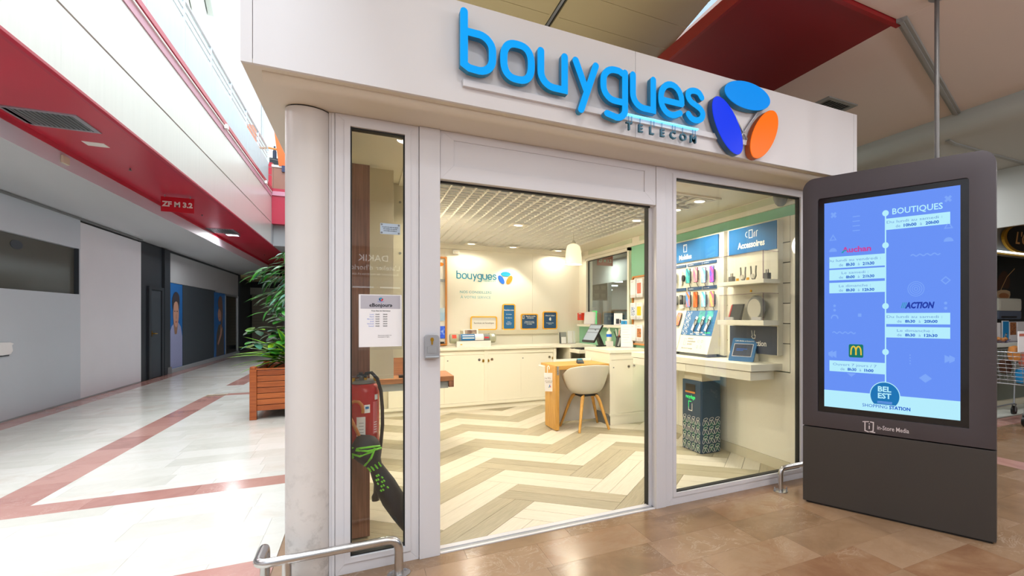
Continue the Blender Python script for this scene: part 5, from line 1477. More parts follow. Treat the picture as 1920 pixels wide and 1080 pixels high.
f3 = framed('squat yellow framed navy notice with phone icon on the ledge', 2.221, 2.502, 1.390, 'navy', [('      Reprise mobile', 1.34, .026, 'white', .03), ('      smartphone', 1.316, .022, 'white', .03), ('Profitez de la reprise', 1.258, .018, 'white', .02), ('de votre ancien mobile', 1.238, .018, 'white', .02), ('en boutique', 1.218, .018, 'white', .02)])
mb = MB(); PR.stroke(mb, [(2.252, 1.31), (2.252, 1.36), (2.275, 1.36), (2.275, 1.31)], .006, .001, .002, closed=True); mb.build('phone_icon', 'white', f3)
f4 = framed('yellow framed navy Click & Collect notice, rightmost on ledge', 2.584, 2.830, 1.430, 'navy', [('Click & Collect', 1.352, .026, 'white', .02), ('Commandez en ligne', 1.236, .015, 'white', .02), ('retirez ici', 1.218, .015, 'white', .02)])
mb = MB(); PR.poly(mb, [(2.69, 1.30), (2.707, 1.335), (2.73, 1.315), (2.722, 1.30), (2.73, 1.285), (2.705, 1.275)], .001, .002); mb.build('hand_icon', 'white', f4)
sn = thing('motion_sensor', 'small white sensor box high on the back wall', 'sensor', (1.23, 8.0, 2.29))
MB().box(1.185, 7.97, 2.288, 1.277, 8.043, 2.345).build('body', 'white', sn, bevel=.01); MB().box(1.2, 7.965, 2.298, 1.262, 7.972, 2.318).build('lens', 'cream_dark', sn)
ls = thing('leaflet_stand', 'white display board in a wooden frame with blue cards, at back left', 'display', (.8, 7.98, .9))
f = MB(); PB.ring(f, [(.58, .915), (1.104, .915), (1.104, 2.232), (.58, 2.232)], [(.605, .94), (1.079, .94), (1.079, 2.207), (.605, 2.207)], 0, .06); f.build('frame', 'orange_wood', ls)
f = MB(); PB.rect(f, .605, .94, 1.079, 2.207, 0, .03); f.build('board', 'white', ls)
mb = MB(); PB.poly(mb, PB.ell(1.02, 2.12, .04, .028, 0, 20), .031, .035); mb.build('orange_spot', 'logo_orange', ls)
for k, (v0, v1, m_) in enumerate(((1.28, 1.47, picture('card_sky', [(.3, '9cc8ee'), (.7, 'e4f2fb')], 9)), (1.02, 1.20, picture('card_blue', [(.3, '0c2bd0'), (.55, '3b6cf0'), (.8, 'bcd4ff')], 14)))):
    for u0 in (.90, 1.0):
        mb = MB(); PB.rect(mb, u0, v0, u0 + .065 + .01 * (u0 > .95), v1, .04, .052); mb.build('card', m_, ls)
mb = MB(); PB.rect(mb, .62, 1.86, 1.075, 1.90, .031, .05); mb.build('header_strip', 'alu', ls)
mb = MB(); PB.rect(mb, .95, .945, 1.06, .97, .035, .08); mb.build('holder', 'black', ls)

# ---- counters
wt = thing('back_counter', 'long cream counter with sliding cupboard doors along the back wall', 'counter', (1.3, 7.75, 0))
mb = MB(); mb.extrude([(x, y, .866) for x, y in ((-.095, 8.045), (-.095, 7.46), (2.62, 7.46), (2.81, 7.34), (3.235, 7.34), (3.235, 8.045))], (0, 0, .034)); mb.build('worktop', 'cream_panel', wt, bevel=.003)
MB().box(-.095, 7.52, 0, 2.60, 8.04, .075).build('plinth', 'cream_panel', wt)
MB().box(-.095, 7.5, .80, 2.60, 7.54, .866).build('frieze', 'cream_panel', wt)
MB().box(-.095, 7.485, .075, 2.62, 7.52, .115).build('lower_rail', 'cream_panel', wt, bevel=.003)
MB().box(-.095, 7.56, .1, 2.60, 8.04, .80).build('carcass', 'cream_dark', wt)
for x0, x1 in ((1.545, 1.592), (2.585, 2.632)): MB().box(x0, 7.49, .075, x1, 7.56, .866).build('stile', 'cream_panel', wt, bevel=.002)
PC = Plane((0, 7.50, 0), (1, 0, 0))
def lock(par, P_, u, v, pad=None):
    mb = MB(); P_.poly(mb, P_.ell(u, v, .019, .019, 0, 18), 0, .006); l = mb.build('lock', 'chrome', par)
    mb = MB(); P_.poly(mb, P_.ell(u, v, .007, .007, 0, 10), .006, .009); mb.build('keyhole', 'black', par)
    if pad:
        mb = MB(); P_.rrect(mb, u + pad - .014, v - .035, u + pad + .014, v - .005, .006, .002, .014); P_.stroke(mb, arc(u + pad, v - .005, .010, 0, 180, 8), .005, .004, .009); mb.build('padlock', 'brass', par)
for k, (x0, x1, dy, lk, pad) in enumerate(((.30, 1.0, .012, None, None), (1.0, 1.545, 0, 1.475, .055), (1.592, 2.08, 0, 1.655, -.055), (2.07, 2.585, .012, 2.53, .055))):
    d_ = MB().box(x0, 7.505 + dy, .117, x1, 7.523 + dy, .798).build('door', 'cream_panel', wt, bevel=.002)
    if lk: lock(d_, Plane((0, 7.505 + dy, 0), (1, 0, 0)), lk, .72, pad)
    if k in (1, 3):
        mb = MB(); Plane((0, 7.505 + dy, 0), (1, 0, 0)).poly(mb, PC.ell(x0 + .045, .72, .009, .009, 0, 12), 0, .004); mb.build('finger_hole', 'ink_grey', d_)
rt_ = thing('desk_return', 'open cream desk cubby with keyboard tray right of the back counter', 'desk', (2.95, 7.2, 0))
mb = MB(); mb.box(2.80, 7.36, 0, 2.825, 7.9, .862); mb.box(3.18, 6.45, 0, 3.21, 7.9, .862); mb.box(2.825, 7.86, 0, 3.18, 7.9, .862); mb.build('side_panels', 'cream_panel', rt_)
mb = MB(); mb.extrude([(x, y, .60) for x, y in ((2.64, 7.5), (2.80, 7.36), (2.80, 7.9), (2.64, 7.9))], (0, 0, .02)); mb.box(2.825, 7.36, .62, 3.18, 7.86, .64); mb.build('shelf', 'cream_dark', rt_)
MB().box(2.78, 6.92, .80, 3.14, 7.32, .85).build('keyboard_tray', 'cream_panel', rt_, bevel=.008)
MB().box(2.83, 6.95, .62, 3.14, 7.3, .66).build('low_tray', 'cream_dark', rt_)
kbd = thing('keyboard', 'dark keyboard on the tray below the back counter end', 'keyboard', (2.95, 7.12, .85))
MB().box(2.84, 7.0, .851, 3.12, 7.25, .868).build('body', 'black', kbd, bevel=.003)
mb = MB()
for i in range(10):
    for j in range(4): mb.box(2.85 + .026 * i, 7.02 + .05 * j, .868, 2.872 + .026 * i, 7.06 + .05 * j, .873)
mb.build('keys', 'ink', kbd)
cb_ = thing('front_cabinet', 'cream cabinet with sliding doors beside the chair, till on top', 'cabinet', (2.95, 6.0, 0))
MB().box(2.665, 5.625, .888, 3.238, 6.44, .926).build('worktop', 'cream_panel', cb_, bevel=.003)
MB().box(2.672, 5.64, .0, 2.70, 6.43, .888).build('side_panel', 'cream_panel', cb_)
MB().box(2.672, 5.632, 0, 3.236, 5.66, .11).build('plinth', 'cream_panel', cb_, bevel=.003)
MB().box(2.66, 5.66, 0, 2.675, 6.43, .13).build('plinth_side', 'mid_grey', cb_)
MB().box(2.70, 5.64, .805, 3.236, 5.665, .888).build('frieze', 'cream_panel', cb_, bevel=.002)
MB().box(2.665, 5.628, .11, 3.238, 5.66, .135).build('rail', 'cream_panel', cb_, bevel=.003)
MB().box(2.70, 5.69, .11, 3.236, 6.43, .885).build('carcass', 'cream_dark', cb_)
d_ = MB().box(2.70, 5.645, .137, 2.995, 5.66, .803).build('door', 'cream_panel', cb_, bevel=.002); lock(d_, Plane((0, 5.645, 0), (1, 0, 0)), 2.935, .715)
mb = MB(); Plane((0, 5.645, 0), (1, 0, 0)).poly(mb, PC.ell(2.725, .71, .008, .008, 0, 12), 0, .004); mb.build('finger_hole', 'ink_grey', d_)
d_ = MB().box(2.985, 5.662, .137, 3.236, 5.677, .803).build('door', 'cream_panel', cb_, bevel=.002); lock(d_, Plane((0, 5.662, 0), (1, 0, 0)), 3.02, .72)
# ---- wooden desk
dk = thing('advice_desk', 'oak waterfall desk with white modesty panel in the middle of shop', 'desk', (2.3, 5.9, 0))
MB().box(1.975, 5.65, .715, 2.664, 6.20, .762).build('top', 'oak_h', dk, bevel=.002)
MB().box(1.975, 5.65, .008, 2.022, 6.03, .714).build('leg', 'oak', dk, bevel=.002)
MB().box(1.985, 5.66, 0, 2.012, 6.02, .008).build('foot', 'black', dk)
MB().box(2.024, 6.0, .03, 2.655, 6.02, .712).build('modesty_panel', 'white', dk)
MB().box(2.15, 6.205, .74, 2.664, 6.24, .79).build('upstand', 'white', dk, bevel=.003)
MB().box(1.945, 6.02, .72, 1.973, 6.2, .735).build('side_shelf', 'white', dk)
f = MB(); f.box(1.992, 5.645, .655, 2.014, 5.650, .758)
bk_ = f.build('bracket', 'alu', dk)
mb = MB(); PD = Plane((0, 5.645, 0), (1, 0, 0))
for v in (.742, .675): PD.poly(mb, PD.ell(2.003, v, .004, .004, 0, 8), 0, .003)
PD.stroke(mb, arc(2.003, .70, .006, 60, 300, 8), .002, 0, .003); mb.build('screw', 'grey', bk_)
tg = thing('hanging_tag', 'white hanging card hooked on the oak desk end', 'sign', (1.93, 5.75, .5))
PT = Plane((1.945, 5.79, 0), Vector((.78, -.62, 0)))
mb = MB(); PT.poly(mb, [(-.062, .672), (.062, .672), (.062, .452), (-.048, .452)], .002, .006); mb.build('card', 'paper', tg)
mb = MB(); PT.stroke(mb, [(-.02, .672), (-.02, .74), (-.008, .755), (.005, .74), (.003, .715)], .008, .001, .005); mb.build('hook', 'white', tg)
PT.text('La 5G', -.015, .60, .030, 'tag_text', tg, 'text_line', w=.0065, depth=.0006); PT.text('EST DANS NOS', .0, .570, .014, 'tag_text', tg, 'text_line', bold=.02, w=.0065, depth=.0006); PT.text('BOUTIQUES', .0, .553, .014, 'tag_text', tg, 'text_line', bold=.02, w=.0065, depth=.0006)
for cu, cv_, a_, m_ in ((.01, .523, 75, 'logo_blue'), (.018, .508, 100, 'sign_red'), (.004, .505, 60, 'logo_cyan')):
    mb = MB(); PT.poly(mb, PT.ell(cu, cv_, .011, .005, math.radians(a_), 12), .0065, .0072); mb.build('print', m_, tg)
tm = thing('card_terminal', 'black card payment terminal lying on the oak desk', 'terminal', (2.36, 5.88, .762))
mb = MB(); mb.hexa([(2.31, 5.80, .763), (2.39, 5.78, .763), (2.43, 5.93, .763), (2.35, 5.95, .763)], [(2.313, 5.805, .785), (2.387, 5.787, .785), (2.424, 5.925, .812), (2.354, 5.943, .812)]); mb.build('body', 'charcoal', tm, bevel=.006)
mb = MB(); mb.hexa([(2.345, 5.885, .8035), (2.402, 5.872, .8035), (2.41, 5.912, .811), (2.354, 5.926, .811)], [(2.345, 5.885, .806), (2.402, 5.872, .806), (2.41, 5.912, .8135), (2.354, 5.926, .8135)]); mb.build('screen', 'logo_cyan', tm)
mb = MB()
for i in range(3):
    for j in range(3): mb.box(2.328 + .018 * i + .005 * j, 5.812 + .02 * j - .004 * i, .786 + .004 * j, 2.342 + .018 * i + .005 * j, 5.826 + .02 * j - .004 * i, .792 + .004 * j)
mb.build('keys', 'mid_grey', tm)
# ---- chair
def chair():
    c = thing('shell_chair', 'white plastic shell armchair on four oak legs at the advice desk', 'chair', (2.36, 5.66, 0))
    nu, nv = 28, 14
    vs = []
    # shell: rings from the seat centre out to the rim; back is towards -y, open front towards +y
    for j in range(nv + 1):
        t = j / nv
        for i in range(nu):
            a = 2 * PI * i / nu                      # a = 0 is +x, -pi/2 is the back
            back = max(0, -math.sin(a)); side = abs(math.cos(a)); front = max(0, math.sin(a))
            rimz = .44 + .345 * back ** .8 + .20 * side ** 2 * (1 - back * .5) + .005 * front
            rimz = min(rimz, .785)
            if front > 0: rimz = .44 + .215 * max(0, side) ** 1.6 * 1.0 + .005
            R0 = .19; Rx = .285; Ry = .265
            rr = t ** .75
            s_ = min(1, t / .55)
            rx = R0 * s_ + (Rx - R0) * max(0, (t - .55) / .45) ** .8
            ry = R0 * s_ + (Ry - R0) * max(0, (t - .55) / .45) ** .8
            zz = .425 + .012 * s_ ** 2 + max(0, (t - .45) / .55) ** 1.35 * (rimz - .44)
            vs.append((2.36 + rx * math.cos(a), 5.66 + ry * math.sin(a), zz))
    fs = []
    for j in range(nv):
        for i in range(nu):
            k = (i + 1) % nu
            fs.append((j * nu + i, j * nu + k, (j + 1) * nu + k, (j + 1) * nu + i))
    mb = MB(); mb.add(vs, fs)
    o = mb.build('shell', 'shell', c, smooth=True, autos=180)
    md = o.modifiers.new('thick', 'SOLIDIFY'); md.thickness = .007; md.offset = 1
    md2 = o.modifiers.new('sub', 'SUBSURF'); md2.levels = 1; md2.render_levels = 1
    for lx, ly in ((2.115, 5.885), (2.185, 5.425), (2.565, 5.435), (2.605, 5.865)):
        tx, ty = 2.36 + (lx - 2.36) * .42, 5.66 + (ly - 5.66) * .42
        kx_, ky_ = 2.36 + (lx - 2.36) * .50, 5.66 + (ly - 5.66) * .50
        mb = MB(); mb.tube([(2.36 + (lx - 2.36) * .1, 5.66 + (ly - 5.66) * .1, .405), (tx, ty, .402), (kx_, ky_, .385), (kx_ + (lx - kx_) * .2, ky_ + (ly - ky_) * .2, .33), (lx, ly, 0)], .014, 10, rs=[.016, .019, .021, .020, .0145]); mb.build('leg', 'oak', c, smooth=True)
    mb = MB(); mb.box(2.25, 5.55, .395, 2.47, 5.77, .418); mb.build('seat_bearer', 'black', c, bevel=.005)
chair()
# ---- left table
tb = thing('wall_desk', 'walnut topped wall desk with grey drawer at the left edge of doorway', 'desk', (.35, 5.45, .6))
MB().box(-.098, 5.19, .715, .78, 5.75, .762).build('top', 'walnut_h', tb, bevel=.002)
MB().box(.735, 5.192, .655, .78, 5.75, .714).build('end_piece', 'walnut', tb)
MB().box(-.098, 5.22, .645, .733, 5.70, .714).build('drawer', 'base_grey', tb, bevel=.002)
MB().box(-.098, 5.5, .763, .5, 5.74, .985).build('riser', 'walnut_h', tb, bevel=.002)
mb = MB(); mb.box(-.09, 5.55, .986, .47, 5.7, 1.09); mb.build('dark_box', 'black', tb, bevel=.003)
MB().box(.30, 5.25, .763, .42, 5.34, .785).build('pad', 'black', tb, bevel=.003)
MB().box(-.099, 5.3, 0, -.06, 5.7, .645).build('wall_bracket', 'cream_dark', tb)
# ---- objects on counters
du = thing('display_tube', 'grey display tube lying in white cradle on the back counter', 'display', (1.43, 7.72, .9))
mb = MB(); mb.lathe([(.0, -.325), (.06, -.325), (.07, -.315), (.073, -.22), (.073, -.21)], (1.43, 7.75, 1.022), 28, axis='x'); mb.build('end_cap', 'grey_drum', du, smooth=True)
mb = MB(); mb.lathe([(.073, .235), (.073, .245), (.07, .315), (.06, .325), (0, .325)], (1.43, 7.75, 1.022), 28, axis='x'); mb.build('end_cap', 'grey_drum', du, smooth=True)
mb = MB(); mb.lathe([(.064, -.21), (.064, .24)], (1.43, 7.75, 1.022), 28, axis='x'); mb.build('tube', 'grey', du, smooth=True)
MB().box(1.19, 7.655, .901, 1.675, 7.80, .985).build('cradle', 'white', du, bevel=.004)
def tube_label(name, m, x0, x1, a0, a1, r=.0665):
    vs = []; fs = []; n = 8
    for i in range(n + 1):
        a = math.radians(a0 + (a1 - a0) * i / n)
        for x in (x0, x1): vs.append((x, 7.75 - r * math.cos(a), 1.022 + r * math.sin(a)))
    for i in range(n): fs.append((2 * i, 2 * i + 1, 2 * i + 3, 2 * i + 2))
    mb = MB(); mb.add(vs, fs); return mb.build(name, m, du)
tube_label('blue_label', 'sky_blue', 1.256, 1.452, -25, 75); tube_label('white_label', 'paper', 1.452, 1.575, -25, 80); tube_label('red_label', 'alarm_red', 1.13, 1.19, 5, 50, .0745); tube_label('red_text', 'sign_red', 1.585, 1.65, 0, 18)
tube_label('white_print', 'white', 1.275, 1.44, 32, 44, .0672); tube_label('white_print', 'white', 1.275, 1.44, 0, 12, .0672); tube_label('dial', 'paper', 1.69, 1.735, 20, 55, .0745)
MB().box(1.24, 7.652, .93, 1.265, 7.656, .945).build('yellow_dot', 'yellow_frame', du)
tbk = thing('tablet_stand', 'white framed tablet leaning behind the display tube', 'tablet', (1.43, 7.9, .9))
PQ = Plane((1.43, 7.86, .901), (1, 0, 0), (0, .22, .97))
mb = MB(); PQ.rect(mb, -.11, 0, .11, .26, -.012, 0); mb.build('frame', 'white', tbk, bevel=.003)
mb = MB(); PQ.rect(mb, -.085, .03, .085, .245, .0002, .001); mb.build('screen', picture('warm_photo', [(.3, '6a4a3c'), (.6, 'b09a86'), (.8, '3c2c24')], 7), tbk)
def card_holder(name, label, cat_, x, y, w, h, ang, m_, z=.9, tilt=.12, group=None, extra=None):
    t = thing(name, label, cat_, (x, y, z), 0, group)
    P_ = Plane((x, y, z + .001), (math.cos(ang), math.sin(ang), 0), Vector((-math.sin(ang) * tilt, math.cos(ang) * tilt, 1)))
    mb = MB(); P_.rect(mb, -w / 2, 0, w / 2, h, -.006, 0); mb.build('sheet', m_, t)
    mb = MB(); mb.hexa([P_.p(-w / 2, 0, -.05), P_.p(w / 2, 0, -.05), P_.p(w / 2, 0, .012), P_.p(-w / 2, 0, .012)], [q + Vector((0, 0, .006)) for q in (P_.p(-w / 2, 0, -.05), P_.p(w / 2, 0, -.05), P_.p(w / 2, 0, .012), P_.p(-w / 2, 0, .012))]); mb.build('foot', 'acrylic_edge', t)
    return t, P_
t, P_ = card_holder('brochure_holder', 'grey brochure in a holder at the right end of back counter', 'brochure', 2.88, 7.86, .12, .19, 0, 'mid_grey')
mb = MB(); P_.rect(mb, -.03, .005, .05, .11, .004, .01); mb.build('white_card', 'paper', t)
mb = MB(); P_.rect(mb, -.062, .01, -.048, .18, .002, .008); mb.build('dark_edge', 'ink', t)
t, P_ = card_holder('brochure_holder', 'white brochure stack beside the grey brochure on back counter', 'brochure', 3.02, 7.84, .13, .21, 0, 'paper')
mb = MB(); P_.rect(mb, .02, .008, .024, .2, .001, .006); mb.build('fold', 'cream_dark', t)
mo = thing('till_monitor', 'black tilted till monitor on the front cabinet', 'monitor', (2.93, 6.5, .926))
PM = Plane((2.73, 6.70, .99), (.049, -.306, 0), Vector((.150, .024, .24)))
mb = MB(); PM.rrect(mb, 0, 0, .31, .284, .008, -.022, 0); mb.build('bezel', 'black', mo, bevel=.002)
mb = MB(); PM.rect(mb, .012, .03, .298, .274, .0002, .001); ms = mb.build('screen', mat('till_screen', '8e9aa8', rough=.25, emit=.25), mo)
mb = MB(); PM.rect(mb, .012, .20, .298, .22, .0012, .0018); PM.rect(mb, .012, .15, .298, .16, .0012, .0018); mb.build('screen_lines', mat('till_lines', '5f6a78', rough=.3), mo)
mb = MB(); mb.hexa([(2.91, 6.44, .93), (2.97, 6.44, .93), (2.97, 6.52, .93), (2.91, 6.52, .93)], [(2.86, 6.50, 1.16), (2.90, 6.50, 1.15), (2.90, 6.58, 1.15), (2.86, 6.58, 1.16)]); mb.build('stand', 'black', mo)
MB().box(2.84, 6.40, .927, 2.99, 6.43, .945).build('foot', 'black', mo, bevel=.003)
hs = thing('sanitizer_bottle', 'clear pump bottle with blue label on a white box by the till', 'bottle', (3.02, 6.40, .926))
MB().box(2.975, 6.36, .927, 3.065, 6.43, 1.0).build('box', 'white', hs, bevel=.003)
mb = MB(); mb.lathe([(.036, 1.001), (.038, 1.01), (.038, 1.12), (.02, 1.145), (.014, 1.15), (.014, 1.165), (.008, 1.168), (.008, 1.19), (0, 1.19)], (3.02, 6.40, 0), 20); mb.build('bottle', 'green_glass', hs, smooth=True)
mb = MB(); mb.lathe([(.0386, 1.06), (.0386, 1.10)], (3.02, 6.40, 0), 20); mb.build('label', 'logo_blue', hs, smooth=True)
mb = MB(); mb.tube([(3.02, 6.40, 1.185), (2.985, 6.385, 1.185), (2.98, 6.383, 1.175)], .005, 6); mb.build('pump', 'white', hs)
pn = thing('pen_pot', 'black desk phone and pens beside the white sheet stand', 'pen pot', (3.07, 6.2, .926))
mb = MB(); mb.hexa([(3.02, 6.18, .927), (3.08, 6.16, .927), (3.10, 6.24, .927), (3.04, 6.26, .927)], [(3.05, 6.2, 1.06), (3.10, 6.18, 1.06), (3.12, 6.25, 1.08), (3.07, 6.27, 1.08)]); mb.build('holder', 'black', pn, bevel=.005)
for k, (dx, dy, m_) in enumerate(((-.03, .02, 'black'), (.0, -.01, 'alarm_red'), (.02, .01, 'ink'), (-.01, .03, 'paper'), (.03, -.02, 'black'))):
    MB().tube([(3.08 + dx * .3, 6.22 + dy * .3, 1.0), (3.08 + dx * 1.8, 6.22 + dy * 1.8, 1.14 + .01 * k)], .0045, 6).build('pen', m_, pn)
mb = MB(); mb.tube([(3.05, 6.17, .94), (3.075, 6.175, 1.0), (3.09, 6.18, 1.05)], .016, 8); mb.build('handset', 'mid_grey', pn, smooth=True)
t, P_ = card_holder('sheet_stand', 'white printed sheet standing on the front cabinet right of pens', 'sheet', 3.12, 6.05, .165, .31, -.45, 'paper', z=.926, tilt=.05)
for i in range(7):
    mb = MB(); P_.rect(mb, -.06, .275 - .035 * i, .05 - .02 * (i % 3), .278 - .035 * i, .0003, .0009); mb.build('text_line', 'paper_grey', t)
gb = tag(MB().box(3.17, 6.10, .927, 3.235, 6.2, 1.02).build('small_box', 'grey', None, bevel=.004), 'small dark grey box against the green wall on front cabinet', 'box')
t, P_ = card_holder('leaning_card', 'white sheet leaning on the window sill at its left end', 'card', 3.19, 7.50, .20, .20, -.9, 'paper', z=1.22, tilt=.1)
t, P_ = card_holder('phone_card', 'white card showing a dark phone on right end of window sill', 'card', 3.17, 6.42, .12, .17, -.6, 'paper', z=1.22, tilt=.08)
mb = MB(); P_.rrect(mb, -.03, .02, .015, .09, .006, .001, .006); P_.rrect(mb, .025, .03, .05, .08, .005, .001, .006); mb.build('phone_print', 'ink', t)
bl = thing('product_card', 'blue product card hung under the window sill corner', 'card', (3.2, 6.2, 1.2))
PW = Plane((3.195, 0, 0), (0, -1, 0))
mb = MB(); PW.rect(mb, -6.36, 1.225, -6.16, 1.30, .0, .012); mb.build('backing', 'white', bl)
mb = MB(); PW.rect(mb, -6.35, 1.232, -6.17, 1.285, .0125, .014); mb.build('print', 'leaflet_blue', bl)
mb = MB(); PW.poly(mb, PW.ell(-6.25, 1.258, .012, .022), .0142, .015); mb.build('figure', 'navy', bl)
tl_ = thing('price_list', 'cream price list hung on the green wall below the sill', 'sheet', (3.2, 6.25, 1.0))
mb = MB(); PW.rect(mb, -6.38, 1.02, -6.185, 1.18, .036, .039); mb.build('sheet', 'cream', tl_)
mb = MB()
for i in range(5): PW.rect(mb, -6.36, 1.05 + .025 * i, -6.2, 1.053 + .025 * i, .0392, .0398)
mb.build('text_lines', 'ink_grey', tl_)
al = thing('alarm_box', 'red fire alarm call box on the cream wall left of window', 'alarm', (3.2, 7.8, 1.34))
MB().box(3.155, 7.73, 1.285, 3.24, 7.93, 1.405).build('body', 'alarm_red', al, bevel=.006)
MB().box(3.150, 7.755, 1.31, 3.156, 7.84, 1.375).build('glass_plate', 'sign_red', al); mb = MB(); mb.lathe([(.018, 0), (.018, .006), (0, .006)], (3.149, 7.80, 1.342), 14, axis='x'); mb.build('button', 'grey', al)
MB().box(3.152, 7.77, 1.385, 3.156, 7.86, 1.398).build('label', 'paper', al)
# ---- leaflet board on the green wall
PW2 = Plane((3.24, 0, 0), (0, -1, 0))
bd_ = thing('leaflet_board', 'oak framed leaflet board on the green wall beside window', 'board', (3.2, 5.8, .97))
mb = MB(); PW2.ring(mb, PW2.rr(-6.075, .965, -5.40, 1.885, .04), PW2.rr(-6.055, .985, -5.42, 1.865, .03), 0, .035); mb.build('frame', 'orange_wood', bd_)
mb = MB(); PW2.rrect(mb, -6.056, .984, -5.42, 1.866, .03, 0, .012); mb.build('panel', 'cream_panel', bd_)
lf = 0
LB = [('white leaflet with faint line drawing, top left of leaflet board', 'paper', None), ('white leaflet with red chart, top right of leaflet board', 'paper', 'salmon'),
      ('leaflet with blue city photo, middle row of leaflet board', 'paper', 'photo_city'), ('leaflet with orange arch, middle row of leaflet board', 'paper', 'yellow_frame'),
      ('white leaflet with grey text, lower left of leaflet board', 'paper', None), ('leaflet with warm brown photo, lower right of leaflet board', 'paper', 'photo_warm')]
M['photo_city'] = picture('photo_city', [(.35, '2c4a78'), (.5, 'dfe6f0'), (.65, '5a7ab0')], 25); M['photo_warm'] = picture('photo_warm', [(.35, '5a2c14'), (.5, 'c07a3c'), (.65, '8a4420')], 25)
for r_, (v0, v1) in enumerate(((1.595, 1.835), (1.305, 1.525), (1.02, 1.235))):
    for c_ in range(2):
        u0 = -6.068 + .172 * c_
        L_ = thing('leaflet', LB[r_ * 2 + c_][0], 'leaflet', (3.18, -(u0 + .07), v0), group='leaflets on the oak board')
        mb = MB(); PW2.rect(mb, u0, v0, u0 + .15, v1, .045, .06); mb.build('sheet', 'paper', L_)
        mb = MB(); PW2.rect(mb, u0 - .004, v0 - .006, u0 + .154, v0 + .05, .014, .0445); PW2.rect(mb, u0 - .004, v0 - .006, u0 + .154, v0 + .04, .061, .064); mb.build('pocket', 'acrylic', L_)
        pm = LB[r_ * 2 + c_][2]
        if pm:
            mb = MB(); PW2.rect(mb, u0 + .02, v0 + .05, u0 + .13, v1 - .05, .0603, .061); mb.build('print', pm, L_)
        for k in range(2):
            mb = MB(); PW2.rect(mb, u0 + .02, v1 - .022 - .012 * k, u0 + .09, v1 - .018 - .012 * k, .0603, .0609); mb.build('text_line', 'paper_grey', L_)
# ---- pendant and downlights
pd = thing('pendant_lamp', 'lit white pendant lamp shade hanging over the advice desk', 'lamp', (2.41, 6.19, 2.43))
mb = MB(); mb.lathe([(.108, 2.02), (.106, 2.10), (.098, 2.20), (.085, 2.255), (.055, 2.282), (.03, 2.29)], (2.41, 6.19, 0), 32); o = mb.build('shade', 'shade', pd, smooth=True); 
mb = MB(); mb.lathe([(.03, 2.285), (.026, 2.315), (.006, 2.335)], (2.41, 6.19, 0), 16); mb.cyl((2.41, 6.19, 2.33), (2.41, 6.19, 2.428), .003, 6); mb.build('cord', 'cream_dark', pd, smooth=True)
mb = MB(); mb.lathe([(0, 2.12), (.03, 2.13), (.04, 2.16), (.03, 2.20), (.015, 2.23), (0, 2.23)], (2.41, 6.19, 0), 16); mb.build('bulb', 'lamp_white', pd, smooth=True)
def spot(name, loc, power, angle, color=(1, .91, .74), rot=(0, 0, 0), blend=.4, r=.04):
    l = bpy.data.lights.new(name, 'SPOT'); l.energy = power; l.spot_size = math.radians(angle); l.spot_blend = blend; l.color = color; l.shadow_soft_size = r
    o = bpy.data.objects.new(name, l); COL.objects.link(o); o.location = loc; o.rotation_euler = rot; return o
def bulb(name, loc, power):
    l = bpy.data.lights.new(name, 'POINT'); l.energy = power; l.color = (1, .91, .74); l.shadow_soft_size = .06
    o = bpy.data.objects.new(name, l); COL.objects.link(o); o.location = loc
bulb('pendant_and_fill_light', (2.41, 6.19, 1.99), 16)
bulb('pendant_and_fill_light', (.32, 5.6, 1.95), 22)      # added fill light without a lamp, behind the door post, brightens the ceiling
DL = [((1.6, 5.88), 'lit downlight in the grid ceiling at the middle of shop', 42, 150), ((1.4, 7.70), 'lit downlight over the wall logo, left one', 14, 165), ((2.03, 7.76), 'lit downlight over the wall logo, right one', 30, 96), ((2.78, 7.82), 'lit downlight at the back right corner of grid', 10, 165),
      ((2.68, 4.96), 'lit downlight over the phone wall, farthest seen through the doorway', 40, 140), ((2.75, 3.86), 'lit downlight over accessories, nearest the window', 34, 140), ((2.76, 4.28), 'lit downlight over the phone wall, second from window', 34, 140),
      ((.75, 4.1), None, 20, 150), ((.5, 5.4), None, 55, 150), ((1.75, 3.55), None, 16, 150), ((.2, 5.2), None, 24, 150)]
for (x, y), lab, pw, an in DL:
    pw *= 1.5
    if lab:
        d_ = thing('downlight', lab, 'lamp', (x, y, 2.42), group='ceiling downlights')
        mb = MB(); mb.box(x - .09, y - .09, 2.412, x + .09, y + .09, 2.418); mb.build('plate', 'grid_cream', d_)
        mb = MB(); mb.lathe([(.048, 2.409), (.062, 2.405), (.066, 2.412)], (x, y, 0), 24); mb.build('rim', 'white', d_, smooth=True)
        mb = MB(); mb.lathe([(0, 2.4075), (.048, 2.408)], (x, y, 0), 20); mb.build('lens', 'lamp_white', d_)
    spot('downlight_lamp', (x, y, 2.40), pw, an)
area_light('plenum_glow', (1.6, 5.6, 2.74), 2.4, 3.6, 9, (1, .97, .9))
dm = thing('dome_camera', 'grey dome camera at the top corner of the right window', 'camera', (3.15, 3.23, 2.43))
mb = MB(); mb.lathe([(.062, 2.43), (.062, 2.37), (.058, 2.345), (.045, 2.31), (.025, 2.29), (0, 2.285)], (3.15, 3.23, 0), 24); mb.build('dome', 'grey', dm, smooth=True)
mb = MB(); mb.lathe([(.068, 2.43), (.068, 2.40)], (3.15, 3.23, 0), 24); mb.build('base', 'white', dm, smooth=True)

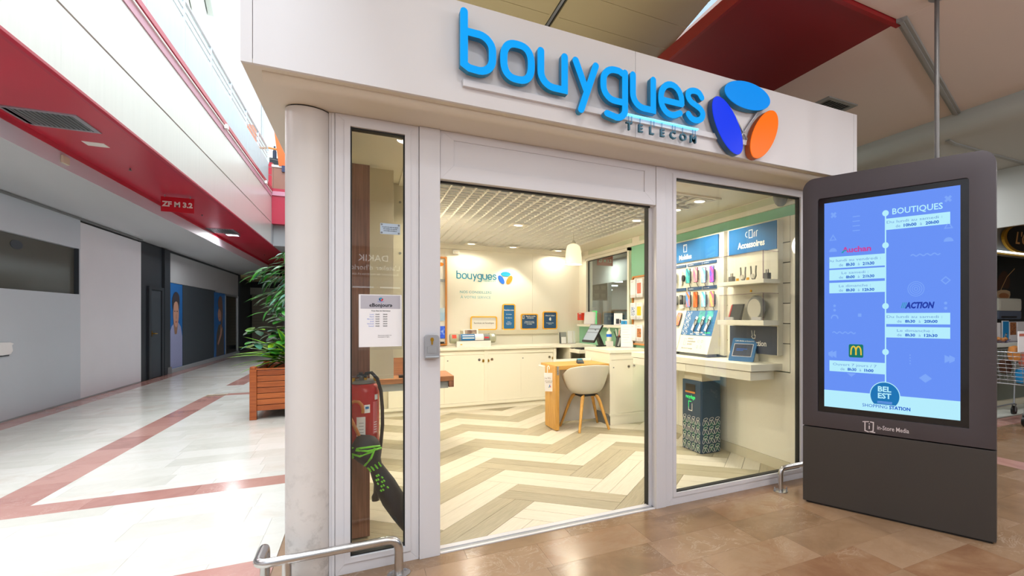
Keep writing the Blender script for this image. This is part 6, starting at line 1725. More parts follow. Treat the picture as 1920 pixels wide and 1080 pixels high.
# ================================================================== RIGHT WALL: PHONE DISPLAYS
sw = thing('slat_wall', 'cream slotted display wall behind the phones and accessories', 'display wall', (3.22, 4.2, .9))
zs_ = [.86, 1.105, 1.279, 1.453, 1.628, 1.805, 1.978, 2.205]
for a, b in zip(zs_[:-1], zs_[1:]):
    MB().box(3.195, 3.165, a + .004, 3.238, 5.36, b - .004).build('slat_board', 'cream_panel', sw, bevel=.002)
MB().box(3.215, 3.17, .87, 3.239, 5.35, 2.2).build('backing', 'ink_grey', sw)
lw = thing('lower_panelling', 'cream panelling under the phone worktop behind the bin', 'panel', (3.22, 4.2, 0))
for a, b in ((3.16, 4.02), (4.024, 4.9), (4.904, 5.40)):
    MB().box(3.20, a, .09, 3.238, b, .855).build('panel', 'cream_panel', lw, bevel=.002)
MB().box(3.19, 3.16, 0, 3.238, 5.4, .088).build('skirting', 'cream_dark', lw)
wk = thing('display_worktop', 'cream worktop with drawer band along the phone wall', 'worktop', (3.0, 4.2, .8))
mb = MB(); mb.extrude([(x, y, .872) for x, y in ((2.75, 5.22), (2.875, 3.29), (3.238, 3.25), (3.238, 5.22))], (0, 0, .058)); mb.build('top', 'cream_panel', wk, bevel=.002)
for ya, yb_, in ((3.31, 4.2), (4.204, 5.20)):
    xa, xb_ = 2.885 - (ya - 3.31) * .066, 2.885 - (yb_ - 3.31) * .066
    mb = MB(); mb.extrude([(xa, ya, .792), (xb_, yb_, .792), (3.15, yb_, .792), (3.15, ya, .792)], (0, 0, .074)); mb.build('drawer', 'cream_panel', wk, bevel=.002)
MB().box(2.92, 3.3, .866, 3.15, 5.19, .872).build('gap', 'ink_grey', wk)
PX = Plane((3.15, 0, 0), (0, -1, 0))          # u = -Y
mp_ = thing('phone_display', 'cream panel headed Mobiles holding rows of phones', 'display', (3.17, 4.6, .94))
MB().box(3.152, 4.01, .95, 3.194, 5.34, 2.185).build('backing', 'cream_panel', mp_, bevel=.002)
mb = MB(); PX.rect(mb, -5.30, 1.945, -4.085, 2.172, .0, .012); mb.build('header', 'sky_blue', mp_)
PX.text('Mobiles', -4.675, 1.975, .075, 'white', mp_, bold=.03, w=.0125, depth=.001, xs=1.05)
mb = MB(); PX.stroke(mb, [(-4.705, 2.058), (-4.705, 2.135), (-4.645, 2.135), (-4.645, 2.058)], .008, .0125, .0135, closed=True); PX.rect(mb, -4.685, 2.12, -4.665, 2.127, .0125, .0135); mb.build('phone_icon', 'white', mp_)
for row, (v0, v1) in enumerate(((1.888, 1.918), (1.626, 1.660))):
    for (u0, u1), tx in zip(((-4.96, -4.672), (-4.64, -4.375), (-4.36, -4.12)), (('Apple', 'Samsung', 'Samsung') if False else ('5G', 'smartphone', 'smartphone'))):
        mb = MB(); PX.rect(mb, u0, v0, u1, v1, 0, .006); mb.build('category_strip', 'navy', mp_)
        PX.text(tx, u0 + .02, v0 + .01, .020, 'white', mp_, 'strip_text', align='LEFT', w=.0062, depth=.0006)
    mb = MB(); PX.rect(mb, -5.3, v0, -4.98, v1, 0, .006); mb.build('category_strip', 'navy', mp_)
def phone(P_, u0, v0, u1, v1, label, scr_m, w=.03, grp='phones on the Mobiles panel', tether=True):
    t = thing('smartphone', label, 'phone', P_.p((u0 + u1) / 2, v0, w), group=grp)
    r = (u1 - u0) * .14
    mb = MB(); P_.rrect(mb, u0, v0, u1, v1, r, w, w + .008); mb.build('body', 'black', t)
    mb = MB(); P_.rrect(mb, u0 + .003, v0 + .004, u1 - .003, v1 - .004, r * .8, w + .0081, w + .0088); mb.build('screen', scr_m, t)
    if tether:
        mb = MB(); c = (u0 + u1) / 2; P_.rect(mb, c - .018, (v0 + v1) / 2 - .05, c + .018, (v0 + v1) / 2 + .05, .0, w); mb.build('holder', 'mid_grey', t)
        mb = MB(); mb.tube([P_.p(c, v0 + .02, w - .002), P_.p(c + .015, v0 - .03, .02), P_.p(c + .01, v0 - .045, .004)], .003, 5); mb.build('cable', 'ink', t)
    return t
scrs = [picture('scr_a', [(.3, '0a6be0'), (.55, '6fd0ff'), (.8, '1030b0')], 10, .45), picture('scr_b', [(.3, '1a5c78'), (.5, '2fc0b0'), (.62, 'ff7a20'), (.8, '20384a')], 12, .45), picture('scr_c', [(.3, 'e0a89a'), (.5, 'e85a86'), (.7, 'f0c8b8')], 12, .45),
        picture('scr_d', [(.3, '66c8e8'), (.5, 'b8b0f0'), (.7, '5ad0b0')], 11, .45), picture('scr_e', [(.3, 'f0508a'), (.5, '4a58e0'), (.7, 'f6d8c0')], 11, .45), picture('scr_f', [(.3, 'f07820'), (.5, '3a9adf'), (.7, 'e84a70')], 11, .45),
        picture('scr_g', [(.3, 'e84820'), (.6, 'f28a4a'), (.8, 'd83a20')], 11, .45), picture('scr_h', [(.3, '5ac8e0'), (.5, 'c8ecf4'), (.7, '2a9ad0')], 11, .45), picture('scr_i', [(.3, 'e8608a'), (.5, 'f4c860'), (.7, '7ac850')], 11, .45), picture('scr_j', [(.3, '3a20a0'), (.5, '5a60f0'), (.7, 'e05080')], 12, .45), picture('scr_k', [(.3, 'f03a5a'), (.5, 'ff8040'), (.7, '7030c0')], 12, .45)]
R1 = [(-4.913, 1.695, -4.838, 1.852, 0, 'phone with blue screen, top row, leftmost beside pale strap'), (-4.628, 1.703, -4.545, 1.866, 1, 'phone with teal and orange screen, top row'), (-4.484, 1.705, -4.406, 1.867, 2, 'phone with pink flower screen, top row'), (-4.338, 1.690, -4.259, 1.853, 3, 'phone with pale blue and lilac screen, top row'), (-4.194, 1.687, -4.121, 1.858, 4, 'phone with pink and blue screen, top row, rightmost'),
      (-4.628, 1.440, -4.542, 1.612, 5, 'phone with orange and blue swirl screen, lower row'), (-4.484, 1.436, -4.404, 1.605, 6, 'phone with plain orange screen, lower row'), (-4.338, 1.437, -4.259, 1.60, 7, 'phone with icy blue screen, lower row'), (-4.194, 1.437, -4.118, 1.598, 8, 'phone with yellow and pink screen, lower row, rightmost')]
for u0, v0, u1, v1, k, lb_ in R1: phone(PX, u0, v0, u1, v1, lb_, scrs[k])
w_ = thing('watch_strap', 'cream smart band with dark clip, top row left', 'watch', (3.12, 4.72, 1.69), group='wrist devices on the Mobiles panel')
mb = MB(); PX.rrect(mb, -4.775, 1.69, -4.738, 1.845, .01, .004, .014); mb.build('band', 'cream', w_)
mb = MB(); PX.poly(mb, PX.ell(-4.70, 1.765, .024, .036), .01, .03); mb.build('clip', 'ink', w_)
for k, (u, lb_) in enumerate(((-4.89, 'dark grey feature phone on white stand, lower row left'), (-4.73, 'dark grey feature phone on white stand, lower row second'))):
    w_ = thing('feature_phone', lb_, 'phone', (3.12, -u, 1.43), group='feature phones')
    mb = MB(); PX.rrect(mb, u - .03, 1.475, u + .025, 1.58, .008, .02, .034); mb.build('body', 'ink', w_); mb = MB(); PX.rect(mb, u - .02, 1.53, u + .015, 1.57, .0342, .0348); mb.build('screen', 'mid_grey', w_)
    mb = MB(); PX.poly(mb, PX.ell(u + .045, 1.525, .022, .05), .0, .025); mb.build('puck', 'grey', w_)
    mb = MB(); PX.rect(mb, u - .03, 1.43, u + .03, 1.475, 0, .03); mb.build('stand', 'white', w_, bevel=.002)
# sloping stands
SLX = Vector((.14, 0, .445))
PSL = Plane((2.995, 4.635, .962), (0, -1, 0), SLX)
def wedge(name, label, cat_, y0, y1, m_='cream_panel'):
    t = thing(name, label, cat_, (3.06, (y0 + y1) / 2, .93))
    mb = MB(); mb.extrude([(2.995, y0, .962), (3.135, y0, 1.407), (3.150, y0, 1.407), (3.150, y0, .962)], (0, y1 - y0, 0)); mb.build('wedge', m_, t, bevel=.002)
    mb = MB(); mb.box(3.02, y0 + .02, .931, 3.13, y1 - .02, .962); mb.build('feet', 'grey', t)
    return t
s1 = wedge('sloping_stand', 'sloping stand with blue upper face holding three white phones', 'stand', 4.075, 4.63)
mb = MB(); PSL.rect(mb, .005, .19, .556, .462, .0005, .003); mb.build('blue_face', 'sky_blue', s1)
mb = MB()
for i in range(7):
    for j in range(2): PSL.stroke(mb, PSL.ell(.05 + .045 * j - .01 * (i % 2), .21 + .037 * i, .024, .011, .7 if (i + j) % 2 else -.7, 14), .004, .0032, .0038, closed=True)
mb.build('petal_pattern', 'white', s1)
mb = MB()
for i, m_ in enumerate((0, 1)): PSL.rect(mb, .25 + .14 * i, .33, .36 + .14 * i, .455, .0031, .0036)
mb.build('teal_photo', picture('teal_photo', [(.3, '1a7a90'), (.6, '45b8b0'), (.8, '1a5a6a')], 10), s1)
PSL.text('Des gestes éco', .31, .215, .030, 'white', s1, bold=.02, w=.0035, depth=.0006); PSL.text('responsables', .48, .215, .026, 'green_led', s1, bold=.02, w=.0035, depth=.0006, xs=.7)
for i in range(3):
    mb = MB(); PSL.rect(mb, .18 + .11 * i, .198, .235 + .11 * i, .203, .0035, .004); PSL.rect(mb, .18 + .11 * i, .206, .225 + .11 * i, .209, .0035, .004); mb.build('text_line', 'white', s1)
PSL.text('solution', .21, .145, .03, 'tag_text', s1, w=.0008, depth=.0006); PSL.text('smartphone', .235, .115, .03, 'tag_text', s1, w=.0008, depth=.0006); PSL.text('durable', .21, .085, .03, 'tag_text', s1, w=.0008, depth=.0006); PSL.text('découvrez le recyclage', .18, .04, .022, 'tag_text', s1, w=.0008, depth=.0006)
mb = MB()
for i in range(2):
    for j in range(2): PSL.stroke(mb, PSL.ell(.36 + .06 * i, .13 - .06 * j, .014, .014, 0, 12), .003, .0006, .0012, closed=True)
PSL.stroke(mb, [(.10, .08), (.10, .15), (.135, .15), (.135, .08)], .003, .0006, .0012, closed=True); mb.build('icons', 'text_cyan', s1)
for i in range(3):
    u = .235 + .115 * i
    t = thing('display_phone', ('white phone with dark ring strap on blue sloping face, left', 'white phone with dark ring strap on blue sloping face, middle', 'white phone with dark ring strap on blue sloping face, right')[i], 'phone', PSL.p(u, .24, .01), group='white phones on the sloping stand')
    mb = MB(); PSL.poly(mb, [(u - .045, .245), (u - .01, .235), (u + .03, .385), (u - .005, .395)], .004, .016); mb.build('body', 'white', t)
    mb = MB(); mb.tube([PSL.p(u + x, v, .022) for x, v in ((.0, .36), (.04, .345), (.05, .31), (.02, .285), (-.005, .31), (.0, .36))], .004, 6); mb.tube([PSL.p(u + .02, .285, .02), PSL.p(u + .0, .25, .015), PSL.p(u + .005, .215, .005)], .004, 6); mb.build('strap', 'ink', t)
s2_ = wedge('sloping_stand', 'plain cream sloping stand left of the blue one', 'stand', 4.645, 5.20)
for k, (u0, v0, lb_) in enumerate(((-.05, .285, 'phone with red and violet screen on sloping stand'), (-.165, .265, 'phone with violet screen on sloping stand, upper left'), (-.145, .075, 'phone with blue pink screen on sloping stand, lower'))):
    phone(PSL, u0 - .09, v0, u0 - .01, v0 + .15, lb_, scrs[(10, 9, 0)[k]], .012, 'phones on the sloping stand', False)
# accessories unit
ac = thing('accessory_unit', 'cream unit headed Accessoires with two shelves', 'display', (3.17, 3.56, 1.0))
MB().box(3.135, 3.245, 1.0, 3.194, 3.925, 2.178).build('backing', 'cream_panel', ac, bevel=.002)
PA = Plane((3.135, 0, 0), (0, -1, 0))
mb = MB(); PA.rect(mb, -3.905, 1.925, -3.255, 2.172, 0, .004); mb.build('header', 'sky_blue', ac)
PA.text('Accessoires', -3.585, 1.978, .082, 'white', ac, bold=.03, w=.0045, depth=.001, xs=.92)
mb = MB(); PA.stroke(mb, [(-3.61, 2.065), (-3.61, 2.135), (-3.565, 2.135), (-3.565, 2.065)], .007, .0045, .0055, closed=True)
PA.stroke(mb, arc(-3.635, 2.10, .024, 90, 270, 10), .006, .0045, .0055); PA.stroke(mb, [(-3.545, 2.068), (-3.545, 2.10), (-3.53, 2.112), (-3.53, 2.07)], .006, .0045, .0055); PA.stroke(mb, [(-3.51, 2.068), (-3.51, 2.115), (-3.495, 2.12)], .006, .0045, .0055); mb.build('icon', 'white', ac)
mb = MB(); PA.rect(mb, -3.89, 1.004, -3.255, 1.252, 0, .004); mb.build('lower_panel', 'navy_dark', ac)
PA.text('Protection', -3.53, 1.075, .070, 'white', ac, bold=.02, w=.0045, depth=.001)
mb = MB(); PA.stroke(mb, [(-3.575, 1.21), (-3.565, 1.165), (-3.575, 1.155), (-3.56, 1.14), (-3.53, 1.14), (-3.525, 1.17), (-3.54, 1.17), (-3.535, 1.21)], .006, .0045, .0055); mb.build('hand_icon', 'white', ac)
for z0, z1, b0, b1 in ((1.622, 1.658, 1.659, 1.895), (1.262, 1.306, 1.307, 1.535)):
    sf = MB().box(2.945, 3.215, z0, 3.134, 3.845, z1).build('shelf', 'cream_panel', ac, bevel=.003)
    mb = MB(); mb.box(2.955, 3.235, b0, 2.959, 3.83, b1); mb.box(2.955, 3.231, b0, 3.13, 3.235, b1); mb.box(2.955, 3.826, b0, 3.13, 3.83, b1); mb.box(2.955, 3.231, b1, 3.13, 3.83, b1 + .004); mb.build('acrylic_cover', 'acrylic', sf)
    mb = MB()
    for x, y in ((2.957, 3.233),): mb.box(x - .003, y - .003, b0, x + .003, y + .003, b1)
    mb.box(2.953, 3.229, b1, 2.96, 3.83, b1 + .005); mb.box(2.953, 3.229, b1, 3.13, 3.236, b1 + .005); mb.build('cover_edge', 'acrylic_edge', sf)
mb = MB(); PA.poly(mb, PA.ell(-3.585, 1.575, .012, .012, 0, 14), 0, .006); mb.build('lock', 'brass', ac)
def plug(y, lb_):
    t = thing('charger_plug', lb_, 'charger', (3.05, y, 1.659), group='chargers on the upper shelf')
    MB().box(3.03, y - .028, 1.660, 3.07, y + .028, 1.715).build('body', 'grey', t, bevel=.006)
    mb = MB(); mb.cyl((3.05, y - .012, 1.714), (3.05, y - .012, 1.745), .004, 6); mb.cyl((3.05, y + .012, 1.714), (3.05, y + .012, 1.745), .004, 6); mb.build('pins', 'ink', t)
plug(3.76, 'dark charger plug at the left end of upper shelf'); plug(3.285, 'dark charger plug at the right end of upper shelf')
for y, lb_ in ((3.60, 'silver smart watch band on upper shelf, left one'), (3.46, 'dark smart watch band on upper shelf, right one')):
    t = thing('smart_watch', lb_, 'watch', (3.05, y, 1.66), group='watches on the upper shelf')
    mb = MB(); mb.tube([(3.05, y + .035, 1.79), (3.05, y + .03, 1.74), (3.05, y + .032, 1.70), (3.05, y + .01, 1.672), (3.05, y - .015, 1.672), (3.05, y - .033, 1.70), (3.05, y - .03, 1.74), (3.05, y - .036, 1.79)], .007, 8); mb.build('band', 'mid_grey' if y > 3.5 else 'ink_grey', t, smooth=True)
    mb = MB(); mb.lathe([(0, 0), (.02, 0), (.022, .008), (0, .01)], (3.035, y, 1.70), 16, axis='x'); mb.build('dial', 'cream', t)
    MB().box(2.985, y - .015, 1.66, 2.99, y + .02, 1.685).build('price_tag', 'yellow_frame', t)
t = thing('round_speaker', 'large round speaker with cream face in the lower cover', 'speaker', (3.05, 3.45, 1.307))
mb = MB(); mb.lathe([(.0, -.03), (.09, -.03), (.105, -.01), (.105, .01), (.09, .03), (0, .03)], (3.06, 3.43, 1.42), 36, axis='x'); mb.build('body', 'mid_grey', t, smooth=True)
mb = MB(); mb.lathe([(.0, -.034), (.085, -.032), (.088, -.028)], (3.06, 3.43, 1.41), 32, axis='x'); mb.build('face', 'cream', t, smooth=True)
MB().box(3.03, 3.40, 1.3075, 3.09, 3.46, 1.325).build('foot', 'grey', t)
t = thing('tablet_box', 'dark boxed tablet with red edge in the lower cover', 'box', (3.05, 3.70, 1.307))
mb = MB(); mb.hexa([(3.02, 3.62, 1.3075), (3.05, 3.62, 1.3075), (3.05, 3.78, 1.3075), (3.02, 3.78, 1.3075)], [(3.07, 3.62, 1.455), (3.09, 3.62, 1.455), (3.09, 3.78, 1.455), (3.07, 3.78, 1.455)]); mb.build('box', 'charcoal', t)
mb = MB(); mb.hexa([(3.017, 3.765, 1.31), (3.02, 3.765, 1.31), (3.02, 3.782, 1.31), (3.017, 3.782, 1.31)], [(3.066, 3.765, 1.45), (3.07, 3.765, 1.45), (3.07, 3.782, 1.45), (3.066, 3.782, 1.45)]); mb.build('red_edge', 'sign_red', t)
for y, lb_ in ((3.70, 'white price card in front of boxed tablet'), (3.33, 'white price card in front of round speaker')):
    t = tag(MB().box(2.965, y - .06, 1.3075, 2.975, y + .06, 1.335).build('price_card', 'paper'), lb_, 'card', 'price cards')
# tablet on the worktop
PTb = Plane((2.985, 3.735, .931), Vector((.30, -.954, 0)), Vector((.954 * .42, .30 * .42, 1)))
t = thing('tablet_terminal', 'blue framed tablet on slanted stand on the phone worktop', 'tablet', (3.05, 3.63, .93))
mb = MB(); PTb.rrect(mb, 0, 0, .265, .225, .012, -.012, 0); mb.build('frame', 'sky_blue', t)
mb = MB(); PTb.rect(mb, .03, .045, .235, .170, .0005, .002); mb.build('border', 'paper', t); mb = MB(); PTb.rect(mb, .036, .05, .229, .165, .002, .003); mb.build('screen', 'navy_dark', t)
PTb.text('Coffre Mobiles et Accessoires', .132, .192, .0165, 'white', t, bold=.02, w=.0006, depth=.0006)
mb = MB()
for i in range(5): PTb.stroke(mb, [(.04 + .035 * i, .052), (.075 + .035 * i, .16)], .0015, .0031, .0035, cap=0)
for i in range(3): PTb.stroke(mb, [(.038, .07 + .04 * i), (.228, .075 + .035 * i)], .0015, .0031, .0035, cap=0)
mb.build('screen_pattern', 'navy', t)
for i in range(2):
    mb = MB(); PTb.rect(mb, .065, .115 - .014 * i, .18 - .04 * i, .121 - .014 * i, .0031, .0037); mb.build('screen_line', 'logo_blue', t)
b_ = [PTb.p(.01, 0, -.012), PTb.p(.255, 0, -.012), PTb.p(.255, .2, -.012), PTb.p(.01, .2, -.012)]
mb = MB(); mb.hexa([b_[0], b_[1], b_[1] + Vector((.10, .03, 0)), b_[0] + Vector((.10, .03, 0))], [b_[3], b_[2], b_[2] + Vector((.01, .003, 0)), b_[3] + Vector((.01, .003, 0))]); mb.build('stand', 'cream', t)
# recycling bin
rc = thing('recycling_bin', 'navy cardboard recycling bin with petal pattern and slot', 'bin', (3.0, 4.18, 0))
bx0, bx1, by0, by1 = 2.885, 3.125, 4.02, 4.345
mb = MB(); mb.extrude([(x, y, .002) for x, y in ((bx0 + .015, by0), (bx1 - .01, by0), (bx1, by0 + .01), (bx1, by1), (bx0, by1), (bx0, by0 + .015))], (0, 0, .702)); mb.build('body', 'bin_blue', rc)
MB().box(bx0 + .012, by0 + .006, .705, bx1 - .006, by1 - .01, .785).build('lid', 'cream_dark', rc, bevel=.004)
BL = Plane((bx0, 0, 0), (0, -1, 0)); BF = Plane((0, by0, 0), (1, 0, 0))
mb = MB(); BL.rect(mb, -4.29, .575, -4.12, .665, .0, .002); mb.build('slot', 'black', rc)
mb = MB(); BL.rect(mb, -4.29, .575, -4.12, .592, .002, .006); mb.build('slot_lip', 'orange_wood', rc)
BL.text('recyclage', -4.205, .520, .052, 'green_led', rc, bold=.02, w=.0006, depth=.0008, xs=.85)
mb = MB(); BL.stroke(mb, [(-4.235, .42), (-4.235, .49), (-4.19, .49)], .008, .0006, .0014); mb.build('phone_icon', 'green_led', rc); mb = MB(); BL.stroke(mb, [(-4.235, .43), (-4.235, .40), (-4.175, .40), (-4.175, .47)], .008, .0006, .0014); mb.build('phone_icon', 'white', rc)
for P_, u0, u1 in ((BL, -4.345, -4.036), (BF, 2.90, 3.115)):
    mb = MB()
    n = 4 if P_ is BL else 3
    for i in range(n):
        for j in range(3):
            c = u0 + (u1 - u0) * (i + .5) / n; v = .055 + .105 * j
            P_.poly(mb, [(c - .03, v - .03), (c + .02, v - .04), (c + .035, v + .03), (c - .015, v + .04)], .0004, .0008)
    mb.build('green_patches', 'bin_green', rc)
    mb = MB(); 
    for i in range(n):
        for j in range(4):
            c = u0 + (u1 - u0) * (i + .5) / n; v = .04 + .088 * j
            if v > .33: continue
            for a_, du_, dv_ in ((15, .0, .03), (75, -.02, -.005), (-60, .018, -.008)):
                P_.stroke(mb, P_.ell(c + du_, v + dv_, .026, .012, math.radians(a_), 14), .0036, .0009, .0014, closed=True)
    o = mb.build('petal_pattern', 'white', rc)
# ================================================================== RIGHT: COFFEE COUNTER AND SUPERMARKET
cc = thing('coffee_counter', 'grey green coffee shop counter with white top at far right', 'counter', (8.6, 4.2, 0))
MB().box(7.6, 3.95, .12, 10.2, 4.5, .90).build('front', 'counter_grey', cc)
MB().box(7.55, 3.88, .90, 10.25, 4.55, .955).build('top', 'step_white', cc, bevel=.004)
MB().box(7.6, 3.97, .0, 10.2, 4.5, .12).build('plinth', 'cream_dark', cc)
sp = tag(MB().box(7.3, 3.58, 0.0, 10.4, 3.96, .012).build('floor_strip', 'step_white'), 'pale floor strip in front of the coffee counter', 'floor strip')
cs = thing('coffee_sign', 'black oval L\'OR sign with gold lettering over the coffee counter', 'sign', (8.9, 4.0, 2.2))
PO = Plane((0, 4.0, 0), (1, 0, 0))
mb = MB(); PO.poly(mb, PO.ell(8.80, 2.52, .50, .215, 0, 36), 0, .04); mb.build('rim', 'gold', cs)
mb = MB(); PO.poly(mb, PO.ell(8.84, 2.53, .46, .195, 0, 36), .0405, .05); mb.build('oval', 'black', cs)
PO.text("L'OR", 8.86, 2.44, .26, 'gold_letter', cs, bold=.01, w=.0505, depth=.006, xs=1.0, shear=.25)
MB().box(7.4, 4.02, 2.26, 10.4, 4.1, 2.76).build('fascia', 'mid_grey', cs)
MB().box(7.4, 3.98, 2.262, 10.4, 4.0, 2.285).build('gold_band', 'gold', cs)
tu = tag(MB().box(7.6, 3.955, 2.29, 10.2, 3.978, 2.312).build('strip_light', 'tube_white'), 'lit strip light under the black coffee sign', 'lamp')
cbk = thing('coffee_backdrop', 'black backdrop printed with a coffee cup behind the counter', 'poster', (8.9, 4.6, .95))
MB().box(7.4, 4.6, .955, 10.6, 4.66, 2.6).build('board', 'black', cbk)
PC2 = Plane((0, 4.6, 0), (1, 0, 0))
PC2 = Plane((1.28, 4.6, 0.08), (1, 0, 0))
mb = MB(); PC2.poly(mb, cat([(8.15, 1.70), (8.55, 1.70), (8.48, 1.50), (8.38, 1.42), (8.26, 1.42), (8.18, 1.52)], 3, True), .001, .003); mb.build('cup', 'cup_glass', cbk)
mb = MB(); PC2.poly(mb, PC2.ell(8.35, 1.62, .16, .05, 0, 18), .0035, .005); mb.build('coffee', 'coffee', cbk)
mb = MB(); PC2.stroke(mb, [(8.25, 1.72), (8.45, 1.95), (8.7, 2.1)], .012, .0035, .005); mb.build('straw', 'gold_letter', cbk)
mb = MB(); PC2.poly(mb, cat([(8.1, 1.7), (8.2, 1.95), (8.4, 2.05), (8.55, 1.9), (8.5, 1.75), (8.3, 1.76)], 3, True), .0005, .0009); mb.build('steam', 'coffee_dark', cbk)
ds = thing('paper_dispenser', 'white and blue paper dispenser over the coffee counter', 'dispenser', (9.12, 4.3, 1.3))
mb = MB(); mb.box(8.77, 4.25, 1.43, 9.47, 4.55, 1.64); mb.build('cover', 'dispenser_white', ds, bevel=.05)
mb = MB(); mb.box(8.775, 4.255, 1.30, 9.465, 4.55, 1.44); mb.build('tray', 'dispenser_blue', ds, bevel=.03)
MB().box(8.84, 4.24, 1.325, 9.28, 4.256, 1.35).build('outlet', 'black', ds); MB().box(8.9, 4.5, .956, 9.3, 4.599, 1.31).build('support', 'black', ds)
for k, (x0, x1, z1, m_, lb_) in enumerate(((8.55, 8.735, 1.28, 'leaflet_blue', 'bright blue leaflet standing on the coffee counter'), (8.76, 8.955, 1.265, 'photo_warm', 'leaflet with brown food photo on the coffee counter'), (8.975, 9.2, 1.265, 'paper', 'white leaflet with pastry picture on the coffee counter'), (8.30, 8.50, 1.25, 'paper', 'plain white leaflet nearest the totem on coffee counter'))):
    t = thing('counter_leaflet', lb_, 'leaflet', ((x0 + x1) / 2, 4.1, .955), group='leaflets on the coffee counter')
    MB().box(x0, 4.1, .957, x1, 4.115, z1).build('sheet', 'paper', t)
    MB().box(x0 + .01, 4.096, 1.06 if k != 0 else .97, x1 - .01, 4.0995, z1 - .01).build('print', m_, t)
    MB().box(x0, 4.08, .956, x1, 4.16, .965).build('foot', 'acrylic_edge', t)
bs = thing('pastry_basket', 'small basket of golden pastries on the coffee counter', 'basket', (8.29, 4.0, .955))
mb = MB(); mb.lathe([(.08, .957), (.12, 1.0), (.125, 1.01)], (8.29, 4.0, 0), 18); mb.build('bowl', 'acrylic_edge', bs)
for i in range(6):
    a = i * 1.05; mb = MB(); mb.lathe([(0, -.03), (.03, -.015), (.035, .0), (.03, .018), (0, .03)], (8.29 + .055 * math.cos(a), 4.0 + .055 * math.sin(a), 1.0 + .012 * (i % 2)), 10); mb.build('pastry', 'orange_wood', bs, smooth=True)
tp_ = tag(MB().tube([(8.47, 4.02, .956), (8.47, 4.02, 1.06), (8.45, 4.0, 1.09)], .012, 8).build('tap', 'chrome', None, smooth=True), 'small chrome tap on the coffee counter', 'tap')
# trolley at the frame edge
ct = thing('shopping_trolley', 'wire shopping trolley with snack packets at the right frame edge', 'trolley', (7.5, 3.35, 0))
mb = MB()
tx0, tx1, ty0, ty1 = 7.0, 7.85, 3.12, 3.64
for i in range(9):
    z = .50 + .05 * i; e = .02 * (8 - i) * .5
    mb.tube([(tx0 + e, ty0 + e * .5, z), (tx1, ty0 + e * .5, z), (tx1, ty1 - e * .5, z), (tx0 + e, ty1 - e * .5, z), (tx0 + e, ty0 + e * .5, z)], .004 if 0 < i < 8 else .007, 5)
for i in range(9):
    x = tx0 + .09 + (tx1 - tx0 - .09) * i / 8
    mb.tube([(x, ty0 + .04, .50), (x, ty0, .90)], .0035, 5); mb.tube([(x, ty1 - .04, .50), (x, ty1, .90)], .0035, 5)
for i in range(6):
    y = ty0 + .04 + (ty1 - ty0 - .08) * i / 5
    mb.tube([(tx0 + .085, y, .50), (tx0, y, .90)], .0035, 5); mb.tube([(tx0 + .08, y, .5), (tx1, y, .5)], .0035, 5)
mb.build('wire_basket', 'alu', ct)
mb = MB(); mb.tube([(tx0 + .15, ty0 + .05, .5), (tx0 + .1, ty0 + .04, .14), (tx1 - .05, ty0 + .04, .16), (tx1 + .02, ty0 + .03, .9)], .012, 8); mb.build('chassis_side', 'alu', ct); mb = MB(); mb.tube([(tx0 + .15, ty1 - .05, .5), (tx0 + .1, ty1 - .04, .14), (tx1 - .05, ty1 - .04, .16), (tx1 + .02, ty1 - .03, .9)], .012, 8); mb.build('chassis_side', 'alu', ct)
for x, y in ((tx0 + .1, ty0 + .04), (tx1 - .05, ty0 + .04), (tx0 + .1, ty1 - .04), (tx1 - .05, ty1 - .04)):
    mb = MB(); mb.lathe([(.025, -.015), (.062, -.014), (.062, .014), (.025, .015)], (x, y, .062), 18, axis='y'); w_ = mb.build('wheel', 'black', ct, smooth=True)
    mb = MB(); mb.box(x - .012, y - .024, .05, x + .012, y - .017, .15); mb.box(x - .012, y + .017, .05, x + .012, y + .024, .15); mb.box(x - .02, y - .024, .14, x + .02, y + .024, .155); mb.build('castor_fork', 'grey', w_)
for k, (x, y, z, m_, lb_) in enumerate(((7.12, 3.28, .88, 'orange_wood', 'orange snack packet on top in trolley'), (7.26, 3.45, .70, 'coffee_dark', 'brown snack packet in trolley'), (7.20, 3.24, .60, 'leaflet_blue', 'blue packet low in trolley'), (7.33, 3.26, .80, 'salmon', 'reddish packet halfway in trolley'))):
    mb = MB(); mb.lathe([(.01, -.10), (.06, -.08), (.075, 0), (.06, .08), (.01, .10)], (x, y, z), 12); o = mb.build('snack_packet', m_, None, smooth=True); tag(o, lb_, 'packet', 'packets in the trolley')
tsn = thing('trolley_notice', 'white printed notice standing on the trolley', 'notice', (7.3, 3.3, .9))
MB().box(7.04, 3.2, .905, 7.4, 3.21, 1.16).build('sheet', 'paper', tsn)
MB().box(7.06, 3.197, 1.10, 7.2, 3.1995, 1.13).build('print', 'salmon', tsn)
# ---- seen through the shop's side window
PZ2 = Plane((0, 12.9, 0), (1, 0, 0))
z2 = thing('zone_sign', 'hanging red sign reading ZF M 3.2 seen through the shop window', 'sign', (6.0, 12.9, 2.8), group='red zone signs')
mb = MB(); PZ2.rect(mb, 5.72, 2.78, 6.20, 3.06, -.006, .006); mb.build('board', 'sign_red', z2)
PZ2.text('ZF M 3.2', 5.96, 2.875, .125, 'white', z2, bold=.03, w=.007, depth=.002, xs=.86)
mb = MB(); mb.box(5.78, 12.89, 3.06, 5.79, 12.91, 3.18); mb.box(6.12, 12.89, 3.06, 6.13, 12.91, 3.18); mb.build('hanger', 'alu', z2)
d2 = thing('dome_camera', 'dark dome camera hanging outside, seen through the shop window', 'camera', (5.75, 13.6, 3.1))
mb = MB(); mb.lathe([(.12, 3.18), (.12, 3.08), (.11, 3.02), (.07, 2.95), (0, 2.93)], (5.72, 13.4, 0), 20); mb.build('dome', 'charcoal_dark', d2, smooth=True)
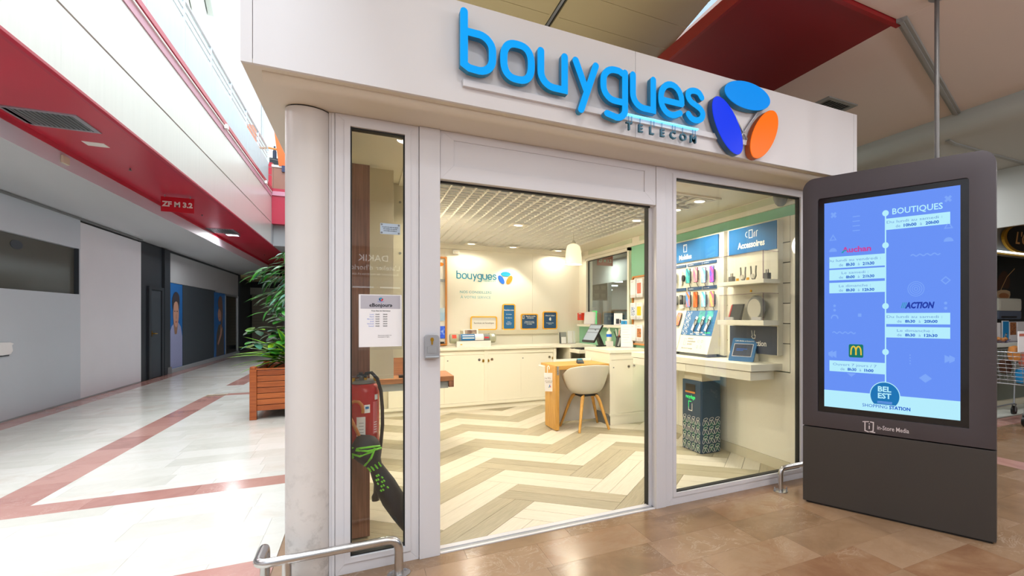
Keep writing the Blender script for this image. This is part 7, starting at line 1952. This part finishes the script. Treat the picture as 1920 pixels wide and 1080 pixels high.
rl = thing('corridor_lamp', 'round lit lamp in the cove ceiling seen through the shop window', 'lamp', (6.2, 13.2, 3.18))
mb = MB(); mb.lathe([(0, 3.168), (.16, 3.17), (.18, 3.18)], (6.4, 14.4, 0), 20); mb.build('diffuser', 'cold_lamp', rl)
area_light('side_lamp_light', (6.4, 14.4, 3.14), .3, .3, 45, (.95, 1, .95))
area_light('market_light', (9.6, 24, 2.9), 4, 14, 160, (.92, 1, .93))
k = 0
for y, x0, x1 in ((17.5, 8.0, 9.2), (19, 7.3, 9.6), (21.5, 8.8, 10.6), (23, 8.0, 10.0), (25, 9.6, 12), (27, 9.0, 11.5), (29, 10.5, 12.3), (31, 9.6, 12)):
    k += 1
    tag(MB().box(x0, y, 2.80, x1, y + .12, 2.86).build('ceiling_tube', 'tube_white'), ('nearest', 'second nearest', 'third nearest', 'fourth nearest', 'fourth farthest', 'third farthest', 'second farthest', 'farthest')[k - 1] + ' lit ceiling tube of the supermarket seen through the shop window', 'lamp', 'supermarket ceiling tubes')
hg = thing('aisle_sign', 'grey hanging aisle board in the supermarket beyond the window', 'sign', (7.6, 17, 2))
MB().box(7.35, 17.0, 1.95, 7.95, 17.04, 2.75).build('board', 'grey', hg); MB().box(7.42, 16.98, 2.05, 7.6, 17.0, 2.2).build('square', 'mid_grey', hg); MB().box(7.7, 16.98, 2.05, 7.88, 17.0, 2.2).build('square', 'mid_grey', hg); MB().box(7.42, 16.98, 2.35, 7.6, 17.0, 2.5).build('square', 'mid_grey', hg); MB().box(7.7, 16.98, 2.35, 7.88, 17.0, 2.5).build('square', 'mid_grey', hg)
MB().box(7.64, 17.0, 2.75, 7.66, 17.02, 3.0).build('rod', 'grey', hg)
for k, (x, y) in enumerate(((7.3, 18.5), (8.3, 18.5), (9.4, 20))):
    tag(MB().box(x, y, 0, x + .16, y + .16, 3.0).build('market_post', 'mid_grey'), ('left', 'middle', 'right')[k] + ' grey supermarket post of three seen through the shop window', 'post', 'supermarket posts')
sc_ = thing('security_gate', 'green lit security gate in the supermarket beyond the window', 'gate', (6.9, 16, 0))
mb = MB(); mb.box(6.62, 16, 0, 6.66, 16.06, 1.55); mb.box(7.05, 16, 0, 7.09, 16.06, 1.55); mb.box(6.62, 16, 1.5, 7.09, 16.06, 1.56); mb.build('frame', 'green_led', sc_)
MB().box(6.8, 15.98, 1.1, 7.0, 16.0, 1.42).build('card', 'leaflet_blue', sc_)
rs_ = thing('red_promo_stand', 'salmon red promotional stand in the supermarket beyond the window', 'stand', (7.8, 17.4, 0))
MB().box(7.25, 17.4, 0, 7.9, 17.7, 1.5).build('body', 'salmon', rs_, bevel=.05); MB().box(7.5, 17.38, 1.3, 7.7, 17.4, 1.7).build('sign', 'paper', rs_)
scn = thing('till_screen', 'dark framed teal screen in the supermarket beyond the window', 'screen', (8.2, 17, 1))
MB().box(8.3, 16.62, 0, 8.4, 16.68, .6).build('stand', 'grey', scn); MB().box(7.95, 16.6, .6, 8.75, 16.7, 1.62).build('frame', 'charcoal', scn, bevel=.06); MB().box(8.02, 16.59, 1.0, 8.68, 16.6, 1.55).build('screen', mat('teal_screen', '2c6a70', rough=.3, emit=.2), scn)
# lettering of the shop across the mall, seen only mirrored in the narrow pane
PWo = Plane((0, -6.99, 0), (-1, 0, 0))
MB().box(-.6, -6.998, 2.25, 1.3, -6.99, 2.95).build('dark_fascia', 'charcoal', wo)
PWo.text('DAKIK', -.22, 2.62, .21, 'tube_white', wo, w=.002)
PWo.text("L'atelier d'horlogerie", -.10, 2.42, .16, 'tube_white', wo, w=.002)
PWo.text("Réparation de montres et smartphones", -.10, 2.30, .08, 'tube_white', wo, w=.002)
for x0 in (-.2, .35): MB().box(x0, -6.9, 2.0, x0 + .42, -6.86, 2.03).build('tube_light', 'tube_white', wo)
MB().box(-.25, -6.99, 1.995, .8, -6.86, 1.999).build('lamp_shelf', 'alu', wo)
for o in bpy.data.objects:
    if o.type == 'MESH' and o.parent is None and 'label' not in o and o.get('kind') is None:
        o['kind'] = 'structure'
